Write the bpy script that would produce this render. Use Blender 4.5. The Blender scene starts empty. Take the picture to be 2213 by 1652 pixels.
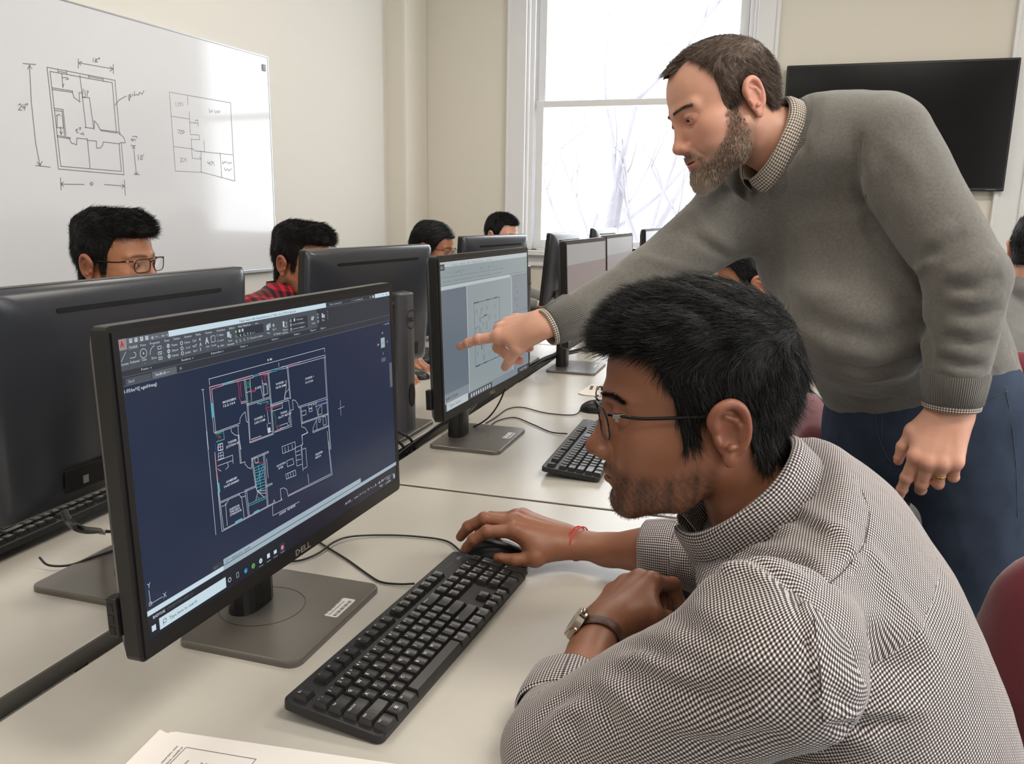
import bpy, bmesh, math, random
import numpy as np
from mathutils import Vector, Matrix
R = math.radians
SC = bpy.context.scene
COL = SC.collection
# ------------------------------------------------------------------ camera
F_PX, PITCH, ROLL, YAW = 1747.0, -0.204, -0.016, 0.299
DESK = 0.735
CAMZ = DESK + 0.551
def _rot(pitch, roll, yaw):
    cy, sy = math.cos(yaw), math.sin(yaw); cp, sp = math.cos(pitch), math.sin(pitch); cr, sr = math.cos(roll), math.sin(roll)
    return (np.array([[cy, -sy, 0], [sy, cy, 0], [0, 0, 1.]]) @ np.array([[1, 0, 0], [0, cp, -sp], [0, sp, cp]])
            @ np.array([[cr, 0, sr], [0, 1, 0], [-sr, 0, cr]]))
CR = _rot(PITCH, ROLL, YAW)
cam_data = bpy.data.cameras.new('camera'); cam = bpy.data.objects.new('camera', cam_data); COL.objects.link(cam)
cam_data.sensor_width = 36.0; cam_data.sensor_fit = 'HORIZONTAL'; cam_data.lens = F_PX / 2213 * 36; cam_data.clip_start = 0.02
_m = Matrix.Identity(4)
for i in range(3):
    _m[i][0] = CR[i, 0]; _m[i][1] = CR[i, 2]; _m[i][2] = -CR[i, 1]
_m[2][3] = CAMZ
cam.matrix_world = _m
SC.camera = cam
SC.view_settings.view_transform = 'Standard'; SC.view_settings.look = 'None'
SC.view_settings.gamma = 1; SC.view_settings.use_curve_mapping = False
SC.view_settings.exposure = 0.0
def W(px, py, d):                       # world point seen at photo position (px, py) at depth d along the view axis
    return Vector(np.array([0, 0, CAMZ]) + d * (CR @ np.array([(px - 1106.5) / F_PX, 1, (826 - py) / F_PX])))
# ------------------------------------------------------------------ world: bright overcast sky
world = bpy.data.worlds.new('world'); SC.world = world; world.use_nodes = True
_bg = world.node_tree.nodes['Background']
_bg.inputs[0].default_value = (0.92, 0.96, 1.0, 1); _bg.inputs[1].default_value = 5.5
def area(name, loc, rot, sx, sy, power, color, portal=False):
    l = bpy.data.lights.new(name, 'AREA'); l.shape = 'RECTANGLE'; l.size = sx; l.size_y = sy; l.energy = power; l.color = color
    if portal: l.cycles.is_portal = True
    o = bpy.data.objects.new(name, l); COL.objects.link(o); o.location = loc; o.rotation_euler = rot
    return o
BACK_Y = 5.8
area('window_portal', (-0.95, BACK_Y + 0.10, 2.05), (R(-90), 0, 0), 1.6, 2.3, 1, (1, 1, 1), True)
area('window_portal', (3.30, 1.6, 2.05), (0, R(90), 0), 2.3, 1.7, 1, (1, 1, 1), True)  # portals of the two unseen windows added for soft fill
area('window_portal', (3.30, -0.9, 2.05), (0, R(90), 0), 2.3, 1.7, 1, (1, 1, 1), True)
# ------------------------------------------------------------------ materials
def lin(c):
    return tuple((v / 12.92 if v <= 0.04045 else ((v + 0.055) / 1.055) ** 2.4) for v in (x / 255 for x in c))
MATS = {}
def mat(name, rgb, rough=0.5, metal=0.0, spec=0.5, emit=0.0, coat=0.0, noise=None, bump=None, sss=0.0, alpha=None, sheen=0.0):
    """procedural principled material; rgb in sRGB 0-255; noise=(scale, amount) colour variation; bump=(scale, strength)"""
    if name in MATS: return MATS[name]
    m = bpy.data.materials.new(name); m.use_nodes = True; nt = m.node_tree; b = nt.nodes['Principled BSDF']
    c = (*lin(rgb), 1); b.inputs['Base Color'].default_value = c
    b.inputs['Roughness'].default_value = rough; b.inputs['Metallic'].default_value = metal
    b.inputs['Specular IOR Level'].default_value = spec; b.inputs['Coat Weight'].default_value = coat
    b.inputs['Sheen Weight'].default_value = sheen
    if sss: b.inputs['Subsurface Weight'].default_value = sss; b.inputs['Subsurface Radius'].default_value = (0.01, 0.004, 0.002)
    if emit: b.inputs['Emission Color'].default_value = c; b.inputs['Emission Strength'].default_value = emit
    tc = nt.nodes.new('ShaderNodeTexCoord')
    if noise:
        n = nt.nodes.new('ShaderNodeTexNoise'); n.inputs['Scale'].default_value = noise[0]; n.inputs['Detail'].default_value = 5
        nt.links.new(tc.outputs['Object'], n.inputs['Vector'])
        mx = nt.nodes.new('ShaderNodeMixRGB'); mx.blend_type = 'MIX'
        mx.inputs[1].default_value = tuple(v * (1 - noise[1]) for v in c[:3]) + (1,)
        mx.inputs[2].default_value = tuple(min(1, v * (1 + noise[1])) for v in c[:3]) + (1,)
        nt.links.new(n.outputs[0], mx.inputs[0]); nt.links.new(mx.outputs[0], b.inputs['Base Color'])
    if bump:
        n = nt.nodes.new('ShaderNodeTexNoise'); n.inputs['Scale'].default_value = bump[0]; n.inputs['Detail'].default_value = 3
        nt.links.new(tc.outputs['Object'], n.inputs['Vector'])
        bp = nt.nodes.new('ShaderNodeBump'); bp.inputs['Strength'].default_value = bump[1]; bp.inputs['Distance'].default_value = 0.002
        nt.links.new(n.outputs[0], bp.inputs['Height']); nt.links.new(bp.outputs[0], b.inputs['Normal'])
    MATS[name] = m
    return m
def emis(name, rgb, s=1.0):
    if name in MATS: return MATS[name]
    m = bpy.data.materials.new(name); m.use_nodes = True; nt = m.node_tree; nt.nodes.clear()
    e = nt.nodes.new('ShaderNodeEmission'); e.inputs[0].default_value = (*lin(rgb), 1); e.inputs[1].default_value = s
    o = nt.nodes.new('ShaderNodeOutputMaterial'); nt.links.new(e.outputs[0], o.inputs[0]); MATS[name] = m
    return m
# ------------------------------------------------------------------ object helpers
def tag(o, label=None, cat=None, group=None, kind=None):
    if label: o['label'] = label
    if cat: o['category'] = cat
    if group: o['group'] = group
    if kind: o['kind'] = kind
    return o
def thing(name, label, cat, loc=(0, 0, 0), rz=0.0, group=None):
    o = bpy.data.objects.new(name, None); COL.objects.link(o); o.location = loc; o.rotation_euler = (0, 0, rz)
    o.empty_display_size = 0.05
    return tag(o, label, cat, group)
def copy_tree(o, parent=None):
    c = o.copy(); COL.objects.link(c); c.parent = parent
    for ch in list(KIDS.get(o.name, [])): 
        k = copy_tree(ch, c); KIDS.setdefault(c.name, []).append(k)
    return c
KIDS = {}
def link(name, me, mats, parent=None, smooth=False):
    for m in mats: me.materials.append(m)
    o = bpy.data.objects.new(name, me); COL.objects.link(o)
    if parent is not None:
        o.parent = parent; KIDS.setdefault(parent.name, []).append(o)
    if smooth: me.polygons.foreach_set('use_smooth', [True] * len(me.polygons))
    return o
class MB:
    """collects shapes into one mesh"""
    def __init__(s): s.v = []; s.f = []; s.mi = []; s.sm = []
    def add(s, vs, fs, mi=0, sm=False):
        n = len(s.v); s.v += [tuple(v) for v in vs]; s.f += [tuple(i + n for i in f) for f in fs]; s.mi += [mi] * len(fs); s.sm += [sm] * len(fs)
    def bm(s, b, mi=0, sm=False):
        b.verts.index_update(); s.add([v.co[:] for v in b.verts], [[v.index for v in f.verts] for f in b.faces], mi, sm); b.free()
    def box(s, lo, hi, bev=0.0, mi=0, seg=2, mtx=None, sm=False):
        b = bmesh.new(); bmesh.ops.create_cube(b, size=1)
        for v in b.verts: v.co = Vector([lo[i] + (v.co[i] + .5) * (hi[i] - lo[i]) for i in range(3)])
        if bev: bmesh.ops.bevel(b, geom=b.edges[:] , offset=bev, segments=seg, profile=.5, affect='EDGES', clamp_overlap=True)
        if mtx: bmesh.ops.transform(b, matrix=mtx, verts=b.verts)
        s.bm(b, mi, sm)
    def prism(s, pts, z0, z1, mi=0, bev=0.0, mtx=None, axis=2, taper=1.0):
        """pts: 2-D outline (ccw), extruded from z0 to z1; axis picks the extrusion axis"""
        n = len(pts); cx = sum(p[0] for p in pts) / n; cy = sum(p[1] for p in pts) / n
        def P(p, z, k=1.0):
            q = (cx + (p[0] - cx) * k, cy + (p[1] - cy) * k)
            return {2: (q[0], q[1], z), 1: (q[0], z, q[1]), 0: (z, q[0], q[1])}[axis]
        b = bmesh.new(); lo = [b.verts.new(P(p, z0)) for p in pts]; hi = [b.verts.new(P(p, z1, taper)) for p in pts]
        b.faces.new(lo[::-1]); top = b.faces.new(hi)
        for i in range(n): b.faces.new((lo[i], lo[(i + 1) % n], hi[(i + 1) % n], hi[i]))
        bmesh.ops.recalc_face_normals(b, faces=b.faces)
        if bev: bmesh.ops.bevel(b, geom=list(top.edges), offset=bev, segments=2, profile=.5, affect='EDGES', clamp_overlap=True)
        if mtx: bmesh.ops.transform(b, matrix=mtx, verts=b.verts)
        s.bm(b, mi)
    def tube(s, pts, r, n=8, mi=0, caps=True, smooth=True, rs=None):
        pts = [Vector(p) for p in pts]
        if len(pts) < 2: return
        vs = []; fs = []; up = Vector((0, 0, 1)); prev = None
        for i, p in enumerate(pts):
            t = (pts[min(i + 1, len(pts) - 1)] - pts[max(i - 1, 0)]).normalized()
            if prev is None:
                a = t.cross(up if abs(t.z) < .9 else Vector((1, 0, 0))).normalized()
            else:
                a = (prev - t * prev.dot(t)).normalized()
            prev = a; b = t.cross(a); rr = rs[i] if rs else r
            for k in range(n):
                an = 2 * math.pi * k / n; vs.append(p + a * math.cos(an) * rr + b * math.sin(an) * rr)
        for i in range(len(pts) - 1):
            for k in range(n):
                fs.append((i * n + k, i * n + (k + 1) % n, (i + 1) * n + (k + 1) % n, (i + 1) * n + k))
        if caps: fs.append(tuple(range(n))[::-1]); fs.append(tuple(range((len(pts) - 1) * n, len(pts) * n)))
        s.add(vs, fs, mi, smooth)
    def quad(s, a, b, c, d, mi=0): s.add([a, b, c, d], [(0, 1, 2, 3)], mi)
    def obj(s, name, mats, parent=None, smooth=False, mtx=None):
        me = bpy.data.meshes.new(name)
        v = s.v if mtx is None else [tuple(mtx @ Vector(p)) for p in s.v]
        me.from_pydata(v, [], s.f)
        me.polygons.foreach_set('material_index', s.mi)
        if not isinstance(mats, (list, tuple)): mats = [mats]
        o = link(name, me, mats, parent)
        me.polygons.foreach_set('use_smooth', [True] * len(s.f) if smooth else s.sm)
        me.update()
        return o
def spline(pts, n=12):
    """Catmull-Rom through pts"""
    P = [Vector(p) for p in pts]; P = [P[0] * 2 - P[1]] + P + [P[-1] * 2 - P[-2]]; out = []
    for i in range(1, len(P) - 2):
        for k in range(n):
            t = k / n; a, b, c, d = P[i - 1], P[i], P[i + 1], P[i + 2]
            out.append(0.5 * ((2 * b) + (c - a) * t + (2 * a - 5 * b + 4 * c - d) * t * t + (3 * b - a - 3 * c + d) * t ** 3))
    out.append(P[-2]); return out
def rrect(w, h, r, n=4, cx=0, cy=0):
    o = []
    for (sx, sy, a0) in ((1, 1, 0), (-1, 1, 90), (-1, -1, 180), (1, -1, 270)):
        for k in range(n + 1):
            a = R(a0 + 90 * k / n); o.append((cx + sx * (w / 2 - r) + r * math.cos(a), cy + sy * (h / 2 - r) + r * math.sin(a)))
    return o
_TX = {}
def text_geo(txt, bold=0.0):
    """flat glyph mesh of a string, height-normalised: (verts 2-D, faces, width) with cap height 1"""
    k = (txt, bold)
    if k in _TX: return _TX[k]
    c = bpy.data.curves.new('t', 'FONT'); c.body = txt; c.size = 1.0; c.resolution_u = 1; c.offset = bold; c.fill_mode = 'FRONT'
    o = bpy.data.objects.new('t', c); me = bpy.data.meshes.new_from_object(o)
    v = [(p.co.x, p.co.y) for p in me.vertices]; f = [tuple(p.vertices) for p in me.polygons]
    bpy.data.objects.remove(o); bpy.data.curves.remove(c); bpy.data.meshes.remove(me)
    if v:
        s = 1 / 0.7; x0 = min(p[0] for p in v); v = [((x - x0) * s, y * s) for x, y in v]
        w = max(p[0] for p in v)
    else: w = 0
    _TX[k] = (v, f, w); return _TX[k]
def add_text(mb, txt, o, ux, uy, h, mi=0, width=None, bold=0.02, center=False):
    """text on the plane through o, reading along ux (unit), up along uy (unit), cap height h"""
    v, f, w = text_geo(txt, bold)
    if not v: return
    o = Vector(o); ux = Vector(ux); uy = Vector(uy); sx = h if width is None else width / w
    dx = -w * sx / 2 if center else 0
    mb.add([o + ux * (x * sx + dx) + uy * (y * h) for x, y in v], f, mi)

# ================================================================== the room
M_wall = mat('cream_wall_paint', (226, 220, 207), 0.75, noise=(1.5, .015))
M_wall2 = mat('white_wall_paint', (226, 222, 214), 0.7, noise=(1.5, .012))
M_trim = mat('white_gloss_trim', (232, 232, 233), 0.35)
M_floor = mat('grey_carpet', (124, 124, 122), 0.95, noise=(160, .35), bump=(400, .8))
M_ceil = mat('ceiling_white', (235, 233, 228), 0.9)
CEIL = 3.45
def struct(name, mb, m, **k):
    return tag(mb.obj(name, m, **k), kind='structure')
b = MB(); b.box((-4.2, -3.6, -0.1), (3.6, BACK_Y + .3, 0)); struct('floor', b, M_floor)
b = MB(); b.box((-4.2, -3.6, CEIL), (3.6, BACK_Y + .3, CEIL + .1)); struct('ceiling', b, M_ceil)
# back wall with the sash window opening
WX0, WX1, WZ0, WZ1 = -1.715, -0.165, 1.035, 3.12
TX0 = 1.38
b = MB(); b.box((-4.2, BACK_Y, 0), (WX0, BACK_Y + .3, CEIL)); b.box((WX1, BACK_Y, 0), (3.6, BACK_Y + .3, CEIL))
b.box((WX0, BACK_Y, 0), (WX1, BACK_Y + .3, WZ0)); b.box((WX0, BACK_Y, WZ1), (WX1, BACK_Y + .3, CEIL))
struct('wall_back', b, M_wall)
# left wall, very slightly out of square, and the boxed pipe in the corner
LWA = 0.085
def lw(y, x=0.0, z=0.0):      # point on the left wall plane: y along the wall, x out of the wall
    p = Vector((-2.735, 4.12, 0)); d = Vector((math.sin(LWA), math.cos(LWA), 0)); n = Vector((math.cos(LWA), -math.sin(LWA), 0))
    return p + d * (y - 4.12) + n * x + Vector((0, 0, z))
b = MB()
for (y0, y1) in ((-8.2, 5.95),):
    vs = [lw(y0, -.25), lw(y1, -.25), lw(y1, 0), lw(y0, 0)]; b.prism([(v.x, v.y) for v in vs[::-1]], 0, CEIL)
struct('wall_left', b, M_wall2)
b = MB(); b.box((-2.66, 5.42, 0), (-2.475, BACK_Y, CEIL), .02); struct('trim_1', b, M_wall)
# right wall with two windows (unseen, added to give the room soft fill light)
b = MB(); X = 3.2; ys = [(-3.6, -1.75), (-0.05, .75), (2.45, BACK_Y + .3)]
for y0, y1 in ys: b.box((X, y0, 0), (X + .25, y1, CEIL))
for y0, y1 in ((-1.75, -.05), (.75, 2.45)): b.box((X, y0, 0), (X + .25, y1, .9)); b.box((X, y0, 3.2), (X + .25, y1, CEIL))
struct('wall_right', b, M_wall)
b = MB(); b.box((-4.2, -3.8, 0), (3.6, -3.6, CEIL)); struct('wall_front', b, M_wall)
b = MB(); b.box((-2.45, BACK_Y - .018, 0), (1.30, BACK_Y, .13), .004); struct('baseboard_back', b, M_trim)
# glass
M_glass = bpy.data.materials.new('window_glass'); M_glass.use_nodes = True; _n = M_glass.node_tree; _n.nodes.clear()
_t = _n.nodes.new('ShaderNodeBsdfTransparent'); _g = _n.nodes.new('ShaderNodeBsdfGlossy'); _g.inputs['Roughness'].default_value = .02
_x = _n.nodes.new('ShaderNodeMixShader'); _x.inputs[0].default_value = .05; _o = _n.nodes.new('ShaderNodeOutputMaterial')
_n.links.new(_t.outputs[0], _x.inputs[1]); _n.links.new(_g.outputs[0], _x.inputs[2]); _n.links.new(_x.outputs[0], _o.inputs[0])
# window_1: casing, jambs, stool, apron, two sashes
win = tag(bpy.data.objects.new('window_1', None), kind='structure'); COL.objects.link(win); win.location = (WX0, BACK_Y, WZ0)
L = WX1 - WX0; H = WZ1 - WZ0
def wb(name, boxes, m=M_trim, bev=.004):
    b = MB()
    for lo, hi in boxes: b.box(lo, hi, bev)
    return b.obj(name, m, win)
wb('window_casing', [((-.125, -.028, -.02), (0, 0, H + .125)), ((L, -.028, -.02), (L + .125, 0, H + .125)), ((0, -.028, H), (L, 0, H + .125)),
                     ((-.138, -.04, -.02), (-.115, 0, H + .138)), ((L + .115, -.04, -.02), (L + .138, 0, H + .138))])
wb('window_jamb', [((0, 0, 0), (.02, .28, H)), ((L - .02, 0, 0), (L, .28, H)), ((0, 0, H - .02), (L, .28, H)), ((0, .03, 0), (.05, .05, H)), ((L - .05, .03, 0), (L, .05, H)),
                   ((0.02, .115, 0), (.065, .13, H)), ((L - .065, .115, 0), (L - .02, .13, H))])
wb('window_sill', [((-.17, -.075, -.035), (L + .17, .14, 0)), ((-.13, -.02, -.10), (L + .13, 0, -.035)), ((-.14, -.03, -.115), (L + .14, 0, -.095))])
MID = 2.065 - WZ0
def sash(name, z0, z1, y):
    s = wb(name, [((.06, y, z0), (.115, y + .04, z1)), ((L - .115, y, z0), (L - .06, y + .04, z1)), ((.115, y, z1 - .045), (L - .115, y + .04, z1)), ((.115, y, z0), (L - .115, y + .04, z0 + (.07 if z0 < .1 else .045)))])
    g = MB(); g.box((.11, y + .018, z0 + .04), (L - .11, y + .022, z1 - .04)); g.obj('window_pane', M_glass, s); return s
sash('lower_sash', 0.005, MID + .022, .055); sash('upper_sash', MID - .022, H - .02, .098)
# the added, unseen right-wall windows (plain sashes)
for i, (y0, y1) in enumerate(((.75, 2.45), (-1.75, -.05))):
    w = tag(bpy.data.objects.new('window_%d' % (i + 2), None), kind='structure'); COL.objects.link(w); w.location = (X, y0, .9)
    b = MB(); wd = y1 - y0
    for lo, hi in (((.05, 0, 0), (.12, .07, 2.3)), ((.05, wd - .07, 0), (.12, wd, 2.3)), ((.05, 0, 0), (.12, wd, .07)), ((.05, 0, 2.23), (.12, wd, 2.3)), ((.05, 0, 1.12), (.12, wd, 1.18))): b.box(lo, hi)
    b.obj('window_frame', M_trim, w)
    b = MB(); b.box((.08, .05, .05), (.085, wd - .05, 2.25)); b.obj('window_pane', M_glass, w)
# casing of the next opening at the right end of the back wall
b = MB(); b.box((1.325, BACK_Y - .03, 0), (1.47, BACK_Y, 3.25), .004); b.box((1.31, BACK_Y - .045, 0), (1.335, BACK_Y, 3.25), .004); b.box((1.455, BACK_Y - .05, 0), (1.50, BACK_Y, 3.25), .004)
struct('trim_2', b, M_trim)
# ------------------------------------------------------------------ ceiling lamps (above the picture)
M_diff = emis('lamp_diffuser', (255, 244, 226), 1.0)
M_lampframe = mat('lamp_frame_white', (235, 235, 235), .5)
for i, (x, y) in enumerate(((-1.3, 0.6), (-1.3, 3.2), (1.3, 0.6), (1.3, 3.2), (0, -1.8))):
    t = thing('ceiling_light', 'flat rectangular ceiling light over the desks', 'ceiling light', (x, y, CEIL), 0, 'ceiling lights')
    b = MB(); b.box((-.62, -.32, -.05), (.62, .32, 0)); b.obj('frame', M_lampframe, t)
    b = MB(); b.box((-.58, -.28, -.056), (.58, .28, -.05)); b.obj('diffuser', emis('lamp_glow', (255, 240, 218), 3.0), t)
    l = area('lamp_light', (x, y, CEIL - .07), (0, 0, 0), 1.15, .55, (13, 15, 42, 38, 12)[i], (1.0, .94, .85)); l.parent = t; l.location = (0, 0, -.07)

# ================================================================== whiteboard and its drawings
M_board = mat('whiteboard_enamel', (226, 227, 231), 0.10, spec=.6, coat=.3)
M_alu = mat('aluminium_trim', (190, 192, 196), .35, metal=.8)
M_marker = mat('black_marker_ink', (122, 121, 122), .6)
M_marker2 = mat('faded_marker_ink', (158, 160, 166), .6)
BY0, BY1, BZ0, BZ1 = 0.9, 4.12, 0.965, 2.115
bd = thing('whiteboard', 'large glossy whiteboard with two hand-drawn floor plans on the left wall', 'whiteboard', lw(BY1), -LWA)
# local: -Y runs back towards the camera along the wall, X out of the wall
b = MB(); LB = BY1 - BY0; b.box((.004, -LB, BZ0), (.02, 0, BZ1), .002); b.obj('writing_surface', M_board, bd)
b = MB(); b.box((0, -LB, BZ1), (.022, 0, BZ1 + .006)); b.box((0, 0, BZ0), (.022, .006, BZ1 + .006)); b.box((0, -LB, BZ0 - .02), (.03, .006, BZ0), .003); b.obj('frame', M_alu, bd)
b = MB(); b.box((.02, -.05, BZ1 - .075), (.026, -.022, BZ1 - .04), .003); b.obj('corner_clip', mat('clip_grey', (150, 150, 155), .4), bd)
def board_uv(px, py):     # wall coordinates of a pen stroke, read off the photograph
    o = Vector((0, 0, CAMZ)); d = W(px, py, 1) - o; n = Vector((math.cos(LWA), -math.sin(LWA), 0)); p0 = lw(4.12, .0205)
    t = (p0 - o).dot(n) / d.dot(n); p = o + d * t; e = Vector((math.sin(LWA), math.cos(LWA), 0))
    return (p - lw(4.12)).dot(e), p.z
def zz(s):                # strokes are in units of the 2.753x enlargement of the board corner
    out = []
    for l in s.strip().splitlines():
        pts = [tuple(map(float, q.split(','))) for q in l.split()]; out.append([board_uv(x / 2.753, y / 2.753) for x, y in pts])
    return out
BOARD1 = """137,378 212,384
176,388 186,600 212,850 238,985
165,410 176,388 190,408
222,965 238,985 250,962
213,985 298,995
110,625 122,618 128,632 110,655 130,655
138,625 136,642 152,640
150,620 146,655
158,618 158,626
164,616 164,624
466,352 466,405
470,374 672,410
486,366 470,374 480,388
656,398 672,410 654,424
674,384 674,438
555,350 555,368
566,350 578,352 566,362 580,368 566,370
586,344 586,352
592,344 592,352
280,400 684,478 710,790
280,400 348,1006 738,1040 722,850
298,425 668,492 692,780
298,425 362,990 722,1020 708,855
344,412 346,432
396,420 398,440
348,424 394,434
526,446 530,468
612,464 616,484
530,455 612,472
368,440 374,520 380,500
372,462 400,462 408,470 392,474
310,522 432,542
312,532 432,550
430,545 440,580 476,606
474,606 470,552 482,552
475,448 512,760
490,580 532,582
532,582 558,765 505,758
495,530 490,575 508,580 505,540
516,540 526,545 518,555 518,575
322,645 376,652 392,808
325,658 370,662 384,806
340,685 340,760 378,762 372,690
335,690 350,680 362,690
360,755 364,800 356,785
364,800 372,785
340,806 420,820
340,814 415,826
412,820 424,850 456,862 458,822 516,828
520,825 536,1000
516,835 574,840 576,882
576,882 600,880 612,862 614,845 712,856
560,770 562,720 580,740 596,772 704,786
600,778 700,792
708,795 735,815 746,850 712,850
715,790 712,800
450,775 460,768 455,785 466,790
470,762 480,760 474,775
478,795 488,800 492,790 500,805
685,625 710,595 750,572
762,575 775,560 770,600 765,585 785,570 790,560
800,545 798,570 812,562 822,568 832,548 845,562 856,540
788,812 812,812
780,835 786,825 788,840 800,828 806,838
812,815 816,820
778,866 806,868
794,872 812,1038
786,884 794,872 804,882
802,1028 812,1038 822,1026
798,1038 830,1040
822,922 824,952
838,925 848,930 846,950 836,948 838,925
854,920 854,926
360,1060 364,1130
362,1096 500,1098
378,1084 362,1096 378,1108
536,1092 546,1084 554,1094 546,1104 536,1094
622,1098 740,1108
726,1096 740,1108 726,1120
740,1072 746,1162"""
BOARD2 = """1008,548 1372,612 1388,922 1398,1078 1206,1026 1044,1018 1008,548
1116,570 1118,622
1126,665 1132,790
1022,692 1124,708
1128,728 1178,735 1180,752
1160,730 1165,715 1178,715 1178,735
1132,800 1184,804 1188,832 1140,830
1034,872 1140,886
1138,826 1144,942 1196,948
1140,880 1160,898 1218,904 1214,838
1170,900 1196,900 1198,1028
1198,902 1388,922
1310,912 1320,1058
1186,935 1194,945
1045,610 1048,632
1058,612 1068,614 1060,634
1076,610 1076,632
1084,612 1088,630
1058,772 1070,774 1060,794
1074,775 1084,778 1072,794 1086,796
1090,775 1098,785 1090,794 1088,778
1072,940 1084,942 1074,962 1086,964
1092,942 1100,950 1092,962
1106,940 1110,962
1234,962 1240,975 1250,965 1248,985
1256,962 1266,964 1258,985
1270,965 1276,985
1244,650 1250,670 1262,655 1266,668
1276,655 1284,672 1296,658 1300,672 1310,660
1324,958 1328,975 1340,960 1345,972
1350,962 1362,975 1372,965 1380,975
1335,1000 1342,1015 1355,1005 1362,1018 1378,1004"""
for nm, S, m, wd in (('floor_plan_drawing', BOARD1, M_marker, .0016), ('floor_plan_drawing', BOARD2, M_marker2, .0016)):
    b = MB()
    for st in zz(S):
        for (u0, z0), (u1, z1) in zip(st[:-1], st[1:]):
            d = Vector((u1 - u0, z1 - z0)); 
            if d.length < 1e-5: continue
            d.normalize(); n = Vector((-d.y, d.x)) * wd; e = d * wd
            b.quad(*[(.0206, u, z) for u, z in ((u0 - e.x - n.x, z0 - e.y - n.y), (u1 + e.x - n.x, z1 + e.y - n.y), (u1 + e.x + n.x, z1 + e.y + n.y), (u0 - e.x + n.x, z0 - e.y + n.y))])
    b.obj(nm, m, bd)
# ================================================================== television
tv = thing('television', 'large black flat television switched off, mounted on the back wall', 'television', (.695, BACK_Y - .001, 0))
TW, TZ0, TZ1 = .658, 1.473, 2.245
b = MB(); b.box((-TW, -.075, TZ0), (TW, -.03, TZ1), .006); b.obj('bezel', mat('tv_black_plastic', (18, 18, 19), .35), tv)
b = MB(); b.box((-TW + .012, -.0765, TZ0 + .02), (TW - .012, -.075, TZ1 - .012)); b.obj('screen', mat('tv_screen_glass', (13, 13, 15), .16, spec=.25), tv)
b = MB(); b.box((-.2, -.03, TZ0 + .2), (.2, 0, TZ1 - .2)); b.obj('wall_bracket', mat('tv_black_plastic', (18, 18, 19), .35), tv)
b = MB(); b.box((TW - .10, -.0762, TZ0 + .008), (TW - .045, -.0758, TZ0 + .0115)); b.obj('maker_logo', mat('tv_logo', (120, 120, 122), .5), tv)
# ================================================================== bare trees outside
M_bark = mat('pale_snowy_bark', (136, 134, 140), .9, noise=(3, .25), spec=.0)
def grow(b, p, d, L, r, depth, rng):
    pts = [p]; n = 6
    for i in range(n):
        d = (d + Vector((rng.uniform(-.16, .16), rng.uniform(-.1, .1), rng.uniform(-.05, .13)))).normalized(); pts.append(pts[-1] + d * L / n)
    b.tube(pts, r, 7 if r > .03 else 5, rs=[r * (1 - .5 * i / n) for i in range(n + 1)])
    if depth == 0: return
    for k in range(rng.choice((2, 2, 3))):
        i = rng.randint(2, n); ax = Vector((rng.uniform(-1, 1), rng.uniform(-.6, .6), rng.uniform(.1, .9))).normalized()
        grow(b, pts[i], (d * .6 + ax * .9).normalized(), L * rng.uniform(.5, .78), r * .5, depth - 1, rng)
for k, (x, y, lean, h, r, seed, lab) in enumerate((
        (-2.55, 11.5, (.12, 0, 1), 3.6, .13, 5, 'bare tree with a thick trunk outside, middle one in the window'),
        (-.95, 11.0, (.30, 0, .9), 3.3, .11, 11, 'bare leaning tree outside, rightmost in the window'),
        (-4.1, 10.6, (-.12, 0, 1), 2.7, .045, 23, 'thin forked bare tree outside, leftmost in the window'),
        (-3.3, 14.5, (.25, 0, 1), 3.0, .055, 31, 'thin slanting bare tree outside, between the two thick trunks and the forked one'))):
    rng = random.Random(seed); b = MB(); grow(b, Vector((0, 0, 0)), Vector(lean).normalized(), h, r, 3, rng)
    o = b.obj('bare_tree', M_bark); o.location = (x, y, -1.6); tag(o, lab, 'tree', 'bare winter trees outside the window')
b = MB(); b.box((-30, BACK_Y + .6, -1.7), (30, 60, -1.6)); struct('trim_3', b, mat('snowy_ground', (240, 242, 246), .9)).name = 'ground'

# ================================================================== desks
M_lam = mat('pale_laminate_top', (192, 187, 178), 0.25, spec=.45, noise=(60, .02), bump=(900, .05))
M_edge = mat('grey_desk_edge', (112, 106, 98), .5)
M_steel = mat('desk_leg_steel', (60, 60, 62), .4, metal=.6)
def desk(x0, x1, y0, y1, label, group):
    t = thing('desk', label, 'desk', ((x0 + x1) / 2, (y0 + y1) / 2, 0), 0, group); hx = (x1 - x0) / 2; hy = (y1 - y0) / 2
    b = MB(); b.box((-hx, -hy, DESK - .028), (hx, hy, DESK), .003, 0); o = b.obj('desktop', [M_lam, M_edge], t)
    for p in o.data.polygons:
        if abs(p.normal.z) < .5 and not (x0 > -.8 and p.normal.x < -5): p.material_index = 1
    for sy in (-1, 1):
        b = MB(); yy = sy * (hy - .12); b.box((-.03, yy - .03, .04), (.03, yy + .03, DESK - .028), .005); b.box((-hx + .05, yy - .03, .0), (hx - .05, yy + .03, .04), .01)
        b.box((-hx + .08, yy - .025, DESK - .06), (hx - .08, yy + .025, DESK - .028)); b.obj('leg', M_steel, t)
G1 = 'desks of the near row'; G2 = 'desks of the far row'
desk(-.762, -.105, -.42, 1.456, 'pale laminate desk nearest the camera, carrying the dark floor-plan monitor', G1)
desk(-.762, -.105, 1.464, 3.342, 'pale laminate desk with the grey-screen monitor the man points at', G1)
desk(-.762, -.105, 3.350, 5.228, 'pale laminate desk at the far end of the near row, by the window', G1)
desk(-1.46, -.800, -.40, 1.476, 'pale laminate desk on the left, under the monitor seen from behind', G2)
desk(-1.46, -.800, 1.484, 3.362, 'pale laminate desk of the far row in front of the person in red plaid', G2)
desk(-1.46, -.800, 3.370, 5.248, 'pale laminate desk at the far end of the far row', G2)

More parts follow.
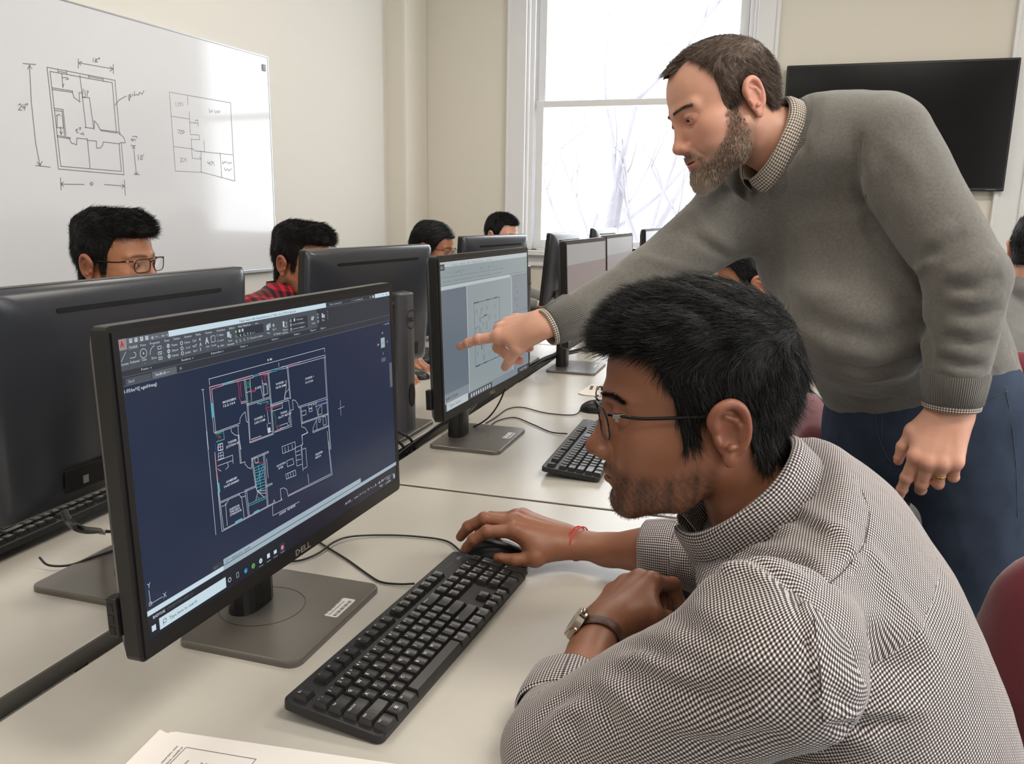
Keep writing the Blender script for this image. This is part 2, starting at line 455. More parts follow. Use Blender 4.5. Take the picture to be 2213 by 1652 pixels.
# ================================================================== monitors
M_bez = mat('black_monitor_plastic', (26, 25, 25), .38, bump=(700, .05))
M_back = mat('charcoal_monitor_back', (50, 52, 58), .28, bump=(700, .06))
M_stand = mat('dark_grey_stand', (112, 107, 101), .3, metal=.35, bump=(900, .05))
M_pole = mat('black_stand_pole', (24, 24, 25), .3)
M_port = mat('port_black', (8, 8, 8), .6)
M_sticker = mat('white_sticker', (222, 220, 216), .6)
M_print = mat('black_print', (40, 40, 42), .7)
M_logo = mat('logo_grey', (150, 146, 142), .4, metal=.4)
SW, SH, OW, OH = .527, .2965, .553, .329
_em = emis
def emis(name, rgb, s=1.0):            # lit display pixels behind satin glass
    if name in MATS: return MATS[name]
    m = mat(name, rgb, .20, spec=.3, emit=s); b = m.node_tree.nodes['Principled BSDF']; b.inputs['Base Color'].default_value = (.006, .006, .007, 1); return m
E_ = {'bg': emis('scr_bg', (34, 45, 68), .95), 'bg2': emis('scr_bg_fade', (43, 46, 60), .9), 'rib': emis('scr_ribbon', (78, 84, 92), .9), 'bar': emis('scr_bar', (52, 56, 64), .9),
      'w': emis('scr_white', (196, 202, 214), .9), 'lt': emis('scr_light', (200, 220, 230), .95), 'lt2': emis('scr_light_bar', (158, 176, 188), .95), 'r': emis('scr_red', (196, 66, 96), .85), 'c': emis('scr_cyan', (84, 176, 190), .9),
      'g': emis('scr_green', (52, 150, 98), .85), 'b': emis('scr_blue', (56, 88, 176), .9), 'k': emis('scr_dark', (30, 32, 44), .9), 'mid': emis('scr_mid', (98, 104, 112), .9),
      'tk': emis('scr_text_dark', (80, 92, 104), .9), 'red': emis('scr_logo_red', (200, 30, 44), .9), 'oc': emis('scr_teal', (28, 140, 180), .9), 'og': emis('scr_lime', (120, 190, 90), .9), 'plt': emis('scr_plate', (150, 142, 142), .9)}
EK = list(E_)
class Screen:
    """content drawn on a display, in millimetres from the top left corner"""
    def __init__(s): s.b = MB(); s.z = .00005
    def P(s, x, y): return (s.z, -SW / 2 + x / 1000, SH / 2 - y / 1000)
    def rect(s, x0, y0, x1, y1, m, lift=1):
        s.z = .00005 * lift; s.b.quad(s.P(x0, y1), s.P(x1, y1), s.P(x1, y0), s.P(x0, y0), EK.index(m))
    def line(s, pts, m='w', w=.55, lift=4):
        s.z = .00005 * lift
        for (x0, y0), (x1, y1) in zip(pts[:-1], pts[1:]):
            dx, dy = x1 - x0, y1 - y0; l = math.hypot(dx, dy)
            if l < .01: continue
            nx, ny = -dy / l * w / 2, dx / l * w / 2; ex, ey = dx / l * w / 2, dy / l * w / 2
            s.b.quad(s.P(x0 - ex - nx, y0 - ey - ny), s.P(x0 - ex + nx, y0 - ey + ny), s.P(x1 + ex + nx, y1 + ey + ny), s.P(x1 + ex - nx, y1 + ey - ny), EK.index(m))
    def text(s, t, x, y, h=2.0, m='w', width=None, bold=.015, lift=5, center=False):
        s.z = .00005 * lift; add_text(s.b, t, s.P(x, y), (0, 1, 0), (0, 0, 1), h / 1000, EK.index(m), None if width is None else width / 1000, bold, center)
    def circ(s, x, y, r, m='w', w=.5, fill=False, n=20, lift=4, a0=0, a1=360, ry=None):
        ry = ry or r
        if fill:
            s.z = .00005 * lift; s.b.add([s.P(x + r * math.cos(2 * math.pi * k / n), y - ry * math.sin(2 * math.pi * k / n)) for k in range(n)], [tuple(range(n))], EK.index(m)); return
        s.line([(x + r * math.cos(R(a0 + (a1 - a0) * k / n)), y + ry * math.sin(R(a0 + (a1 - a0) * k / n))) for k in range(n + 1)], m, w, lift)
PLAN = """w 116.0,57.9 340.2,58.5
w 115.7,57.5 115.7,64.1
w 340.2,58.1 340.2,63.7
w 104.9,67.3 105.5,131.8
w 102.9,66.9 106.5,67.2
w 238.9,61.0 238.9,65.4
r 115.9,67.0 133.5,67.2
r 118.3,69.0 136.6,69.2
w 115.2,66.5 136.9,67.0 188.1,67.0 189.0,69.8 136.7,68.5 136.9,67.0
w 136.7,68.6 118.4,69.4 119.1,117.2
w 115.2,66.5 116.5,116.6
r 116.3,68.1 116.7,83.0
c 136.8,67.4 154.2,67.8
c 136.7,68.6 154.0,68.9
r 155.9,67.8 186.7,67.9
c 189.2,67.6 197.9,67.6
c 189.0,69.1 197.7,69.1
w 198.6,67.0 222.4,67.3 254.3,67.6 256.1,69.9 243.6,69.6
w 199.0,69.0 218.2,69.7 223.4,69.4
r 200.4,68.1 220.9,68.2
c 223.7,67.5 233.0,67.5 233.0,69.9 223.7,69.5
c 235.0,67.5 243.2,67.7
c 234.8,69.0 243.0,69.3
w 243.9,67.0 255.0,67.5
w 255.0,67.3 283.9,67.2
w 256.2,69.5 286.6,70.1 340.6,70.6
w 280.9,67.5 340.9,67.7 341.4,70.9
r 257.0,68.4 282.3,68.6
w 340.9,67.7 340.4,163.1 342.1,196.6
w 338.2,70.4 338.5,123.7
w 338.3,125.9 340.1,182.2 339.6,195.9
w 172.6,69.4 174.3,100.6 174.1,142.7
w 175.0,69.9 176.2,99.9 175.2,139.1
r 165.0,69.5 161.4,70.3 162.5,75.7 161.8,87.4 164.8,94.8
r 167.0,72.1 165.3,76.2 165.7,87.5
w 172.7,93.8 165.0,93.3 165.1,95.2 173.1,95.4
w 182.8,69.8 183.0,97.2
w 175.0,84.5 182.3,84.5
g 175.2,73.3 181.8,73.4 181.7,79.4 175.1,79.0 175.2,73.3
g 176.8,75.1 180.4,75.0 180.3,78.4 177.0,78.1 176.8,75.1
g 182.2,80.3 183.0,97.2
g 179.1,96.0 181.1,94.5
r 181.7,84.3 191.5,84.8 191.4,86.0 183.4,85.7
w 173.4,97.8 216.2,98.3
w 174.4,99.5 216.6,100.0
w 216.2,69.7 217.5,109.3 217.7,142.1
w 218.1,69.9 219.5,109.7 219.7,142.2
r 203.8,71.4 205.6,77.9
r 214.2,70.1 209.9,74.0 211.7,80.6
r 207.6,71.3 215.5,70.4
w 201.2,82.4 203.6,94.6 204.6,97.1
w 204.5,76.1 205.9,96.6
w 207.0,82.0 212.8,82.3 213.4,93.4 206.3,93.9 207.0,82.0
w 205.3,79.8 212.9,81.6
w 254.8,69.3 256.9,107.2
w 256.9,69.6 258.2,109.1
w 217.7,107.8 257.5,108.1
w 218.2,109.4 253.1,110.1
w 251.6,84.9 249.7,95.9 245.0,106.3
w 256.7,96.1 248.6,99.7 245.7,106.5 253.4,106.9
w 219.4,110.5 240.4,110.6 240.4,116.7 218.1,116.2
r 219.2,112.4 237.4,112.8
w 253.8,110.2 255.1,123.3 262.3,123.7 261.5,111.4
w 255.1,123.3 256.5,143.6 221.7,142.7
w 253.0,123.6 253.9,141.3 221.8,141.6
w 262.2,111.6 267.1,113.0 271.7,117.8 274.0,124.2 339.9,126.6
w 274.2,122.5 338.5,124.1
w 276.9,124.8 277.9,149.7
w 279.1,124.9 279.9,145.9
w 278.5,144.3 340.4,146.5
w 279.1,145.8 340.2,147.8
w 277.9,149.7 285.2,152.7 290.5,160.5 277.5,160.7 277.0,172.6
w 313.3,131.1 315.8,144.8
w 310.9,130.6 338.6,131.3
w 316.8,143.3 316.7,136.2 321.9,133.0 326.0,133.0 325.4,143.5 316.8,143.3
w 280.0,130.2 289.1,130.5 289.3,136.1 280.2,135.7
w 295.8,125.5 302.8,125.8 303.0,130.6 296.1,129.9 295.8,125.5
w 296.0,131.2 302.9,131.4 303.3,135.0 296.4,134.3 296.0,131.2
w 306.0,125.1 313.1,125.4 314.4,127.8 306.5,127.4 306.0,125.1
w 311.6,146.5 311.5,163.2
w 302.0,163.0 302.5,157.4 310.5,149.3
w 301.9,163.4 340.3,164.0
w 301.3,161.5 338.7,162.7
w 316.2,148.9 321.8,149.7 319.8,153.7 316.6,152.5 316.2,148.9
w 326.9,148.3 333.4,148.9 334.8,160.0 327.3,160.0 326.9,148.3
b 315.4,125.9 338.2,126.3
b 315.9,129.0 337.9,129.8
b 319.4,126.3 319.9,129.0
b 327.5,126.7 328.0,129.4
w 117.1,116.4 159.3,116.4
w 118.0,117.7 156.7,118.1 157.2,119.3
w 159.3,116.4 160.5,111.1 165.1,107.6 170.1,105.7 171.1,117.0 173.3,118.7
w 143.9,119.0 144.5,122.9 149.7,127.6 156.5,129.7
w 156.0,119.0 155.4,128.7 158.0,146.2
w 156.5,129.7 156.3,145.7
g 118.4,118.9 131.6,118.5 131.6,127.4 118.5,126.8
c 131.5,118.9 131.5,127.7 118.9,127.3
r 120.3,121.1 126.5,123.5 122.0,124.5
g 120.4,119.7 129.2,119.8
r 208.8,105.0 208.6,112.9 215.1,113.5
r 207.6,110.3 216.1,109.8
c 211.0,103.2 213.3,106.0
w 210.3,114.8 211.3,129.3 215.2,129.5
w 208.1,128.6 208.8,139.1 216.6,140.3
c 193.3,101.7 213.0,102.8
c 192.8,100.0 200.0,103.5
g 221.9,117.4 225.6,126.3 224.3,131.7 227.4,140.5
r 227.2,136.4 232.6,136.9 232.8,141.0 227.3,140.9 227.2,136.4
w 233.3,137.1 247.9,137.3 249.6,141.5 233.5,140.8
w 251.4,131.1 251.4,137.4
w 174.2,141.9 219.0,142.9
w 174.7,143.2 219.5,144.2
r 176.9,140.3 195.7,140.5
w 177.0,139.6 195.7,140.1
w 104.8,112.0 105.6,227.8
w 114.8,137.6 114.8,155.1 115.6,227.8
w 114.6,155.1 118.5,226.7
b 116.5,128.6 117.2,137.5
r 115.2,138.5 116.2,169.6
w 120.3,132.6 128.2,131.0 128.2,137.6 120.2,137.7 120.3,132.6
w 120.9,130.5 128.2,131.0 128.0,138.7 120.8,137.8 120.9,130.5
w 120.7,134.1 128.3,134.7
w 124.6,130.8 124.3,138.4
w 119.9,140.5 128.1,140.9 128.0,147.9 120.1,147.3 119.9,140.5
w 119.7,143.7 128.2,144.6
w 124.0,140.9 123.9,147.5
w 117.9,148.0 143.0,148.8 142.9,158.2
w 117.7,153.8 142.8,154.8
w 133.7,154.8 134.8,159.6 130.0,161.2
w 117.8,156.8 119.7,159.5 122.3,160.7
w 154.7,129.0 154.8,161.7 163.1,162.2 162.8,164.8 167.6,170.5 173.4,173.4
w 156.4,129.1 156.6,161.5
w 173.4,173.4 176.5,162.6
w 174.8,161.7 206.7,161.9 207.1,163.6 177.7,163.3
w 174.8,161.3 178.7,197.2
w 177.1,162.7 180.2,200.0
w 196.8,162.8 197.2,226.8
w 199.3,163.1 199.2,226.7
w 180.2,162.8 186.5,163.4 187.0,169.5 181.4,169.1 180.2,162.8
r 182.0,169.6 194.4,172.4
c 178.9,174.2 195.4,174.4
c 179.1,177.5 195.6,178.0
c 179.1,180.6 195.6,181.6
c 179.2,184.2 195.5,185.2
c 179.5,187.9 195.7,188.9
c 179.4,191.4 195.9,192.6
c 179.2,194.9 196.1,196.3
c 179.5,198.6 196.1,199.9
c 180.6,202.2 195.9,203.5
c 195.2,175.9 179.1,193.3
c 186.6,173.3 188.0,205.0
c 198.2,178.4 182.8,194.5
w 178.7,197.2 180.6,202.6 193.3,214.9
w 180.6,202.6 196.8,207.1
w 180.5,202.9 188.9,208.1 196.5,210.2
w 181.6,204.5 176.8,213.3
c 163.8,212.8 196.0,214.1
c 163.5,215.1 195.7,216.5
c 183.2,213.0 181.0,209.9
w 117.6,194.2 148.4,195.1 159.0,196.3 159.2,194.8 178.9,195.6
w 117.9,195.8 149.4,196.6
w 159.6,196.5 178.7,197.2
w 148.4,195.1 151.3,200.7 159.6,201.5
w 159.1,195.5 161.5,226.3
w 162.1,195.7 163.4,226.1
w 119.0,200.3 125.7,200.4 130.2,196.6
w 124.8,198.6 125.0,224.5
w 152.5,200.3 154.2,226.0
w 115.6,227.8 209.0,228.4 225.5,228.6
w 118.5,226.7 209.2,227.2
w 209.0,228.4 210.9,223.7 213.1,228.2 226.9,229.1 225.7,226.6
w 225.0,227.2 225.0,214.6 231.3,215.0 237.8,219.6 239.7,228.8 341.8,232.1
w 241.2,227.6 338.5,229.7
w 337.2,183.8 341.8,232.1
w 335.3,169.7 339.4,229.5
c 115.3,173.0 115.7,182.7
c 117.4,173.3 117.8,183.4
w 114.6,182.4 115.6,227.8
w 197.5,201.6 209.4,202.1 209.9,203.5 198.6,203.6
w 276.6,160.2 289.6,160.0 289.0,158.1
w 276.6,160.2 277.6,172.4 273.8,172.3 274.0,184.4 274.7,206.3
w 261.2,172.3 273.8,172.7
w 260.5,172.1 262.2,196.5 274.1,197.4 275.3,172.7
w 261.3,177.9 271.6,178.6
w 261.5,183.0 271.8,183.8
w 261.5,189.0 271.1,190.1
w 276.1,178.5 283.7,178.9 284.1,203.9 274.9,204.2
w 234.2,163.7 261.3,164.7 261.8,173.3 234.6,172.5 234.2,163.7
w 239.6,166.0 240.3,172.4
w 246.6,166.3 246.6,172.5
w 254.5,166.7 255.3,172.8
w 241.8,183.8 254.7,184.5 256.1,192.1 242.4,191.5 241.8,183.8
w 237.9,199.8 258.1,200.4 258.8,207.5 238.6,206.3 237.9,199.8
w 242.1,200.3 242.9,206.0
w 247.1,200.5 247.9,206.3
w 252.9,200.6 253.7,206.8
w 207.5,229.6 206.8,242.2 262.3,243.4
w 202.5,170.0 203.0,193.6
w 284.6,213.7 285.6,226.4"""
def cad_dark():
    s = Screen(); s.rect(0, 0, 527, 296.5, 'bg', 1)
    # title bar
    s.rect(0, 0, 527, 6.2, 'mid', 2); s.rect(63.5, 0, 349.5, 6, 'lt', 3); s.rect(350, .3, 481, 5.6, 'bar', 3); s.rect(482, 0, 527, 5.8, 'lt', 3)
    s.text('Sdart wzcn 4St Haubduwerss d Teko Goc\' D01/s Rwold', 172, 4.7, 2.4, 'tk', 108, .01)
    s.text('Tndes oommendot', 357, 4.2, 2.2, 'w', 32, 0); s.text('1  S  uowtsott', 416, 4.4, 2.4, 'w', 30, 0); s.text('-  ?   x', 497, 4.4, 2.6, 'tk', 24); s.circ(468, 3, 1, 'w', .5); s.rect(474, 1.5, 479, 4.6, 'w', 4)
    for i, x in enumerate((13, 19.5, 26.5, 33)): s.rect(x, 1.2, x + 3.6, 5, 'w', 4); s.rect(x + 1, 2.2 + .4 * (i % 2), x + 2.4, 3.2, 'mid', 5)
    s.text('@  <- ..  m-  v', 40, 4.8, 2.6, 'w', 22)
    # ribbon
    s.rect(0, 6.2, 527, 35.2, 'rib', 2); s.rect(327, 6.2, 527, 42, 'bar', 3); s.rect(0, 29.5, 327, 35.2, 'bar', 3); s.line([(0, 35.2), (527, 35.2)], 'mid', .5)
    s.rect(0, 0, 9.5, 10.4, 'plt', 5); s.text('A', 1.8, 7.4, 5.6, 'red', 4.6, .04, 7); s.text('.', 7, 5, 3, 'bar', None, .02, 7)
    for t, x, w in (('Tterfauft', 12, 10), ('Pono', 26, 7), ('Fropactur', 38, 13), ('Fuete', 57, 6.5), ('Trahters', 69, 9.5), ('Ferevson', 85, 10), ('Tltelna', 101, 8), ('Demena', 116, 10), ('Ctrurtton', 133, 14), ('Inbet', 154, 9), ('Aux Narben', 169, 22), ('m-.', 200, 6)):
        s.text(t, x, 10.2, 2.3, 'w', w, .01)
    s.rect(10.5, 7, 23.5, 11.4, 'mid', 3)
    s.line([(1.2, 20.6), (7.5, 12.6)], 'w', .5); s.text('Lnrum', 1, 24.4, 2.4, 'w', 8.5, .01)
    s.line([(12, 19), (18, 19)], 'w', .6); s.circ(17, 16.6, 2.4, 'w', .6, a0=-90, a1=90); s.text('Gcnbarand', 11, 24, 2.4, 'w', 12, .01)
    s.circ(28.8, 17, 4.2, 'w', .6, ry=4.3); s.circ(28.8, 17, .9, 'w', fill=True); s.text('Cusso', 25.6, 24, 2.4, 'w', 6.6, .01); s.text('.', 29, 27, 3)
    s.circ(44, 19.6, 7, 'w', .6, a0=180, a1=265, ry=7.6); s.text('Eruo', 38.5, 24.4, 2.4, 'w', 6.5, .01); s.text('.', 41.5, 27.5, 3)
    for i, y in enumerate((13.3, 18.6, 23.6)):
        s.line([(47.5, y), (52, y), (52, y + 2.6), (47.5, y + 2.6), (47.5, y)], 'w', .55); s.text('.', 54.5, y + 2.4, 3)
        if i: s.line([(49, y + .8), (50.6, y + 1.8)], 'w', .6)
        s.circ(61.5, y + 1.4, 1.5, 'w', .9); s.line([(61.5, y - .6), (61.5, y + 3)], 'w', .5); s.text(('Ttemo', 'Ctkmovt', 'Ictloxts')[i], 65.5, y + 2.6, 2.2, 'w', 9, .01)
        s.circ(80, y + 1.3, 1.6, 'w', .7); s.text(('Cdons', '.. ns tv', 'Jsttbt')[i], 83.6, y + 2.6, 2.2, 'w', 8.4, .01)
        s.text(("Co/", 'm7', 'tns t')[i], 95.6, y + 2.6, 2.6, 'w', 6); s.text(('4', 'A', '3')[i], 105.4, y + 2.9, 3.6, 'w')
        s.text(('T. Otkon', 'C. ronrr', '&. otho')[i], 133, 13 + i * 5.7 + 2.4, 2.4, 'w', 11, .01)
    s.text('A', 114.3, 20.4, 6.6, 'w', 5.8, .03); s.text('Osnt', 115, 24.6, 2.3, 'w', 5.4, .01); s.text('.', 117, 27, 3)
    s.line([(124, 13.6), (130, 13.6), (130, 20), (124, 20), (124, 13.6)], 'w', .55); s.line([(122.8, 15), (125, 15)], 'w', .4); s.text('Coornt', 123, 24.6, 2.3, 'w', 8, .01)
    s.rect(150, 12.5, 154.4, 18.4, 'w', 4); s.rect(153.5, 15.6, 156.6, 19.8, 'lt2', 5); s.text('Cnrvt', 150.6, 23.6, 2.3, 'w', 7, .01); s.text('Inxmmxtts', 148.6, 27.4, 2.3, 'w', 12, .01)
    s.rect(163.6, 12.6, 166.4, 15.6, 'og', 4); s.rect(169.6, 12.4, 172.6, 15.6, 'w', 4); s.rect(175, 12.2, 178, 15.4, 'w', 4); s.rect(164, 11, 214, 20.6, 'bar', 3)
    s.text('C,  4,  C,  5  6 —', 163.6, 20.4, 3, 'w', 34, .01); s.text('E,  5,  C,  S', 163.6, 26, 3, 'w', 22, .01); s.text('Cruoact ar aslanr', 188, 25.6, 2.3, 'w', 24, .01)
    s.rect(220, 13.5, 225, 19.8, 'w', 4); s.rect(223.4, 12.2, 228, 17.2, 'lt2', 5); s.text('Tnro', 220, 24.2, 2.3, 'w', 6.4, .01); s.text('@ .', 231, 16.4, 3, 'w', 7); s.text('Co +', 231, 21.6, 3, 'w', 8); s.text('& Outunt', 233, 27.4, 2.8, 'w', 14, .01)
    s.rect(252, 13, 255.4, 20, 'w', 4); s.line([(257.6, 15), (260, 15), (260, 20.6), (256, 20.6)], 'w', .7); s.text('Etsson', 252, 24.6, 2.3, 'w', 9, .01); s.text('Etomawtx', 250, 28, 2.3, 'w', 11.5, .01)
    for i, y in enumerate((13.6, 18.6, 24)):
        s.circ(268.5, y + .6, 1.4, 'w', .7); s.rect(264, y - 2.2, 305, y + 2.8, 'bar', 3)
        s.line([(272, y + .8), (285, y + .8)], 'w', .5) if i else s.rect(275, y - 1.4, 278, y + 2.2, 'w', 5)
        s.text(('Ucxenna', 'Dctsyko—', 'Uctfloxmr—')[i], 281 if i == 0 else 286, y + 1.6, 2.1, 'w', 14, .01); s.text('.', 309, y + 1.6, 3)
    s.text('&P', 313, 18.6, 4.4, 'w', 7, .05); s.text('Vomts', 314, 24, 2.2, 'w', 8, .01); s.text('4 A o', 327, 14, 2.6, 'w', 4); s.circ(329, 17, 1.2, 'w', .6); s.circ(329, 22, 1.4, 'w', .6)
    s.rect(338, 12.6, 341, 18.6, 'w', 4); s.rect(341.6, 14.6, 344.8, 18.8, 'w', 4); s.text('Tvkr', 338, 22.8, 2.2, 'w', 6, .01)
    for y in (12, 16.4, 20.6): s.text('?', 351.6, y + 1, 2.6, 'w')
    for t, x, w in (('Ponno  v', 24, 13), ('Bendtour  v', 78, 17), ('Damnotdoru  v', 122, 20), ('Ctowr  v', 170, 13), ('Ctunons  v', 228, 14), ('Detmjn  v', 274, 13), ('. Tlaxot v', 308, 15), ('Ctgana  v', 333, 13)): s.text(t, x, 32.8, 2.2, 'w', w, .01)
    # file tabs and drawing area
    s.rect(0, 35.6, 527, 43.4, 'bar', 2); s.line([(0, 43.6), (527, 43.6)], 'mid', .6); s.rect(4, 37, 36, 43.2, 'rib', 3); s.rect(37, 36.4, 70, 43.2, 'mid', 3); s.text('Stonl', 7, 41.6, 2.8, 'lt2', 7); s.text('Sandbosh —', 41, 41.2, 2.9, 'w', 19); s.circ(76, 39.6, 1.6, 'rib', .8); s.text('+', 74.6, 41, 3)
    s.text('1-FDbn^S[ ngatHrang)', .8, 50.2, 3.2, 'w', 41, .02)
    for l in PLAN.split('\n'):
        p = l.split(); s.line([tuple(map(float, q.split(','))) for q in p[1:]], p[0], .7 if p[0] in 'cr' else .62)
    s.rect(114.8, 84, 118, 100, 'c', 5); s.rect(208.7, 134.3, 213.9, 140.4, 'w', 5); s.rect(138.1, 224.6, 150.5, 227.2, 'c', 4); s.rect(171.4, 225.2, 181.5, 227.6, 'c', 4); s.rect(115.9, 172.4, 117.8, 183.4, 'c', 5)
    for t, x, y, w in (('MODDERN', 134, 88.5, 22), ('12.2.14.0', 134.5, 92.6, 20), ('DODDED  1', 185.5, 119.6, 19), ('3.87.17.4M', 185, 124, 20), ('DODDED  1', 230.7, 87, 19), ('18.75.44M', 230, 91.4, 20), ('DODDED  1', 292.4, 92, 19),
                       ('17.17.04', 292, 97, 17), ('TODDA', 235.4, 124, 14), ('18.77 457.07', 230.8, 128.2, 27), ('4.G33', 190.3, 84.2, 12), ('TODDER', 136.8, 134.6, 15), ('JUT7004 417', 133.5, 138.6, 24), ('8 M', 217, 55.6, 9),
                       ('GOMENED', 128.6, 177, 19), ('14.87.8440D', 124.8, 181.2, 26), ('HUDVDOR', 130.8, 209.6, 17), ('TWE WDO', 130.5, 212.8, 18), ('1700DDDR', 130.8, 216, 20), ('GOODTODO', 220.6, 186, 19), ('DVE', 224.4, 189.8, 9), ('TEGETED', 304, 195.2, 18), ('0R7210', 303.5, 199.2, 14), ('JODDD  ODVDDE', 219.3, 246.4, 34)):
        s.text(t, x, y, 2.5, 'w', w, .03)
    s.line([(366, 146), (382, 146)], 'w', .5); s.line([(372, 135.5), (372, 156.5)], 'w', .5)
    s.circ(500, 74.5, 12.6, 'bar', 1.6, n=36, ry=14); s.rect(494, 66.6, 506, 81.6, 'lt2', 5); s.text('TOP', 496.6, 75.6, 2.4, 'mid', 7); s.text('N', 498.4, 61, 3.2); s.text('S', 498.6, 92, 3.2); s.text('W', 483, 77, 3.4, 'w', 5); s.text('E', 513, 76, 3.2); s.rect(493.5, 97, 506.5, 102.6, 'mid', 5); s.text('WCS', 495.5, 101, 2.2, 'bar', 9)
    s.rect(517.5, 108, 526, 146, 'mid', 3); s.text('- a x', 505, 48.4, 3, 'w', 17)
    s.line([(5.4, 246.6), (5.6, 261), (21.5, 261)], 'w', .6); s.line([(4, 259.4), (7.4, 259.4), (7.4, 262.6), (4, 262.6), (4, 259.4)], 'w', .5); s.text('Y', 3.8, 244.5, 5.2, 'w', 4.4, 0); s.text('X', 22.6, 263, 5.2, 'w', 4.6, 0)
    # command line, tabs, status bar, task bar
    s.rect(114, 259.8, 416, 266.4, 'lt2', 3); s.line([(114, 266.8), (527, 266.8)], 'bar', .5, 6); s.rect(0, 267, 527, 272.4, 'lt2', 3); s.rect(0, 272.4, 527, 296.5, 'k', 2); s.rect(0, 266.9, 113, 272, 'lt', 4)
    s.text('C1 > swxsnct ar  ssverls', 117, 265, 3, 'tk', 44); s.rect(95, 259.8, 113, 266.4, 'bar', 3); s.text("&>  \\", 97.4, 265, 3, 'mid', 13)
    s.text('BAIVOAI', 7, 277.8, 3.2, 'w', 16, .02); s.text('CTSUDTT PITOOATC  [ v', 26, 277.8, 3, 'mid', 38, .01)
    s.text('.&CZ...  i m / < < ( , V: = ,:, /J , @ EE U F U , / :.', 369, 285, 3, 'w', 150, .01)
    s.rect(14.4, 280.8, 115, 293, 'lt', 4); s.circ(21.6, 286.4, 2.1, 'bar', .6, lift=6); s.line([(19.5, 286.4), (19.5, 290)], 'bar', .6, 6); s.text('Type here to search', 28, 288.6, 3.4, 'tk', 40, .01, 6)
    s.rect(4, 284, 9.6, 290, 'lt', 5); s.circ(121.4, 287, 2.3, 'w', .8); s.line([(133.4, 284.4), (137, 284.4), (137, 290), (133.4, 290), (133.4, 284.4)], 'w', .5)
    s.circ(149.7, 288.4, 3, 'oc', fill=True); s.text('e', 148.6, 289.5, 2.4, 'w', None, .02, 6); s.circ(163.6, 288.4, 3, 'og', fill=True); s.circ(163.6, 288.4, 1.3, 'k', .7, lift=6); s.circ(177.7, 288, 3, 'lt', fill=True); s.circ(177.7, 288, 1, 'k', .5, lift=6)
    s.rect(190, 285, 195.4, 290.4, 'lt', 5); s.rect(203.4, 286, 209, 290.4, 'lt', 5); s.rect(215.8, 282.6, 226, 294.4, 'bar', 3); s.circ(220.9, 288.4, 3.1, 'r', fill=True); s.circ(220.9, 288.4, 1.5, 'lt', .8, lift=6); s.text('A', 219.9, 289.6, 2.6, 'red', None, .03, 7)
    for x in (177.7, 192.7, 206.2, 220.9): s.rect(x - 4, 294, x + 4, 294.6, 'lt2', 4)
    s.text('^ @ (:  -', 470, 291.5, 3, 'w', 14); s.text('17:3V', 495, 288, 2.6, 'w', 10, .01); s.text('11.3VZ0lS', 489, 292.6, 2.6, 'w', 18, .01); s.rect(515.6, 284.8, 521, 291.4, 'lt2', 4)
    return s
G_ = {'a': emis('scr2_paper', (148, 160, 164), .85), 'b': emis('scr2_panel', (106, 118, 130), .85), 'c': emis('scr2_side', (132, 142, 152), .85), 'd': emis('scr2_line', (62, 74, 84), .85), 'e': emis('scr2_white', (186, 194, 198), .9), 'f': emis('scr2_dark', (58, 68, 80), .85), 'g': emis('scr2_faint', (102, 114, 120), .85)}
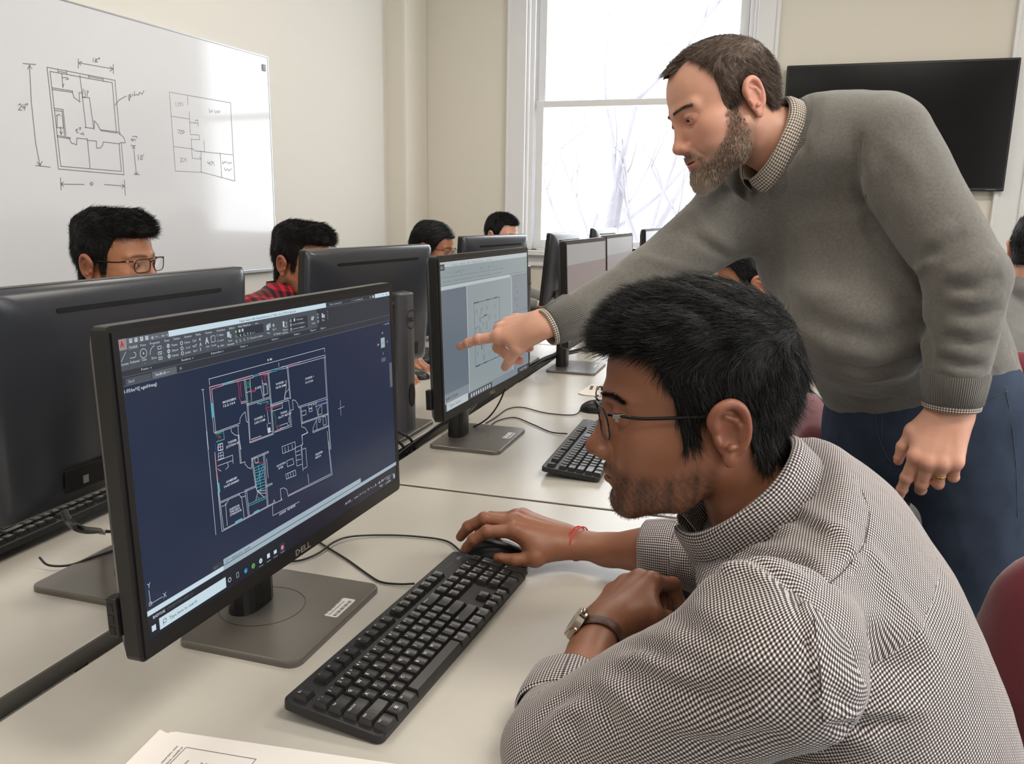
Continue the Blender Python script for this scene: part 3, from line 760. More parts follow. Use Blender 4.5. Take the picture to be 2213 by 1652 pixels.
def cad_grey():
    s = Screen(); global EK; keep = EK; EK = list(G_)
    s.rect(0, 0, 527, 296.5, 'a', 1); s.rect(0, 0, 527, 10, 'e', 2); s.rect(0, 10, 527, 46, 'a', 2); s.rect(0, 55, 128, 280, 'b', 2); s.rect(412, 52, 527, 280, 'c', 2); s.rect(128, 53, 131, 280, 'e', 3); s.rect(405, 52, 408, 280, 'e', 3)
    s.line([(0, 30), (360, 30)], 'b', .7); s.line([(0, 46), (527, 46)], 'b', .9); s.line([(345, 12), (345, 30)], 'b', .8); s.rect(0, 47, 400, 54, 'e', 2)
    s.rect(0, 4, 22, 16, 'd', 3); s.text('A.C', 3, 13, 6, 'e', 14); s.text('.  -  Suort . wzcnt . 4St . Haubd uwerss .. ns tv m', 40, 8.4, 3.4, 'g', 240, 0)
    s.text('—  c a f [ =     . . . : :    k      d   —', 30, 24, 5, 'g', 270, 0); s.text('Ttur Pono . Foar tlun Frup Ferevson . Ttl Demna Ctrurtton . Inbet Aux', 10, 40, 3.2, 'g', 330, 0)
    X0, X1, Y0, Y1 = 168, 322, 94, 232
    s.line([(X0, Y0), (X0, Y1), (X1, Y1), (X1, Y0)], 'd', 1.3)
    rng = random.Random(4)
    for y in (Y0, Y1):
        x = X0
        while x < X1 - 6:
            l = rng.uniform(8, 26); s.line([(x, y), (min(x + l, X1), y)], 'd', 2.6 if rng.random() < .5 else 1.4); x += l + rng.uniform(1, 7)
    for x0, y0, x1, y1, w in ((168, 150, 196, 146, 1), (206, 108, 206, 124, 1), (212, 130, 218, 130, 2), (224, 128, 240, 126, 3), (200, 128, 200, 138, 2.5), (250, 126, 250, 142, 1), (262, 128, 262, 138, 1.4), (236, 140, 236, 158, 1), (242, 142, 242, 160, 1),
                              (168, 186, 200, 184, .8), (205, 188, 205, 198, 3.4), (216, 192, 216, 206, 1), (222, 192, 216, 192, 1), (214, 212, 214, 224, 1.4), (220, 212, 220, 226, 1.4), (250, 170, 250, 184, 1), (262, 174, 262, 190, 1), (256, 190, 262, 190, 1.6),
                              (262, 196, 266, 204, 1.2), (262, 210, 266, 216, 1), (284, 150, 322, 149, 1), (300, 186, 322, 186, 1), (284, 200, 284, 232, 1), (300, 150, 300, 170, 1), (196, 150, 196, 166, 1), (202, 152, 202, 168, 1)):
        s.line([(x0, y0), (x1, y1)], 'd', w)
    for x, y in ((178, 116), (212, 114), (240, 114), (288, 114), (178, 208), (214, 146), (288, 138), (238, 178), (250, 220), (292, 206)): s.text('8', x, y, 7, 'g', 5, 0); s.line([(x, y + 2), (x + 7, y + 2)], 'g', .6)
    for i, y in enumerate((66, 82, 96, 104, 112, 128, 152, 178, 206)): s.text(('..', 'a.7', '4,', 'o--', '  8,', 'J', 'I', '..', '=')[i], 424 + 8 * (i % 3), y, 5, 'g', 10 if i % 2 else 18, 0)
    s.line([(412, 140), (527, 140)], 'd', .6); s.line([(412, 52), (527, 52)], 'd', .6)
    s.rect(0, 262, 128, 280, 'c', 3); s.text('BAIV CTSUD', 8, 275, 6, 'd', 60); s.rect(0, 280, 120, 296.5, 'e', 4); s.rect(0, 281, 9, 296.5, 'f', 5); s.text('Type here', 20, 291, 6, 'c', 60, lift=6)
    s.rect(120, 280, 527, 296.5, 'c', 2); s.rect(120, 283, 262, 296.5, 'f', 3)
    for k in range(9): s.rect(136 + k * 13.6, 286, 143 + k * 13.6, 294, 'e', 4)
    s.rect(440, 283, 527, 296.5, 'f', 3); s.text('^ m D ( V2.3', 456, 293, 6, 'e', 55, lift=5)
    EK = keep; return s
def plain_screen(col, col2, nm):
    s = Screen(); global EK; keep = EK; EK = ['a', 'b']; s.rect(0, 0, 527, 296.5, 'a', 1); s.rect(0, 0, 527, 62, 'b', 2); s.line([(0, 62), (527, 62)], 'b', 1); EK = keep
    return s, [emis(nm + '_lower', col, .85), emis(nm + '_upper', col2, .85)]
def monitor(label, group, base, by, pan, yaw, tilt, content=None, rear=False, pole_x=-.055, cables=True):
    """base=(x,y) of the stand plate centre, pan=(x,y,z above desk) of the panel centre; front looks along +X turned by yaw (rear=True: along -X)"""
    bx, byy = base
    t = thing('computer_monitor', label, 'monitor', (bx, byy, DESK), math.pi if rear else 0.0, group)
    sg = -1 if rear else 1
    # stand plate
    b = MB(); o = rrect(.178, .232, .016); b.prism(o, 0, .009, 0, .003); b.obj('stand_base', M_stand, t)
    b = MB(); n = 40
    for r0, r1 in ((.0575, .0585),):
        vs = []; 
        for k in range(n): a = 2 * math.pi * k / n; vs += [(pole_x + .018 + r0 * math.cos(a), r0 * math.sin(a), .0093), (pole_x + .018 + r1 * math.cos(a), r1 * math.sin(a), .0093)]
        b.add(vs, [(2 * k, 2 * k + 1, (2 * k + 3) % (2 * n), (2 * k + 2) % (2 * n)) for k in range(n)])
    b.obj('turntable_ring', mat('ring_dark', (40, 38, 36), .4), t)
    b = MB(); n = 20; zt = pan[2] + .055
    P = [(pole_x + (.021 if rear or True else .02) * math.cos(2 * math.pi * k / n) ** 1 , .039 * math.copysign(abs(math.sin(2 * math.pi * k / n)) ** .6, math.sin(2 * math.pi * k / n))) for k in range(n)]
    b.prism(P, .008, zt, 0, .004, taper=.86)
    po = b.obj('stand_pole', [M_pole if not rear else mat('grey_stand_pole', (88, 88, 94), .35), M_port], t)
    if rear:
        b = MB(); b.prism([(.018 * math.cos(2 * math.pi * k / 16), .03 * math.sin(2 * math.pi * k / 16) + .10) for k in range(16)], -.001, .001, mtx=Matrix.Translation((pole_x - .0215, 0, 0)), axis=0) 
        b = MB(); b.prism([(.017 * math.cos(2 * math.pi * k / 16), .030 * math.sin(2 * math.pi * k / 16) + .10) for k in range(16)], pole_x - .0215, pole_x - .020, axis=0); b.obj('cable_hole', M_port, t)
        b = MB(); cz = zt - .065; n = 32; vs = []
        for k in range(n): a = 2 * math.pi * k / n; vs += [(pole_x - .0198, .022 * math.cos(a), cz + .022 * math.sin(a)), (pole_x - .0198, .0242 * math.cos(a), cz + .0242 * math.sin(a))]
        b.add(vs, [(2 * k, 2 * k + 1, (2 * k + 3) % (2 * n), (2 * k + 2) % (2 * n)) for k in range(n)])
        add_text(b, 'DELL', (pole_x - .0199, 0.0, cz - .0055), (0, -1, 0), (0, 0, 1), .011, width=.036, bold=.03, center=True); b.obj('maker_logo', mat('logo_black', (8, 8, 9), .3), t)
    # panel frame in world -> into the thing's frame
    n = Vector((math.cos(yaw), -math.sin(yaw), 0)); r = Vector((math.sin(yaw), math.cos(yaw), 0))
    if rear: n, r = -n, -r
    u = (Vector((0, 0, 1)) * math.cos(tilt) - n * math.sin(tilt)); nn = r.cross(u)
    M = Matrix(((nn.x, r.x, u.x, pan[0]), (nn.y, r.y, u.y, pan[1]), (nn.z, r.z, u.z, DESK + pan[2]), (0, 0, 0, 1)))
    Wm = Matrix.Translation((bx, byy, DESK)) @ Matrix.Rotation(math.pi if rear else 0, 4, 'Z'); M = Wm.inverted() @ M
    # bezel ring
    b = MB(); w, h = OW / 2, OH / 2; sw, sh = SW / 2, SH / 2; off = (OH - SH) / 2 - .013; D = .014; c = .006
    oc = rrect(OW, OH, .007, 3); 
    b.prism(oc, -.016, 0.0, axis=0)          # rear part of the front shell
    bz = b; 
    ic = [(-sw, -sh + off), (sw, -sh + off), (sw, sh + off), (-sw, sh + off)]
    def ring(o4, i4, x0, x1):
        for k in range(4):
            a, a2, q, q2 = o4[k], o4[(k + 1) % 4], i4[k], i4[(k + 1) % 4]
            bz.add([(x0, *a), (x0, *a2), (x0, *q2), (x0, *q), (x1, *a), (x1, *a2), (x1, *q2), (x1, *q)], [(4, 5, 6, 7), (0, 1, 5, 4), (7, 6, 2, 3)])
    ring([(-w + c, -h + c / 2), (w - c, -h + c / 2), (w - c, h - c), (-w + c, h - c)], ic, 0, .0022)
    bezel = b.obj('bezel', M_bez, t, mtx=M)
    b = MB(); b.box((.0002, -sw - .001, -sh + off - .001), (.0015, sw + .001, sh + off + .001)); 
    mats_ = [mat('display_glass', (12, 12, 14), .16)]
    if content is None or content == 'off': disp = b.obj('screen', mats_, t, mtx=M)
    else:
        s, ms = content; k = len(mats_); T = Matrix.Translation((.0016, 0, off))
        b.add([T @ Vector(v) for v in s.b.v], s.b.f, 0); b.mi[-len(s.b.f):] = [i + k for i in s.b.mi]
        disp = b.obj('screen', mats_ + ms, t, mtx=M)
    # back shell: rim, slope, flat
    b = MB()
    rings = [(-.014, OW, OH, 0, .007), (-.018, OW - .003, OH - .003, 0, .008)] + [(-.018 - .024 * math.sin(k / 7 * math.pi / 2), (OW - .003) - .26 * (1 - math.cos(k / 7 * math.pi / 2)), (OH - .003) - .15 * (1 - math.cos(k / 7 * math.pi / 2)), -.004 * k / 7, .010 + .004 * k) for k in range(1, 8)]
    vs = []; m_ = None
    for x, ww, hh, dz, rr in rings:
        o = rrect(ww, hh, rr, 3, 0, dz); m_ = len(o); vs += [(x, *p) for p in o]
    fs = [(i * m_ + k, i * m_ + (k + 1) % m_, (i + 1) * m_ + (k + 1) % m_, (i + 1) * m_ + k) for i in range(8) for k in range(m_)] + [tuple(range(8 * m_, 9 * m_))]
    b.add(vs, [f[::-1] for f in fs], 0, True); sh_ = b.obj('back_cover', M_back, t, mtx=M)
    b = MB(); zs = OH / 2 - .034; b.prism(rrect(.36, .007, .0034, 4, 0, zs), -.0392, -.0345, axis=0); b.obj('vent_slot', M_port, t, mtx=M)
    b = MB(); b.box((-.062, -.10, -.055), (-.040, .10, .052), .006); b.box((-.085, -.03, -.03), (-.055, .03, .03), .004); b.obj('mount_block', M_back, t, mtx=M)
    if rear:
        b = MB(); b.box((-.0478, -.19, -.135), (-.044, .19, -.10), .001); b.obj('port_recess', M_port, t, mtx=M)
        b = MB()
        for k, yy in enumerate((-.15, -.128, -.10, -.07, -.04, .0, .03, .06, .11, .15)): b.box((-.0482, yy, -.122 - .006 * (k % 2)), (-.0478, yy + .010, -.116))
        b.box((-.0482, -.118, -.098), (-.0478, -.098, -.078)); b.obj('port_labels', mat('port_print', (120, 120, 122), .6), t, mtx=M)
    else:
        b = MB(); add_text(b, 'DELL', (.0024, 0, -h + .0055), (0, 1, 0), (0, 0, 1), .0075, width=.034, bold=.03, center=True); b.obj('maker_logo', M_logo, t, mtx=M)
        b = MB(); b.box((-.032, -w - .003, -h + .026), (-.020, -w + .01, -h + .066), .0012); b.obj('usb_hub', M_bez, t, mtx=M)
        b = MB()
        for zz_ in (.029, .041, .053): b.box((-.0295, -w - .0035, -h + zz_), (-.0235, -w - .0029, -h + zz_ + .008))
        b.obj('usb_port', mat('usb_dark', (12, 12, 12), .4), t, mtx=M)
        b = MB(); o = rrect(.0095, .058, .002, 2, .073, .052)   # sticker on the plate
        b.prism([(p[0], p[1]) for p in rrect(.020, .055, .003, 3, .068, .030)], .009, .0094)
        sx = b.obj('sticker', [M_sticker, M_print], t)
        b = MB()
        for k in range(14): b.box((.070, .006 + k * .0034, .00945), (.075, .006 + k * .0034 + (.0012 if k % 3 else .002), .0096))
        add_text(b, 'SYI CM 0B7P5 74Z61 .', (.0605, .006, .0096), (0, 1, 0), (-1, 0, 0), .0026, width=.046); add_text(b, 'Ppocntv al Cnmaotcr Lnb', (.0655, .006, .0096), (0, 1, 0), (-1, 0, 0), .0024, width=.042)
        b.obj('sticker_print', M_print, t)
    return t
GM1, GM2 = 'monitors facing the near row', 'monitors facing the far row'
EM = [E_[k] for k in E_]; GMm = [G_[k] for k in G_]
monitor('black monitor nearest the camera showing a dark floor plan drawing with a ribbon of tools', GM1, (-.600, .897), 0, (-.545, .850, .283), .030, .028, (cad_dark(), EM))
monitor('black monitor with a pale grey floor plan that the standing man points at', GM1, (-.650, 1.838), 0, (-.585, 1.722, .307), .040, .037, (cad_grey(), GMm))
monitor('black monitor with a blank brownish grey screen behind the pointing arm', GM1, (-.635, 2.865), 0, (-.562, 2.671, .313), .032, .05, plain_screen((128, 116, 118), (150, 148, 150), 'scr3'))
monitor('narrow-looking monitor with a blank grey screen, second from the window end', GM1, (-.63, 3.36), 0, (-.56, 3.290, .318), .02, .05, plain_screen((138, 132, 136), (160, 160, 164), 'scr4'))
monitor('small distant monitor with a light grey screen, closest to the window', GM1, (-.63, 4.42), 0, (-.56, 4.331, .329), .035, .05, plain_screen((156, 160, 168), (176, 180, 186), 'scr5'))
monitor('large dark monitor seen from behind at the left edge, close to the camera', GM2, (-.905, .955), 0, (-.98, 1.062, .282), .0, .05, 'off', True)
monitor('dark monitor seen from behind with a round logo on its stand, beside red plaid', GM2, (-.905, 1.835), 0, (-.977, 1.883, .303), .128, .075, 'off', True)
monitor('dark monitor seen from behind that hides the short-haired person', GM2, (-.905, 2.90), 0, (-.979, 2.878, .313), .119, .06, 'off', True)
monitor('dark monitor seen from behind standing against the left side of the window', GM2, (-.88, 3.80), 0, (-.945, 3.80, .312), .02, .09, 'off', True)
monitor('farthest dark monitor seen from behind, in front of the window sill', GM2, (-.905, 5.0), 0, (-.98, 4.99, .318), .07, .05, 'off', True)

# ================================================================== implicit-surface modelling for people
f4 = np.float32
def V3(*a): return np.array(a[0] if len(a) == 1 else a, dtype=np.float64)
def rotv(rx=0, ry=0, rz=0):
    return np.array((Matrix.Rotation(R(rz), 3, 'Z') @ Matrix.Rotation(R(ry), 3, 'Y') @ Matrix.Rotation(R(rx), 3, 'X')), dtype=np.float64)
def ell(c, r, rot=None):
    c = V3(c); r = V3(r); Q = None if rot is None else rotv(*rot); m = max(r)
    def f(p):
        q = p - c.astype(f4)
        if Q is not None: q = q @ Q.astype(f4)
        k0 = np.sqrt(((q / r.astype(f4)) ** 2).sum(-1)); k1 = np.sqrt(((q / (r * r).astype(f4)) ** 2).sum(-1)) + 1e-9
        return k0 * (k0 - 1) / k1
    return f, c - m, c + m
def cap(a, b, ra, rb=None):
    a = V3(a); b = V3(b); rb = ra if rb is None else rb; ab = b - a; L2 = ab @ ab + 1e-12
    def f(p):
        q = p - a.astype(f4); t = np.clip((q @ ab.astype(f4)) / f4(L2), 0, 1)
        d = q - t[..., None] * ab.astype(f4)
        return np.sqrt((d * d).sum(-1)) - (ra + (rb - ra) * t)
    m = max(ra, rb); return f, np.minimum(a, b) - m, np.maximum(a, b) + m
def ecap(a, b, ra, rb, side, flat=0.6, flat2=None):
    """tapered capsule with an elliptical section: full radius along `side`, radius*flat across it"""
    a = V3(a); b = V3(b); ab = b - a; L = np.linalg.norm(ab); t_ = ab / L; s = V3(side); s = s - t_ * (s @ t_); s /= np.linalg.norm(s); n = np.cross(t_, s)
    flat2 = flat if flat2 is None else flat2
    def f(p):
        q = p - a.astype(f4); t = np.clip((q @ ab.astype(f4)) / f4(L * L), 0, 1); fl = flat + (flat2 - flat) * t; d = q - t[..., None] * ab.astype(f4)
        ds = d @ s.astype(f4); dn = (d @ n.astype(f4)) / fl; dt = d @ t_.astype(f4); rr = ra + (rb - ra) * t
        return (np.sqrt(ds * ds + dn * dn + dt * dt) - rr) * np.minimum(fl, 1)
    m = max(ra, rb); return f, np.minimum(a, b) - m, np.maximum(a, b) + m
def boxp(c, r, rot=None, rnd=0.003):
    c = V3(c); r = V3(r); Q = None if rot is None else rotv(*rot); m = float(np.linalg.norm(r)) + rnd
    def f(p):
        q = p - c.astype(f4)
        if Q is not None: q = q @ Q.astype(f4)
        w = np.abs(q) - (r - rnd).astype(f4)
        return np.sqrt((np.maximum(w, 0) ** 2).sum(-1)) + np.minimum(w.max(-1), 0) - rnd
    return f, c - m, c + m
class Field:
    def __init__(s, lo, hi, h, big=0.06):
        s.lo = V3(lo); s.h = h; s.n = [int(math.ceil((hi[i] - lo[i]) / h)) + 1 for i in range(3)]
        s.V = np.full(s.n, big, f4)
    def _sl(s, lo, hi):
        out = []
        for i in range(3):
            a = max(0, int(math.floor((lo[i] - s.lo[i]) / s.h))); b = min(s.n[i], int(math.ceil((hi[i] - s.lo[i]) / s.h)) + 1)
            if b <= a: return None
            out.append((a, b))
        return out
    def _pts(s, sl):
        ax = [(s.lo[i] + np.arange(a, b) * s.h).astype(f4) for i, (a, b) in enumerate(sl)]
        P = np.empty([len(a) for a in ax] + [3], f4); P[..., 0] = ax[0][:, None, None]; P[..., 1] = ax[1][None, :, None]; P[..., 2] = ax[2][None, None, :]
        return P
    def op(s, prim, mode='u', k=0.01, mask=None):
        f, lo, hi = prim; m = k + 0.035 if mode == 'u' else k + 0.004
        sl = s._sl(lo - m, hi + m)
        if sl is None: return
        sub = tuple(slice(a, b) for a, b in sl); d = f(s._pts(sl)); v = s.V[sub]
        if mode == 'u':
            hh = np.maximum(k - np.abs(v - d), 0) / k; s.V[sub] = np.minimum(v, d) - hh * hh * k * 0.25
        elif mode == 's':
            d = -d; hh = np.maximum(k - np.abs(v - d), 0) / k; s.V[sub] = np.maximum(v, d) + hh * hh * k * 0.25
        elif mode == 'i':
            hh = np.maximum(k - np.abs(v - d), 0) / k; s.V[sub] = np.maximum(v, d) + hh * hh * k * 0.25
        return s
    def many(s, L, mode='u', k=0.01):
        for p in L: s.op(p, mode, k)
        return s
    def disp(s, fn, lo=None, hi=None):
        """add fn(points) (metres, + = outwards) to the surface"""
        sl = s._sl(V3(lo) if lo is not None else s.lo, V3(hi) if hi is not None else s.lo + V3(s.n) * s.h)
        if sl is None: return s
        sub = tuple(slice(a, b) for a, b in sl); v = s.V[sub]; near = np.abs(v) < 0.03
        P = s._pts(sl)[near]; v[near] -= fn(P).astype(f4); s.V[sub] = v; return s
    def hit(s, px, py, d0=.4, d1=2.2, n=900):
        """first surface point seen at a photo position"""
        o = V3(0, 0, CAMZ); d = np.array(W(px, py, 1)) - o; t = np.linspace(d0, d1, n); P = o + t[:, None] * d; I = np.round((P - s.lo) / s.h).astype(int)
        ok = ((I >= 0) & (I < np.array(s.n))).all(1); v = np.full(n, 1.0); J = I[ok]; v[ok] = s.V[J[:, 0], J[:, 1], J[:, 2]]; k = np.where(v < 0)[0]
        return P[k[0]] if len(k) else None
    def line(s, pts, r=.0006, lift=.0002):
        """a stitched seam lying on the surface"""
        Q = []
        for (x0, y0), (x1, y1) in zip(pts[:-1], pts[1:]):
            m = max(2, int(math.hypot(x1 - x0, y1 - y0) / 9)); Q += [(x0 + (x1 - x0) * k / m, y0 + (y1 - y0) * k / m) for k in range(m)]
        H = [s.hit(*q) for q in Q + [pts[-1]]]; H = [Vector(h) for h in H if h is not None]; run = [H[0]] if H else []
        for h in H[1:]:
            if (h - run[-1]).length < .05: run.append(h)
        for _ in range(3): run = [run[0]] + [(a + b * 2 + c) / 4 for a, b, c in zip(run, run[1:], run[2:])] + [run[-1]] if len(run) > 2 else run
        c_ = Vector((0, 0, CAMZ)); run = [h + (c_ - h).normalized() * (.0016 + lift) for h in run]
        return run, r
    def folds(s, L, noise=None):
        """cloth folds drawn as polylines over the surface: (points, width, height)"""
        segs = []
        for pts, w, am in L:
            Q = []
            for (x0, y0), (x1, y1) in zip(pts[:-1], pts[1:]):
                m = max(2, int(math.hypot(x1 - x0, y1 - y0) / 22)); Q += [(x0 + (x1 - x0) * k / m, y0 + (y1 - y0) * k / m) for k in range(m)]
            Q.append(pts[-1]); H = [s.hit(*q) for q in Q]; H = [h for h in H if h is not None]; n = len(H)
            if n > 1: segs.append((np.array(H), w, am))
        near = np.abs(s.V) < .012; sl = [(0, n) for n in s.n]; lo = s.lo
        for H, w, am in segs:
            a0 = np.maximum(np.floor((H.min(0) - 3 * w - lo) / s.h).astype(int), 0); a1 = np.minimum(np.ceil((H.max(0) + 3 * w - lo) / s.h).astype(int) + 1, s.n)
            sub = tuple(slice(a, b) for a, b in zip(a0, a1)); P = s._pts(list(zip(a0, a1))); v = s.V[sub]; nn = np.abs(v) < .02; Pn = P[nn].astype(np.float64); best = np.full(len(Pn), 9.0); par = np.zeros(len(Pn)); n = len(H) - 1
            for i in range(n):
                if np.linalg.norm(H[i + 1] - H[i]) > .08: continue
                ab = H[i + 1] - H[i]; t = np.clip(((Pn - H[i]) @ ab) / (ab @ ab + 1e-12), 0, 1); d = np.linalg.norm(Pn - H[i] - t[:, None] * ab, axis=1); m = d < best; best[m] = d[m]; par[m] = (i + t[m]) / n
            v[nn] -= (am * np.exp(-(best / w) ** 2) * np.sin(np.pi * np.clip(par, .0, 1.0)) ** .6).astype(f4); s.V[sub] = v
        if noise: s.disp(noise)
        return s
    def mesh(s):
        V = s.V; lo = s.lo; h = s.h; nx, ny, nz = V.shape; S = V < 0
        c = np.zeros((nx - 1, ny - 1, nz - 1), np.uint8)
        for i in (0, 1):
            for j in (0, 1):
                for k in (0, 1): c += S[i:nx - 1 + i, j:ny - 1 + j, k:nz - 1 + k]
        act = (c > 0) & (c < 8); ids = np.full(act.shape, -1, np.int32); A = np.argwhere(act); ids[act] = np.arange(len(A))
        acc = np.zeros((len(A), 3)); cnt = np.zeros(len(A))
        cor = [(i, j, k) for i in (0, 1) for j in (0, 1) for k in (0, 1)]
        for a in cor:
            for ax in range(3):
                if a[ax]: continue
                b = list(a); b[ax] = 1
                va = V[A[:, 0] + a[0], A[:, 1] + a[1], A[:, 2] + a[2]]; vb = V[A[:, 0] + b[0], A[:, 1] + b[1], A[:, 2] + b[2]]
                m = (va < 0) != (vb < 0); t = np.where(m, va / np.where(m, va - vb, 1), 0)
                pt = np.tile(np.array(a, float), (len(A), 1)); pt[:, ax] += t; acc[m] += pt[m]; cnt[m] += 1
        P = lo + (A + acc / cnt[:, None]) * h
        F = []
        for ax in range(3):
            u, v = [(1, 2), (2, 0), (0, 1)][ax]; sl0 = [slice(None)] * 3; sl1 = [slice(None)] * 3; sl0[ax] = slice(0, -1); sl1[ax] = slice(1, None)
            E = np.argwhere(S[tuple(sl0)] != S[tuple(sl1)])
            ok = np.ones(len(E), bool)
            for q in (u, v): ok &= (E[:, q] > 0) & (E[:, q] < V.shape[q] - 1)
            E = E[ok]; s0 = S[E[:, 0], E[:, 1], E[:, 2]]
            def I(du, dv):
                Q = E.copy(); Q[:, u] -= du; Q[:, v] -= dv; return ids[Q[:, 0], Q[:, 1], Q[:, 2]]
            q = np.stack([I(1, 1), I(0, 1), I(0, 0), I(1, 0)], 1); q[~s0] = q[~s0][:, ::-1]; F.append(q)
        F = np.concatenate(F); F = F[(F >= 0).all(1)]
        return P, F
def np_mesh(name, P, F, mats, parent=None, smooth=True, mi=None):
    me = bpy.data.meshes.new(name); n = F.shape[1]
    me.vertices.add(len(P)); me.vertices.foreach_set('co', np.ascontiguousarray(P, f4).ravel())
    me.loops.add(F.size); me.loops.foreach_set('vertex_index', np.ascontiguousarray(F, np.int32).ravel())
    me.polygons.add(len(F)); me.polygons.foreach_set('loop_start', np.arange(0, F.size, n, dtype=np.int32))
    if mi is not None: me.polygons.foreach_set('material_index', np.ascontiguousarray(mi, np.int32))
    me.update(calc_edges=True); me.validate()
    if not isinstance(mats, (list, tuple)): mats = [mats]
    return link(name, me, mats, parent, smooth)
def set_attr(o, name, arr, kind='FLOAT_VECTOR'):
    a = o.data.attributes.new(name, kind, 'POINT')
    a.data.foreach_set('value' if kind == 'FLOAT' else ('color' if kind == 'FLOAT_COLOR' else 'vector'), np.ascontiguousarray(arr, f4).ravel())
def xf(P, M): P = np.asarray(P, float); M = np.array(M); return P @ M[:3, :3].T + M[:3, 3]
def gauss(P, c, r):
    c = V3(c); r = V3(r) if np.ndim(r) else V3(r, r, r)
    return np.exp(-(((P - c) / r) ** 2).sum(-1))
def sstep(a, b, x): t = np.clip((x - a) / (b - a), 0, 1); return t * t * (3 - 2 * t)
def vnoise(P, s, seed=0):
    """smooth pseudo noise from a few sine waves"""
    r = np.random.RandomState(seed); o = 0
    for i in range(5):
        d = r.normal(size=3); d /= np.linalg.norm(d); o = o + np.sin(P @ d * s * (1 + .7 * i) + r.uniform(0, 6.28)) / (1 + .5 * i)
    return o / 2.5
def fold(P, a, b, w, amp):
    """a fold ridge along the segment a-b with half width w"""
    a = V3(a); b = V3(b); ab = b - a; t = np.clip(((P - a) @ ab) / (ab @ ab), 0, 1); d = np.linalg.norm(P - a - t[:, None] * ab, axis=1)
    return amp * np.exp(-(d / w) ** 2) * np.sin(np.pi * np.clip(t, .02, .98)) ** .5
# ------------------------------------------------------------------ skin, hair and cloth materials
def skin_mat(name, base, lip, dark):
    """base colour; attribute tint = (beard shadow, redness, freckle/brow)"""
    if name in MATS: return MATS[name]
    m = mat(name, base, .42, sss=.12, spec=.45, bump=(900, .12)); nt = m.node_tree; b = nt.nodes['Principled BSDF']
    at = nt.nodes.new('ShaderNodeAttribute'); at.attribute_name = 'tint'; sp = nt.nodes.new('ShaderNodeSeparateXYZ'); nt.links.new(at.outputs['Vector'], sp.inputs[0])
    nz = nt.nodes.new('ShaderNodeTexNoise'); nz.inputs['Scale'].default_value = 45; nz.inputs['Detail'].default_value = 6; tc = nt.nodes.new('ShaderNodeTexCoord'); nt.links.new(tc.outputs['Object'], nz.inputs['Vector'])
    def mix(fac, c1, col):
        x = nt.nodes.new('ShaderNodeMixRGB'); nt.links.new(fac, x.inputs[0])
        if isinstance(c1, tuple): x.inputs[1].default_value = c1
        else: nt.links.new(c1, x.inputs[1])
        x.inputs[2].default_value = (*lin(col), 1); return x.outputs[0]
    mr = nt.nodes.new('ShaderNodeMapRange'); mr.inputs['From Min'].default_value = .35; mr.inputs['From Max'].default_value = .7; mr.inputs['To Max'].default_value = .16; nt.links.new(nz.outputs[0], mr.inputs[0])
    c = mix(mr.outputs[0], (*lin(base), 1), lip); c = mix(sp.outputs[1], c, lip); c = mix(sp.outputs[0], c, dark); c = mix(sp.outputs[2], c, (int(dark[0] * .55), int(dark[1] * .55), int(dark[2] * .55)))
    nt.links.new(c, b.inputs['Base Color']); return m
M_eye = mat('eye_white', (178, 168, 160), .2); M_iris = mat('dark_iris', (38, 24, 18), .15)
def hair_mat(name, rgb, rough=.42, spec=.5):
    if name in MATS: return MATS[name]
    m = mat(name, rgb, rough, spec=spec, noise=(240, .35)); return m
def strands(name, P, D, L, mats, parent, r=.00035, seg=6, curl=.15, seed=0, bend=None, mi=None, taper=.25):
    """thin tapered three-sided hairs: roots P, directions D, lengths L; bend = extra pull per unit length"""
    rng = np.random.RandomState(seed); n = len(P); P = np.asarray(P, float); D = np.asarray(D, float); D /= np.linalg.norm(D, axis=1)[:, None] + 1e-9
    pts = np.zeros((n, seg + 1, 3)); pts[:, 0] = P; d = D.copy(); wob = rng.normal(size=(n, 3)) * curl
    for i in range(seg):
        if bend is not None: d = d + bend / seg
        d = d + wob / seg * (1 if i < seg / 2 else -.6); d /= np.linalg.norm(d, axis=1)[:, None]; pts[:, i + 1] = pts[:, i] + d * (L / seg)[:, None]
    a = np.cross(D, rng.normal(size=(n, 3))); a /= np.linalg.norm(a, axis=1)[:, None] + 1e-9; b = np.cross(D, a)
    rr = r * np.linspace(1, taper, seg + 1); vs = np.zeros((n, seg + 1, 3, 3))
    for k in range(3):
        an = 2 * math.pi * k / 3; vs[:, :, k] = pts + (a * math.cos(an) + b * math.sin(an))[:, None, :] * rr[None, :, None]
    base = (np.arange(n) * (seg + 1) * 3)[:, None, None]; i = (np.arange(seg) * 3)[None, :, None]; k = np.arange(3)[None, None, :]; k2 = (k + 1) % 3
    F = np.stack([base + i + k, base + i + k2, base + i + 3 + k2, base + i + 3 + k], -1).reshape(-1, 4)
    m = None if mi is None else np.repeat(mi, seg * 3)
    return np_mesh(name, vs.reshape(-1, 3), F, mats, parent, True, m)
def merge(L):
    Ps = []; Fs = []; n = 0
    for P, F in L: Ps.append(P); Fs.append(F + n); n += len(P)
    return np.concatenate(Ps), np.concatenate(Fs)
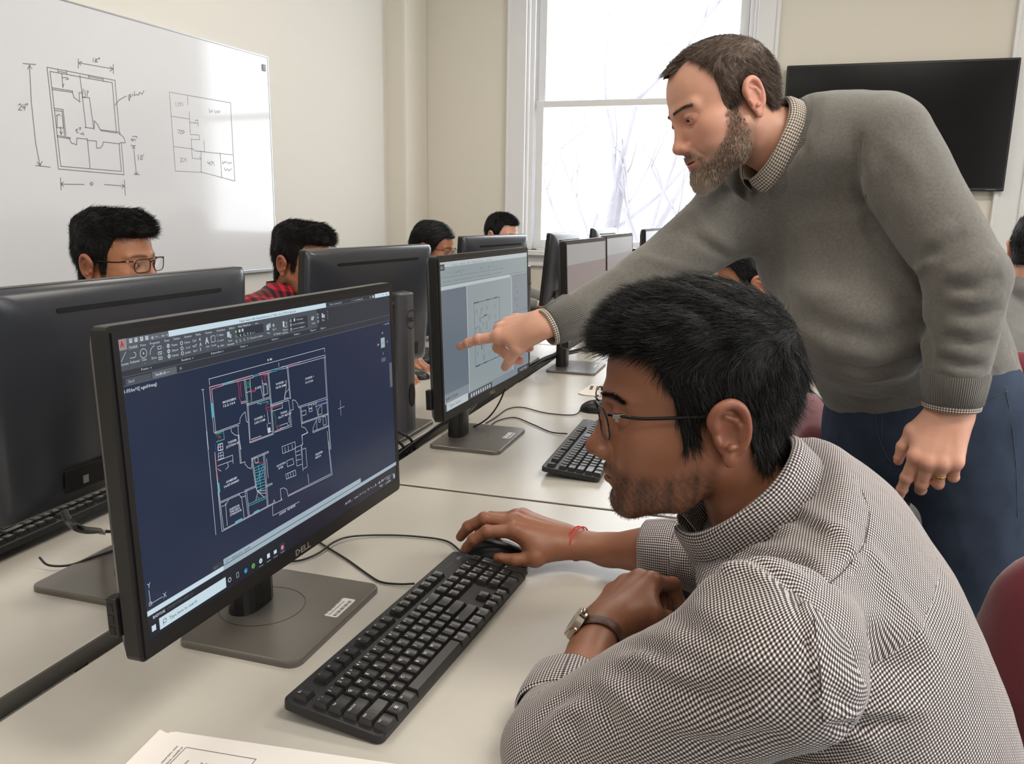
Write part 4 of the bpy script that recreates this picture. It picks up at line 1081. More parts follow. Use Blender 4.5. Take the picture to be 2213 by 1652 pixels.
# ------------------------------------------------------------------ heads   (X forward, Y left, Z up, eyes at z = 0)
def head_field(h=.002, wide=1.0, jaw=1.0, nose=1.0, neck=((-.03, 0, -.06), (-.055, 0, -.17), .056, .062), chin=1.0, lips=1.0, ears=True, brow=1.0, cheek=1.0, mouth_open=0.0, eyelid=.35, extra=None, skull=1.0, creases=1.0):
    nb = V3(neck[1]); lo = np.minimum(V3(-.118, -.102, -.135), nb - .075); hi = np.maximum(V3(.140, .102, .130), nb + .02); F = Field(lo, hi, h)
    w = wide
    F.op(ell((-.010, 0, .034), (.094 * skull, .0745 * w, .083 * skull)), k=.01)
    F.op(ell((.026, 0, .028), (.066, .060 * w, .074)), k=.03)
    F.op(ell((.034, 0, -.030), (.060, .056 * w, .058)), k=.03)
    F.op(ell((.006, 0, -.035), (.070, .060 * w, .045)), k=.03)
    for s in (-1, 1):
        F.op(cap((-.002, s * .052 * w, -.055), (.030, s * .047 * w * jaw, -.086), .015, .014), k=.03)
        F.op(cap((.030, s * .047 * w * jaw, -.086), (.076, s * .014, -.106 * chin), .014, .014), k=.025)
        F.op(ell((.054, s * .046 * w, -.028), (.024, .019, .019)), k=.024)
        F.op(ell((.062, s * .032, -.055), (.022 * cheek, .020 * cheek, .026)), k=.022)
    F.op(ell((.060, 0, -.088), (.030, .034 * jaw, .022)), k=.025)
    F.op(ell((.083, 0, -.1065 * chin), (.0135, .020, .0135)), k=.018)
    F.op(ell((.080, 0, -.072), (.0225, .030, .024)), k=.018)             # muzzle
    F.op(cap(neck[0], neck[1], neck[2], neck[3]), k=.028)
    for s in (-1, 1):
        F.op(cap((.091, s * .010, .017), (.074, s * .046, .017), .0075 * brow, .0075 * brow), k=.014)
        F.op(ell((.103, s * .030, -.004), (.020, .019, .0125), (0, 0, s * 20)), 's', k=.012)
        F.op(ell((.0795, s * .0315, -.001), (.0140, .0150, .0128)), k=.005)           # lids over the ball
        F.op(ell((.0945, s * .0335, -.0022 - eyelid * .0018), (.0085, .0145, .0050 - eyelid * .0026), (s * -4, 0, s * 14)), 's', k=.0010)
    # nose
    F.op(cap((.0915, 0, .006), (.107 * 1.0, 0, -.034), .0072, .0088), k=.012)
    F.op(ell((.1105 + .004 * (nose - 1), 0, -.0425), (.0115 * nose, .0105 * nose, .0095)), k=.010)
    for s in (-1, 1): F.op(ell((.1005, s * .0125 * nose, -.0475), (.0115, .0070, .0075)), k=.007)
    F.op(ell((.1015, 0, -.0525), (.010, .009, .004)), k=.006)
    for s in (-1, 1): F.op(ell((.1065, s * .0065, -.0545), (.0055, .0032, .0045)), 's', k=.002)
    # lips
    z = -.0745
    F.op(cap((.0985, 0, z + .0055), (.088, .022, z + .0005), .0050 * lips, .0028), k=.005); F.op(cap((.0985, 0, z + .0055), (.088, -.022, z + .0005), .0050 * lips, .0028), k=.005)
    F.op(cap((.0970, 0, z - .0065), (.087, .019, z - .0030), .0060 * lips, .0030), k=.005); F.op(cap((.0970, 0, z - .0065), (.087, -.019, z - .0030), .0060 * lips, .0030), k=.005)
    F.op(ell((.1000, 0, z - .0005), (.013, .0215, .0012 + mouth_open)), 's', k=.0025)
    F.op(ell((.104, 0, -.0915), (.008, .022, .005)), 's', k=.010)
    if ears:
        for s in (-1, 1):
            ex, ey, ez = -.014, s * .0770 * w, -.014; rt = (s * -8, 14, s * 20)
            Q = rotv(*rt)
            def E(x, y, z_): return tuple(V3(ex, ey, ez) + Q @ V3(x, y * s, z_))
            F.op(ell(E(-.005, .002, .003), (.0185, .0056, .0315), rt), k=.006)
            hel = [(.010, .002, .010), (.012, .005, .022), (.004, .008, .0325), (-.010, .009, .0330), (-.020, .010, .022), (-.0215, .010, .004), (-.017, .009, -.012), (-.008, .007, -.022)]
            hel = [tuple(q) for q in spline(hel, 3)]
            for a, b in zip(hel[:-1], hel[1:]): F.op(cap(E(*a), E(*b), .0032), k=.0055)
            F.op(ell(E(.001, .006, -.027), (.0085, .0045, .0095), rt), k=.005)
            F.op(ell(E(-.002, .0105, .000), (.0095, .0062, .0130), rt), 's', k=.004)
            F.op(ell(E(-.010, .0120, .014), (.0050, .0040, .0130), (s * -10, 40, s * 22)), 's', k=.003)
            ah = [(-.013, .007, -.010), (-.015, .008, .004), (-.011, .008, .014), (-.002, .007, .021)]
            for a, b in zip(ah[:-1], ah[1:]): F.op(cap(E(*a), E(*b), .0026), k=.003)
            F.op(ell(E(.0105, .006, -.003), (.0035, .0035, .0060), rt), k=.003)        # tragus
            F.op(ell(E(-.001, .009, -.013), (.0055, .0035, .0035), rt), k=.003)
    for s in (-1, 1):                                  # nasolabial fold, crow's feet
        F.disp(lambda P: -fold(P, (.098, s * .019, -.045), (.082, s * .037, -.075), .0045, .0016 * creases) - fold(P, (.070, s * .050, .002), (.055, s * .058, -.004), .002, .0006 * creases) - fold(P, (.088, s * .022, -.014), (.076, s * .045, -.013), .003, .0008 * creases), (.04, -.07, -.09), (.12, .07, .02))
    if extra: extra(F)
    return F
def head_tint(P, beard=0.0, brows=0.0, moust=0.0, wide=1.0, lipc=.75):
    t = np.zeros((len(P), 3)); z = -.0745
    x, y, zz = P[:, 0], P[:, 1], P[:, 2]; lipm = np.exp(-(((y) / .021) ** 4)) * np.exp(-(((zz - (z - .0008)) / .0088) ** 4)) * sstep(.085, .089, x)
    t[:, 1] = lipm * lipc
    t[:, 1] += .35 * gauss(P, (.117, 0, -.045), (.014, .014, .013)) + .22 * (gauss(P, (.07, .042, -.035), .02) + gauss(P, (.07, -.042, -.035), .02)) + .35 * ((np.abs(y) > .078 * wide) & (x < .02)) 
    # beard area: jaw, chin and above the lip
    jl = sstep(-.052, -.072, zz + .30 * np.maximum(0, (.06 - x)) * 0 - .25 * np.maximum(0, .045 - x)) * sstep(-.02, .0, x) * sstep(-.140, -.112, zz)
    ms = np.exp(-((y / .026) ** 4)) * np.exp(-(((zz + .0625) / .0062) ** 2)) * sstep(.08, .09, x)
    t[:, 0] = np.clip(beard * jl + moust * ms, 0, 1) * (1 - lipm)
    for s in (-1, 1):
        u = (y * s - .030) / .022; zb = .0165 + .003 * (1 - u * u); t[:, 2] += brows * np.exp(-np.abs(u) ** 4) * np.exp(-((zz - zb) / .0036) ** 2) * sstep(.05, .066, x)
    t[:, 2] += .75 * np.exp(-((zz - .0012) / .0017) ** 2) * np.exp(-((np.abs(y) - .033) / .0135) ** 4) * sstep(.078, .084, x)
    t[:, 1] += .45 * np.exp(-((zz + .004) / .008) ** 2) * np.exp(-((np.abs(y) - .033) / .018) ** 4) * sstep(.07, .08, x)
    t[:, 2] += .55 * np.exp(-((zz - z) / .0011) ** 2) * np.exp(-((y / .021) ** 6)) * sstep(.085, .09, x)
    return np.clip(t, 0, 1)
def eyes_geo(parent, M, gaze=(1, 0, -.1), wide=1.0):
    g = Vector(gaze).normalized()
    for s in (-1, 1):
        b = bmesh.new(); bmesh.ops.create_uvsphere(b, u_segments=20, v_segments=14, radius=.0122)
        rot = g.to_track_quat('Z', 'Y').to_matrix().to_4x4(); bmesh.ops.transform(b, matrix=Matrix(M) @ Matrix.Translation((.0795, s * .0315, -.002)) @ rot, verts=b.verts)
        c = Matrix(M) @ Vector((.0795, s * .0315, -.002)); gd = (Matrix(M).to_3x3() @ g).normalized()
        mb = MB(); b.verts.index_update(); mb.add([v.co[:] for v in b.verts], [[v.index for v in f.verts] for f in b.faces], 0, True)
        for i, f in enumerate(b.faces):
            if (f.calc_center_median() - c).normalized().dot(gd) > .86: mb.mi[i] = 1
        b.free(); mb.obj('eye', [M_eye, M_iris], parent)
def frame_m(o, fwd, up=(0, 0, 1), roll=0.0, scale=1.0):
    """matrix with X along fwd"""
    f = Vector(fwd).normalized(); u = Vector(up); y = u.cross(f).normalized(); u = f.cross(y)
    m = Matrix(((f.x, y.x, u.x, 0), (f.y, y.y, u.y, 0), (f.z, y.z, u.z, 0), (0, 0, 0, 1)))
    return Matrix.Translation(Vector(o)) @ m @ Matrix.Rotation(roll, 4, 'X') @ Matrix.Scale(scale, 4)

# ------------------------------------------------------------------ hands (right hand: X to the fingertips, Z back of the hand, Y thumb side)
FING = {'index': ((.090, .0255, .000), (.043, .026, .022), (.0098, .0088, .0080, .0066), 3), 'middle': ((.094, .0045, .003), (.047, .030, .023), (.0100, .0090, .0082, .0067), 0),
        'ring': ((.088, -.0155, .001), (.043, .028, .023), (.0094, .0085, .0077, .0063), -4), 'pinky': ((.078, -.0330, -.004), (.033, .021, .019), (.0084, .0074, .0066, .0056), -9)}
def hand_geo(M, pose, thumb, arm=None, left=False, h=.0014, scale=1.0, wrist=(.030, .021), nails=True):
    """pose: finger -> (mcp, pip, dip, spread) degrees; thumb: three points MCP, IP, tip; arm: list of (point, side radius, flatness) going back from the wrist
    returns (points in world, faces, tint)"""
    J = []; nail = []
    for nm, (base, ln, rr, ab0) in FING.items():
        rr = tuple(q * 1.13 for q in rr)
        m, p, d, ab = pose[nm]; a = R(ab0 + ab); pt = V3(base); ang = 0; chain = [pt]
        for l, fl in zip(ln, (m, p, d)):
            ang += R(fl); dr = V3(math.cos(ang) * math.cos(a), math.cos(ang) * math.sin(a), -math.sin(ang)); pt = pt + dr * l; chain.append(pt)
        J.append((nm, chain, rr)); up = V3(math.sin(ang) * math.cos(a), math.sin(ang) * math.sin(a), math.cos(ang)); nail.append((chain[3] - dr * .0065 + up * rr[3] * .78, dr, up, rr[3]))
    t0 = V3(.020, .022, -.008); T = [t0] + [V3(q) for q in thumb]
    pts = np.array([q for _, c, _ in J for q in c] + T + ([V3(a[0]) for a in arm] if arm else [])); rad = max([a[1] for a in arm]) if arm else .035
    F = Field(pts.min(0) - rad - .006, pts.max(0) + rad * .8 + .006, h)
    wr, wf = wrist
    F.op(ecap((-.006, 0, 0), (.012, 0, 0), wr, wr * 1.05, (0, 1, 0), wf / wr * .95), k=.01)
    F.op(ecap((.010, 0, -.001), (.055, .001, -.002), wr * 1.02, .037, (0, 1, 0), .62, .40), k=.014)
    for nm, c, rr in J:
        b = c[0]; F.op(cap((.012, b[1] * .45, .0), tuple(b * .995), .0135, rr[0] * 1.12), k=.012)
    F.op(ell((.070, .000, -.006), (.030, .036, .0125)), k=.012)
    F.op(cap(tuple(T[0]), tuple(T[1]), .0165, .0125), k=.020); F.op(ell((.045, .022, -.013), (.026, .015, .012), (0, 0, 30)), k=.014)
    F.op(ell((.045, -.022, -.011), (.032, .012, .012)), k=.014)
    for nm, c, rr in J:
        G = Field(np.array(c).min(0) - .016, np.array(c).max(0) + .016, h) if False else F
        F.op(cap(c[0], c[1], rr[0], rr[1]), k=.006); F.op(cap(c[1], c[2], rr[1] * .98, rr[2]), k=.0035); F.op(cap(c[2], c[3], rr[2] * .98, rr[3]), k=.003)
        F.op(ell(c[1], (rr[1] * 1.02,) * 3), k=.004); F.op(ell(c[2], (rr[2] * 1.01,) * 3), k=.003)
        F.op(ell(c[0] + V3(0, 0, .0025), (.0105, .0092, .0090)), k=.010)
    F.op(cap(T[1], T[2], .0118, .0102), k=.006); F.op(cap(T[2], T[3], .0104, .0078), k=.004); F.op(ell(T[1], (.0128,) * 3), k=.006)
    td = T[3] - T[2]; td /= np.linalg.norm(td); tu = np.cross(td, V3(0, 0, 1)); tu = tu if tu[1] > -9 else -tu; tu = tu / np.linalg.norm(tu)
    tn = V3(0, 0, 1) - td * td[2]; tn = tn / np.linalg.norm(tn) * .85 + tu * (-.5 if tu[1] < 0 else .5); tn /= np.linalg.norm(tn); nail.append((T[3] - td * .006 + tn * .0066, td, tn, .0086))
    if arm:
        prev = (V3(-.002, 0, 0), wr * 1.0, wf / wr)
        for q, r, fl in arm:
            F.op(ecap(prev[0], q, prev[1], r, (0, 1, 0), prev[2], fl), k=.012); prev = (V3(q), r, fl)
    # tendons and knuckle creases
    def det(P):
        o = 0
        for nm, c, rr in J: o = o + fold(P, (.025, c[0][1] * .5, .016), c[0] + V3(-.006, 0, .010), .0035, .0009)
        for nm, c, rr in J:
            for q in (c[1], c[2]):
                o = o + .0005 * np.exp(-(np.linalg.norm(P - q, axis=1) / (rr[1] * 1.5)) ** 2) * np.sin((P @ ((c[2] - c[1]) / np.linalg.norm(c[2] - c[1]))) * 2 * math.pi / .0032)
        return o
    F.disp(det)
    if nails:
        for c, dr, up, r in nail:
            s = np.cross(up, dr); Q = np.stack([dr, s, up], 1); 
            f, lo, hi = ell((0, 0, 0), (.0062, r * .80, .0022))
            F.op(((lambda p, f=f, c=c, Q=Q: f((p - c.astype(f4)) @ Q.astype(f4))), c - .01, c + .01), k=.0008)
    P, Fc = F.mesh(); tint = np.zeros((len(P), 3))
    for nm, c, rr in J:
        tint[:, 1] += .35 * np.exp(-(np.linalg.norm(P - c[3], axis=1) / .013) ** 2) + .30 * np.exp(-(np.linalg.norm(P - c[1], axis=1) / .010) ** 2) + .25 * np.exp(-(np.linalg.norm(P - c[0] - V3(0, 0, .008), axis=1) / .011) ** 2)
    tint[:, 1] += .4 * np.exp(-(np.linalg.norm(P - T[3], axis=1) / .014) ** 2)
    P = P * scale
    if left: P[:, 1] *= -1; Fc = Fc[:, ::-1]
    return xf(P, M), Fc, np.clip(tint, 0, 1)
POINTING = dict(index=(-3, 10, 6, 3), middle=(58, 62, 32, 0), ring=(66, 72, 38, 0), pinky=(62, 70, 36, 2))
MOUSE = dict(index=(14, 34, 22, 2), middle=(12, 36, 22, 0), ring=(22, 42, 26, -2), pinky=(24, 42, 26, -6))
LOOSE = dict(index=(24, 14, 8, 2), middle=(42, 44, 20, 0), ring=(48, 50, 24, 0), pinky=(50, 56, 26, 0))
FIST = dict(index=(38, 62, 34, 0), middle=(46, 70, 38, 0), ring=(52, 74, 40, 0), pinky=(54, 74, 40, 0))
FLAT = dict(index=(16, 28, 18, 3), middle=(16, 30, 18, 0), ring=(18, 32, 20, -3), pinky=(20, 32, 20, -7))
TH_REL = ((.050, .042, -.016), (.078, .052, -.030), (.100, .050, -.042))
TH_FWD = ((.052, .046, -.012), (.082, .058, -.016), (.108, .058, -.020))

# ================================================================== cloth and hair helpers
def check_mat(name, c0, c1, c2, period, rough=.85, duty=.5):
    if name in MATS: return MATS[name]
    m = mat(name, c0, rough, spec=.2, sheen=.15); nt = m.node_tree; b = nt.nodes['Principled BSDF']
    at = nt.nodes.new('ShaderNodeAttribute'); at.attribute_name = 'guv'; sp = nt.nodes.new('ShaderNodeSeparateXYZ'); nt.links.new(at.outputs['Vector'], sp.inputs[0])
    def stripe(k):
        a = nt.nodes.new('ShaderNodeMath'); a.operation = 'DIVIDE'; a.inputs[1].default_value = period; nt.links.new(sp.outputs[k], a.inputs[0])
        f = nt.nodes.new('ShaderNodeMath'); f.operation = 'FRACT'; nt.links.new(a.outputs[0], f.inputs[0])
        g = nt.nodes.new('ShaderNodeMath'); g.operation = 'LESS_THAN'; g.inputs[1].default_value = duty; nt.links.new(f.outputs[0], g.inputs[0]); return g
    s = nt.nodes.new('ShaderNodeMath'); s.operation = 'ADD'; nt.links.new(stripe(0).outputs[0], s.inputs[0]); nt.links.new(stripe(1).outputs[0], s.inputs[1])
    h = nt.nodes.new('ShaderNodeMath'); h.operation = 'MULTIPLY'; h.inputs[1].default_value = .5; nt.links.new(s.outputs[0], h.inputs[0])
    cr = nt.nodes.new('ShaderNodeValToRGB'); cr.color_ramp.interpolation = 'CONSTANT'; e = cr.color_ramp.elements; e[0].color = (*lin(c0), 1); e[1].position = .75; e[1].color = (*lin(c2), 1)
    x = e.new(.25); x.color = (*lin(c1), 1); nt.links.new(h.outputs[0], cr.inputs[0]); nt.links.new(cr.outputs[0], b.inputs['Base Color']); return m
def limb_uv(P, a, b, r, ref=(0, 0, 1)):
    a = V3(a); b = V3(b); t = (b - a) / np.linalg.norm(b - a); s = V3(ref) - t * (V3(ref) @ t); s /= np.linalg.norm(s); n = np.cross(t, s); q = P - a; x = q @ t; L = float(np.linalg.norm(b - a)); x = np.where(x > L, L + r * np.arcsin(np.clip((x - L) / r, 0, 1)), np.where(x < 0, -r * np.arcsin(np.clip(-x / r, 0, 1)), x))
    return np.stack([x, np.arctan2(q @ n, q @ s) * r, np.zeros(len(P))], 1)
def cutp(c, n, Rr):
    c = V3(c); n = V3(n); n = n / np.linalg.norm(n)
    def f(p):
        q = p - c.astype(f4); return np.maximum(-(q @ n.astype(f4)), np.sqrt((q * q).sum(-1)) - Rr)
    return f, c - Rr, c + Rr
def wnp(*a): return np.array(W(*a))
def hair_shell(name, M, mats, parent, thick, extra=None, h=.0025, wide=1.0, skull=1.0, ns=6000, L=(.015, .03), r=.0004, flow=None, seed=1, jaw=1.0, zmin=-.2, curl=.25, lift=.25, pick=None, scale=1.0, noise=.0012, mk=None, shell=True, clump=.35, dens=.0, inward=.12, seg=5, lenf=None):
    """a hair volume grown out of the skull where thick(P) > 0, with combed strands over it"""
    F = head_field(h, wide=wide, skull=skull, jaw=jaw, ears=False); F.V = F.V.copy()
    near = np.abs(F.V) < .035; sl = [(0, n) for n in F.n]; P = F._pts(sl)[near]; F.V[near] -= thick(P).astype(f4)
    if extra: extra(F)
    F.disp(lambda p: noise * vnoise(p, 420, seed) + noise * .6 * vnoise(p, 1100, seed + 3))
    P, Fc = F.mesh()
    base = head_mask(P, thick)
    keepf = base[Fc].max(1) > 0; Fk = Fc[keepf]; used, inv = np.unique(Fk, return_inverse=True); Pk = P[used]; Fk = inv.reshape(Fk.shape)
    o = np_mesh(name, xf(Pk, M), Fk, mats[:1], parent) if shell else parent
    n_ = np.zeros_like(P); a, b, c = P[Fc[:, 0]], P[Fc[:, 1]], P[Fc[:, 2]]; fn = np.cross(b - a, c - a)
    for k in range(4): np.add.at(n_, Fc[:, k], fn)
    n_ /= np.linalg.norm(n_, axis=1)[:, None] + 1e-12
    idx = np.where(base > 0)[0]; rng = np.random.RandomState(seed); pk = rng.choice(idx, ns); R0 = P[pk] + rng.normal(size=(len(pk), 3)) * h * .4
    if dens: kp = rng.uniform(size=len(R0)) < np.clip(thick(R0) / dens, 0, 1) ** 1.5; R0 = R0[kp]; pk = pk[kp]
    N = n_[pk]; D = flow(R0, N) + N * lift + rng.normal(size=N.shape) * .10 + clump * np.stack([vnoise(R0, 150, seed + 30 + q_) for q_ in range(3)], 1); Ls = rng.uniform(L[0], L[1], len(pk)) * scale * (1 if lenf is None else lenf(R0))
    D = D - N * np.minimum((D * N).sum(1), 0)[:, None]
    Mr = np.array(M)[:3, :3]; Dw = D @ Mr.T; mi = pick(R0, rng) if pick else None
    strands(name + '_strands' if name == 'beard' else 'hair_strands', xf(R0 - N * .001, M), Dw, Ls, mats, o, r=r, seg=seg, curl=curl, seed=seed, bend=(-(N @ Mr.T)) * inward, mi=mi)
    return o
def head_mask(P, thick): return (thick(P) > 0).astype(float)
def interp_mask(P, xs, zs, side=.03):
    return P[:, 2] - np.interp(P[:, 0], xs, zs)
def collar(name, M, mat_, parent, r=.066, rx=1.0, h0=.036, fall=.046, gap=25, point=.018, tilt=.010, uvs=.9):
    """shirt collar round Z of M, opening towards +X"""
    n = 72; prof = [(r + .002, -.012), (r - .001, .010), (r - .001, h0 - .004), (r + .001, h0), (r + .005, h0 - .001), (r + .0085, h0 - .008), (r + .012, h0 - fall)]
    vs = []; uv = []
    for i in range(n + 1):
        a = R(gap + (360 - 2 * gap) * i / n); front = math.exp(-((min(i, n - i) / n) / .10) ** 2); s = 0
        for k, (rr, z) in enumerate(prof):
            if k: s += math.hypot(rr - prof[k - 1][0], z - prof[k - 1][1])
            zz_ = z + tilt * -math.cos(a) * (1 if k > 1 else .4) - (point * front if k == 6 else 0) + (.002 * math.sin(a * 5) if k > 3 else 0); q = rr + (.006 * front if k == 6 else 0)
            vs.append((q * rx * math.cos(a), q * math.sin(a), zz_)); uv.append((a * r * uvs, s, 0))
    m = len(prof); F = np.array([(i * m + k, (i + 1) * m + k, (i + 1) * m + k + 1, i * m + k + 1) for i in range(n) for k in range(m - 1)])
    o = np_mesh(name, xf(np.array(vs), M), F, mat_, parent); set_attr(o, 'guv', np.array(uv)); so = o.modifiers.new('s', 'SOLIDIFY'); so.thickness = .0012; return o
def band(name, pts, ra, rb, mat_, parent, n=14, closed=False, up=None):
    """flattened tube along pts: ra across, rb thick"""
    P = [Vector(p) for p in pts]; vs = []; uv = []; L = 0; prev = None
    for i, p in enumerate(P):
        t = ((P[(i + 1) % len(P)] if closed else P[min(i + 1, len(P) - 1)]) - (P[i - 1] if closed else P[max(i - 1, 0)])).normalized()
        if i: L += (p - P[i - 1]).length
        u = Vector(up[i] if up is not None else (0, 0, 1)); a = (u - t * u.dot(t)).normalized(); b = t.cross(a)
        for k in range(n):
            an = 2 * math.pi * k / n; vs.append(p + a * math.cos(an) * ra + b * math.sin(an) * rb); uv.append((L, math.cos(an) * ra, 0))
    m = len(P); rg = m if closed else m - 1
    F = np.array([(i * n + k, i * n + (k + 1) % n, ((i + 1) % m) * n + (k + 1) % n, ((i + 1) % m) * n + k) for i in range(rg) for k in range(n)])
    o = np_mesh(name, np.array([v[:] for v in vs]), F, mat_, parent); set_attr(o, 'guv', np.array(uv)); return o
def ring_pts(c, ax, rx, ry, side, n=28):
    c = Vector(c); t = Vector(ax).normalized(); s = Vector(side); s = (s - t * s.dot(t)).normalized(); u = t.cross(s)
    return [c + s * math.cos(2 * math.pi * k / n) * rx + u * math.sin(2 * math.pi * k / n) * ry for k in range(n)], t
M_sweater = mat('grey_olive_wool', (113, 110, 105), .95, spec=.15, noise=(210, .34), bump=(1500, .30), sheen=.35)
def rib_mat(name, rgb, period):
    m = mat(name, rgb, .95, spec=.15, sheen=.35, bump=(900, .3)); nt = m.node_tree; b = nt.nodes['Principled BSDF']; at = nt.nodes.new('ShaderNodeAttribute'); at.attribute_name = 'guv'
    sp = nt.nodes.new('ShaderNodeSeparateXYZ'); nt.links.new(at.outputs['Vector'], sp.inputs[0]); a = nt.nodes.new('ShaderNodeMath'); a.operation = 'MULTIPLY'; a.inputs[1].default_value = 2 * math.pi / period; nt.links.new(sp.outputs[0], a.inputs[0])
    s = nt.nodes.new('ShaderNodeMath'); s.operation = 'SINE'; nt.links.new(a.outputs[0], s.inputs[0]); bp = nt.nodes.new('ShaderNodeBump'); bp.inputs['Strength'].default_value = .8; bp.inputs['Distance'].default_value = .0012; nt.links.new(s.outputs[0], bp.inputs['Height']); nt.links.new(bp.outputs[0], b.inputs['Normal']); return m
M_rib = rib_mat('ribbed_wool', (106, 103, 98), .0032)
M_gcol = check_mat('fine_brown_check', (226, 220, 210), (150, 138, 126), (84, 74, 68), .0042)
M_ging = check_mat('black_white_gingham', (234, 228, 225), (128, 119, 120), (34, 28, 32), .0032)
M_jean = mat('dark_blue_denim', (58, 69, 88), .85, spec=.2, noise=(22, .35), bump=(1400, .5))
M_jstitch = mat('denim_seam_stitch', (74, 76, 82), .8)
M_leather = mat('dark_brown_leather', (82, 50, 38), .45, bump=(500, .3)); M_gold = mat('gold', (214, 170, 96), .2, metal=1.0); M_steelw = mat('watch_steel', (196, 184, 170), .22, metal=1.0)
M_shoe = mat('dark_shoe_leather', (34, 28, 25), .4)
SK_I = skin_mat('fair_skin', (214, 163, 139), (200, 116, 100), (120, 98, 84)); SK_S = skin_mat('brown_skin', (147, 98, 73), (134, 72, 58), (44, 30, 24)); SK_B = skin_mat('warm_brown_skin', (176, 120, 88), (158, 84, 68), (50, 34, 28))
# ================================================================== the standing man
ins = thing('person', 'standing bearded man in a grey sweater leaning over to point at a screen', 'person', (.33, 1.72, 0))
def w2(o): return o
def to_parent(o, root):           # geometry is modelled in room coordinates; keep it there under a parent standing at its own base
    M = root.matrix_basis.inverted(); o.data.transform(M) if o.data else None
def finish(root):
    Mi = (Matrix.Translation(root.location) @ Matrix.Rotation(root.rotation_euler.z, 4, 'Z')).inverted()
    def rec(o):
        for c in KIDS.get(o.name, []):
            if c.data and not c.data.get('_moved'): c.data.transform(Mi); c.data['_moved'] = 1
            rec(c)
    rec(root)
    def clr(o):
        for c in KIDS.get(o.name, []):
            if c.data and '_moved' in c.data: del c.data['_moved']
            clr(c)
    clr(root)
def person_skin(root, sk, parts):
    P, Fc = merge([(p, f) for p, f, t in parts]); o = np_mesh('body', P, Fc, sk, root); set_attr(o, 'tint', np.concatenate([t for _, _, t in parts])); return o
MI = Matrix.Translation((-.098, 1.62, 1.491)) @ Matrix.Rotation(R(210.6), 4, 'Z') @ Matrix.Rotation(R(22.6), 4, 'Y') @ Matrix.Rotation(R(7.8), 4, 'X')
def build_instructor():
    Lsh, Rsh = wnp(1915, 308, 1.40), wnp(1590, 462, 1.62); side = Lsh - Rsh; side[2] *= .4
    nb = wnp(1705, 318, 1.52); Lel, Lwr = wnp(2090, 604, 1.33), wnp(2058, 862, 1.37); Rel, Rwr = wnp(1400, 606, 1.60), wnp(1196, 702, 1.545)
    nl = xf(nb[None], MI.inverted())[0]
    def goatee(F): F.op(ell((.088, 0, -.112), (.012, .018, .010), (0, 30, 0)), k=.012)
    P, Fc = (F := head_field(.0017, extra=goatee, wide=1.0, jaw=1.05, nose=1.06, neck=((-.035, 0, -.06), tuple(nl), .056, .066), brow=1.1, eyelid=1.0, cheek=1.05, creases=1.6)).mesh()
    t = head_tint(P, .55, .6, .7); t[:, 1] += .25 * gauss(P, (.06, 0, -.02), (.06, .08, .05)); head = (xf(P, MI), Fc, t)
    # pointing right hand: X towards the screen, thumb towards the camera
    tip = wnp(1016, 722, 1.640); d = tip - wnp(1180, 700, 1.545); zax = Vector((0, 0, 1)); MR = frame_m(wnp(1176, 700, 1.545), d, zax, R(-28), 1.02)
    ia = xf(np.array([Rwr * .4 + Rel * .6]), MR.inverted())[0]; ib = xf(Rwr[None], MR.inverted())[0]
    hR = hand_geo(MR, POINTING, ((.050, .040, -.022), (.079, .042, -.046), (.102, .034, -.066)), [(tuple(xf((Rwr * .75 + Rel * .25)[None], MR.inverted())[0]), .024, .9)], h=.0016)
    # hanging left hand, back of the hand to the camera
    dl = wnp(2018, 985, 1.36) - wnp(2056, 885, 1.37); back = -(np.array(W(2040, 930, 1)) - np.array([0, 0, CAMZ])); ML = frame_m(wnp(2054, 893, 1.37), dl, back, R(4), 1.0)
    ja = xf((Lwr * .5 + Lel * .5)[None], ML.inverted())[0]; ja[1] *= -1
    hL = hand_geo(ML, dict(index=(34, 12, 10, 3), middle=(48, 34, 20, 1), ring=(52, 44, 24, 0), pinky=(54, 52, 26, -1)), ((.046, .044, -.010), (.076, .052, -.020), (.100, .052, -.034)), [(tuple(ja), .036, .9)], left=True, h=.0016, wrist=(.031, .022))
    # torso core under the clothes
    T = Field(np.minimum.reduce([Rsh, nb, wnp(1990, 860, 1.6)]) - .25, np.maximum.reduce([Lsh, nb, wnp(1990, 860, 1.6)]) + .2, .009)
    T.op(ecap(wnp(1990, 900, 1.62), wnp(1850, 520, 1.55), .16, .16, side, .7)); T.op(ecap(wnp(1850, 520, 1.55), wnp(1740, 370, 1.53), .15, .09, side, .7), k=.03); T.op(cap(wnp(1760, 360, 1.53), Lsh, .03, .03), k=.03); T.op(cap(wnp(1750, 380, 1.54), Rsh, .03, .03), k=.03)
    T.op(cap(Lsh, Lel, .035, .03), k=.02); T.op(cap(Rsh, Rel, .035, .03), k=.02); T.op(cap(nb, wnp(1740, 360, 1.53), .055, .06), k=.02); P, Fc = T.mesh()
    person_skin(ins, SK_I, [head, hR, hL, (P, Fc, np.zeros((len(P), 3)))])
    eyes_geo(ins, MI, (1, .1, -.35))
    # hair
    xs = [-.13, -.085, -.055, -.046, -.040, -.020, -.002, .008, .030, .038, .044, .050, .075, .12]; zs = [-.060, -.064, -.050, -.020, .000, .010, .006, -.020, -.020, .004, .045, .072, .080, .088]
    def th(P):
        m = interp_mask(P, xs, zs); yy = np.abs(P[:, 1]); m = np.where(P[:, 2] < .075, np.minimum(m, np.interp(P[:, 2], [-.03, .004, .045, .075], [.032, .040, .046, .060]) - P[:, 0]), m); m = m - np.where(P[:, 0] > .035, np.maximum(0, yy - .020) * 1.1, 0)
        top = sstep(.05, .12, P[:, 2]); return np.where(m > 0, (.0035 + .0070 * (1 - top) + .0015 * top) * sstep(0, .030, m), -.004) - .0007
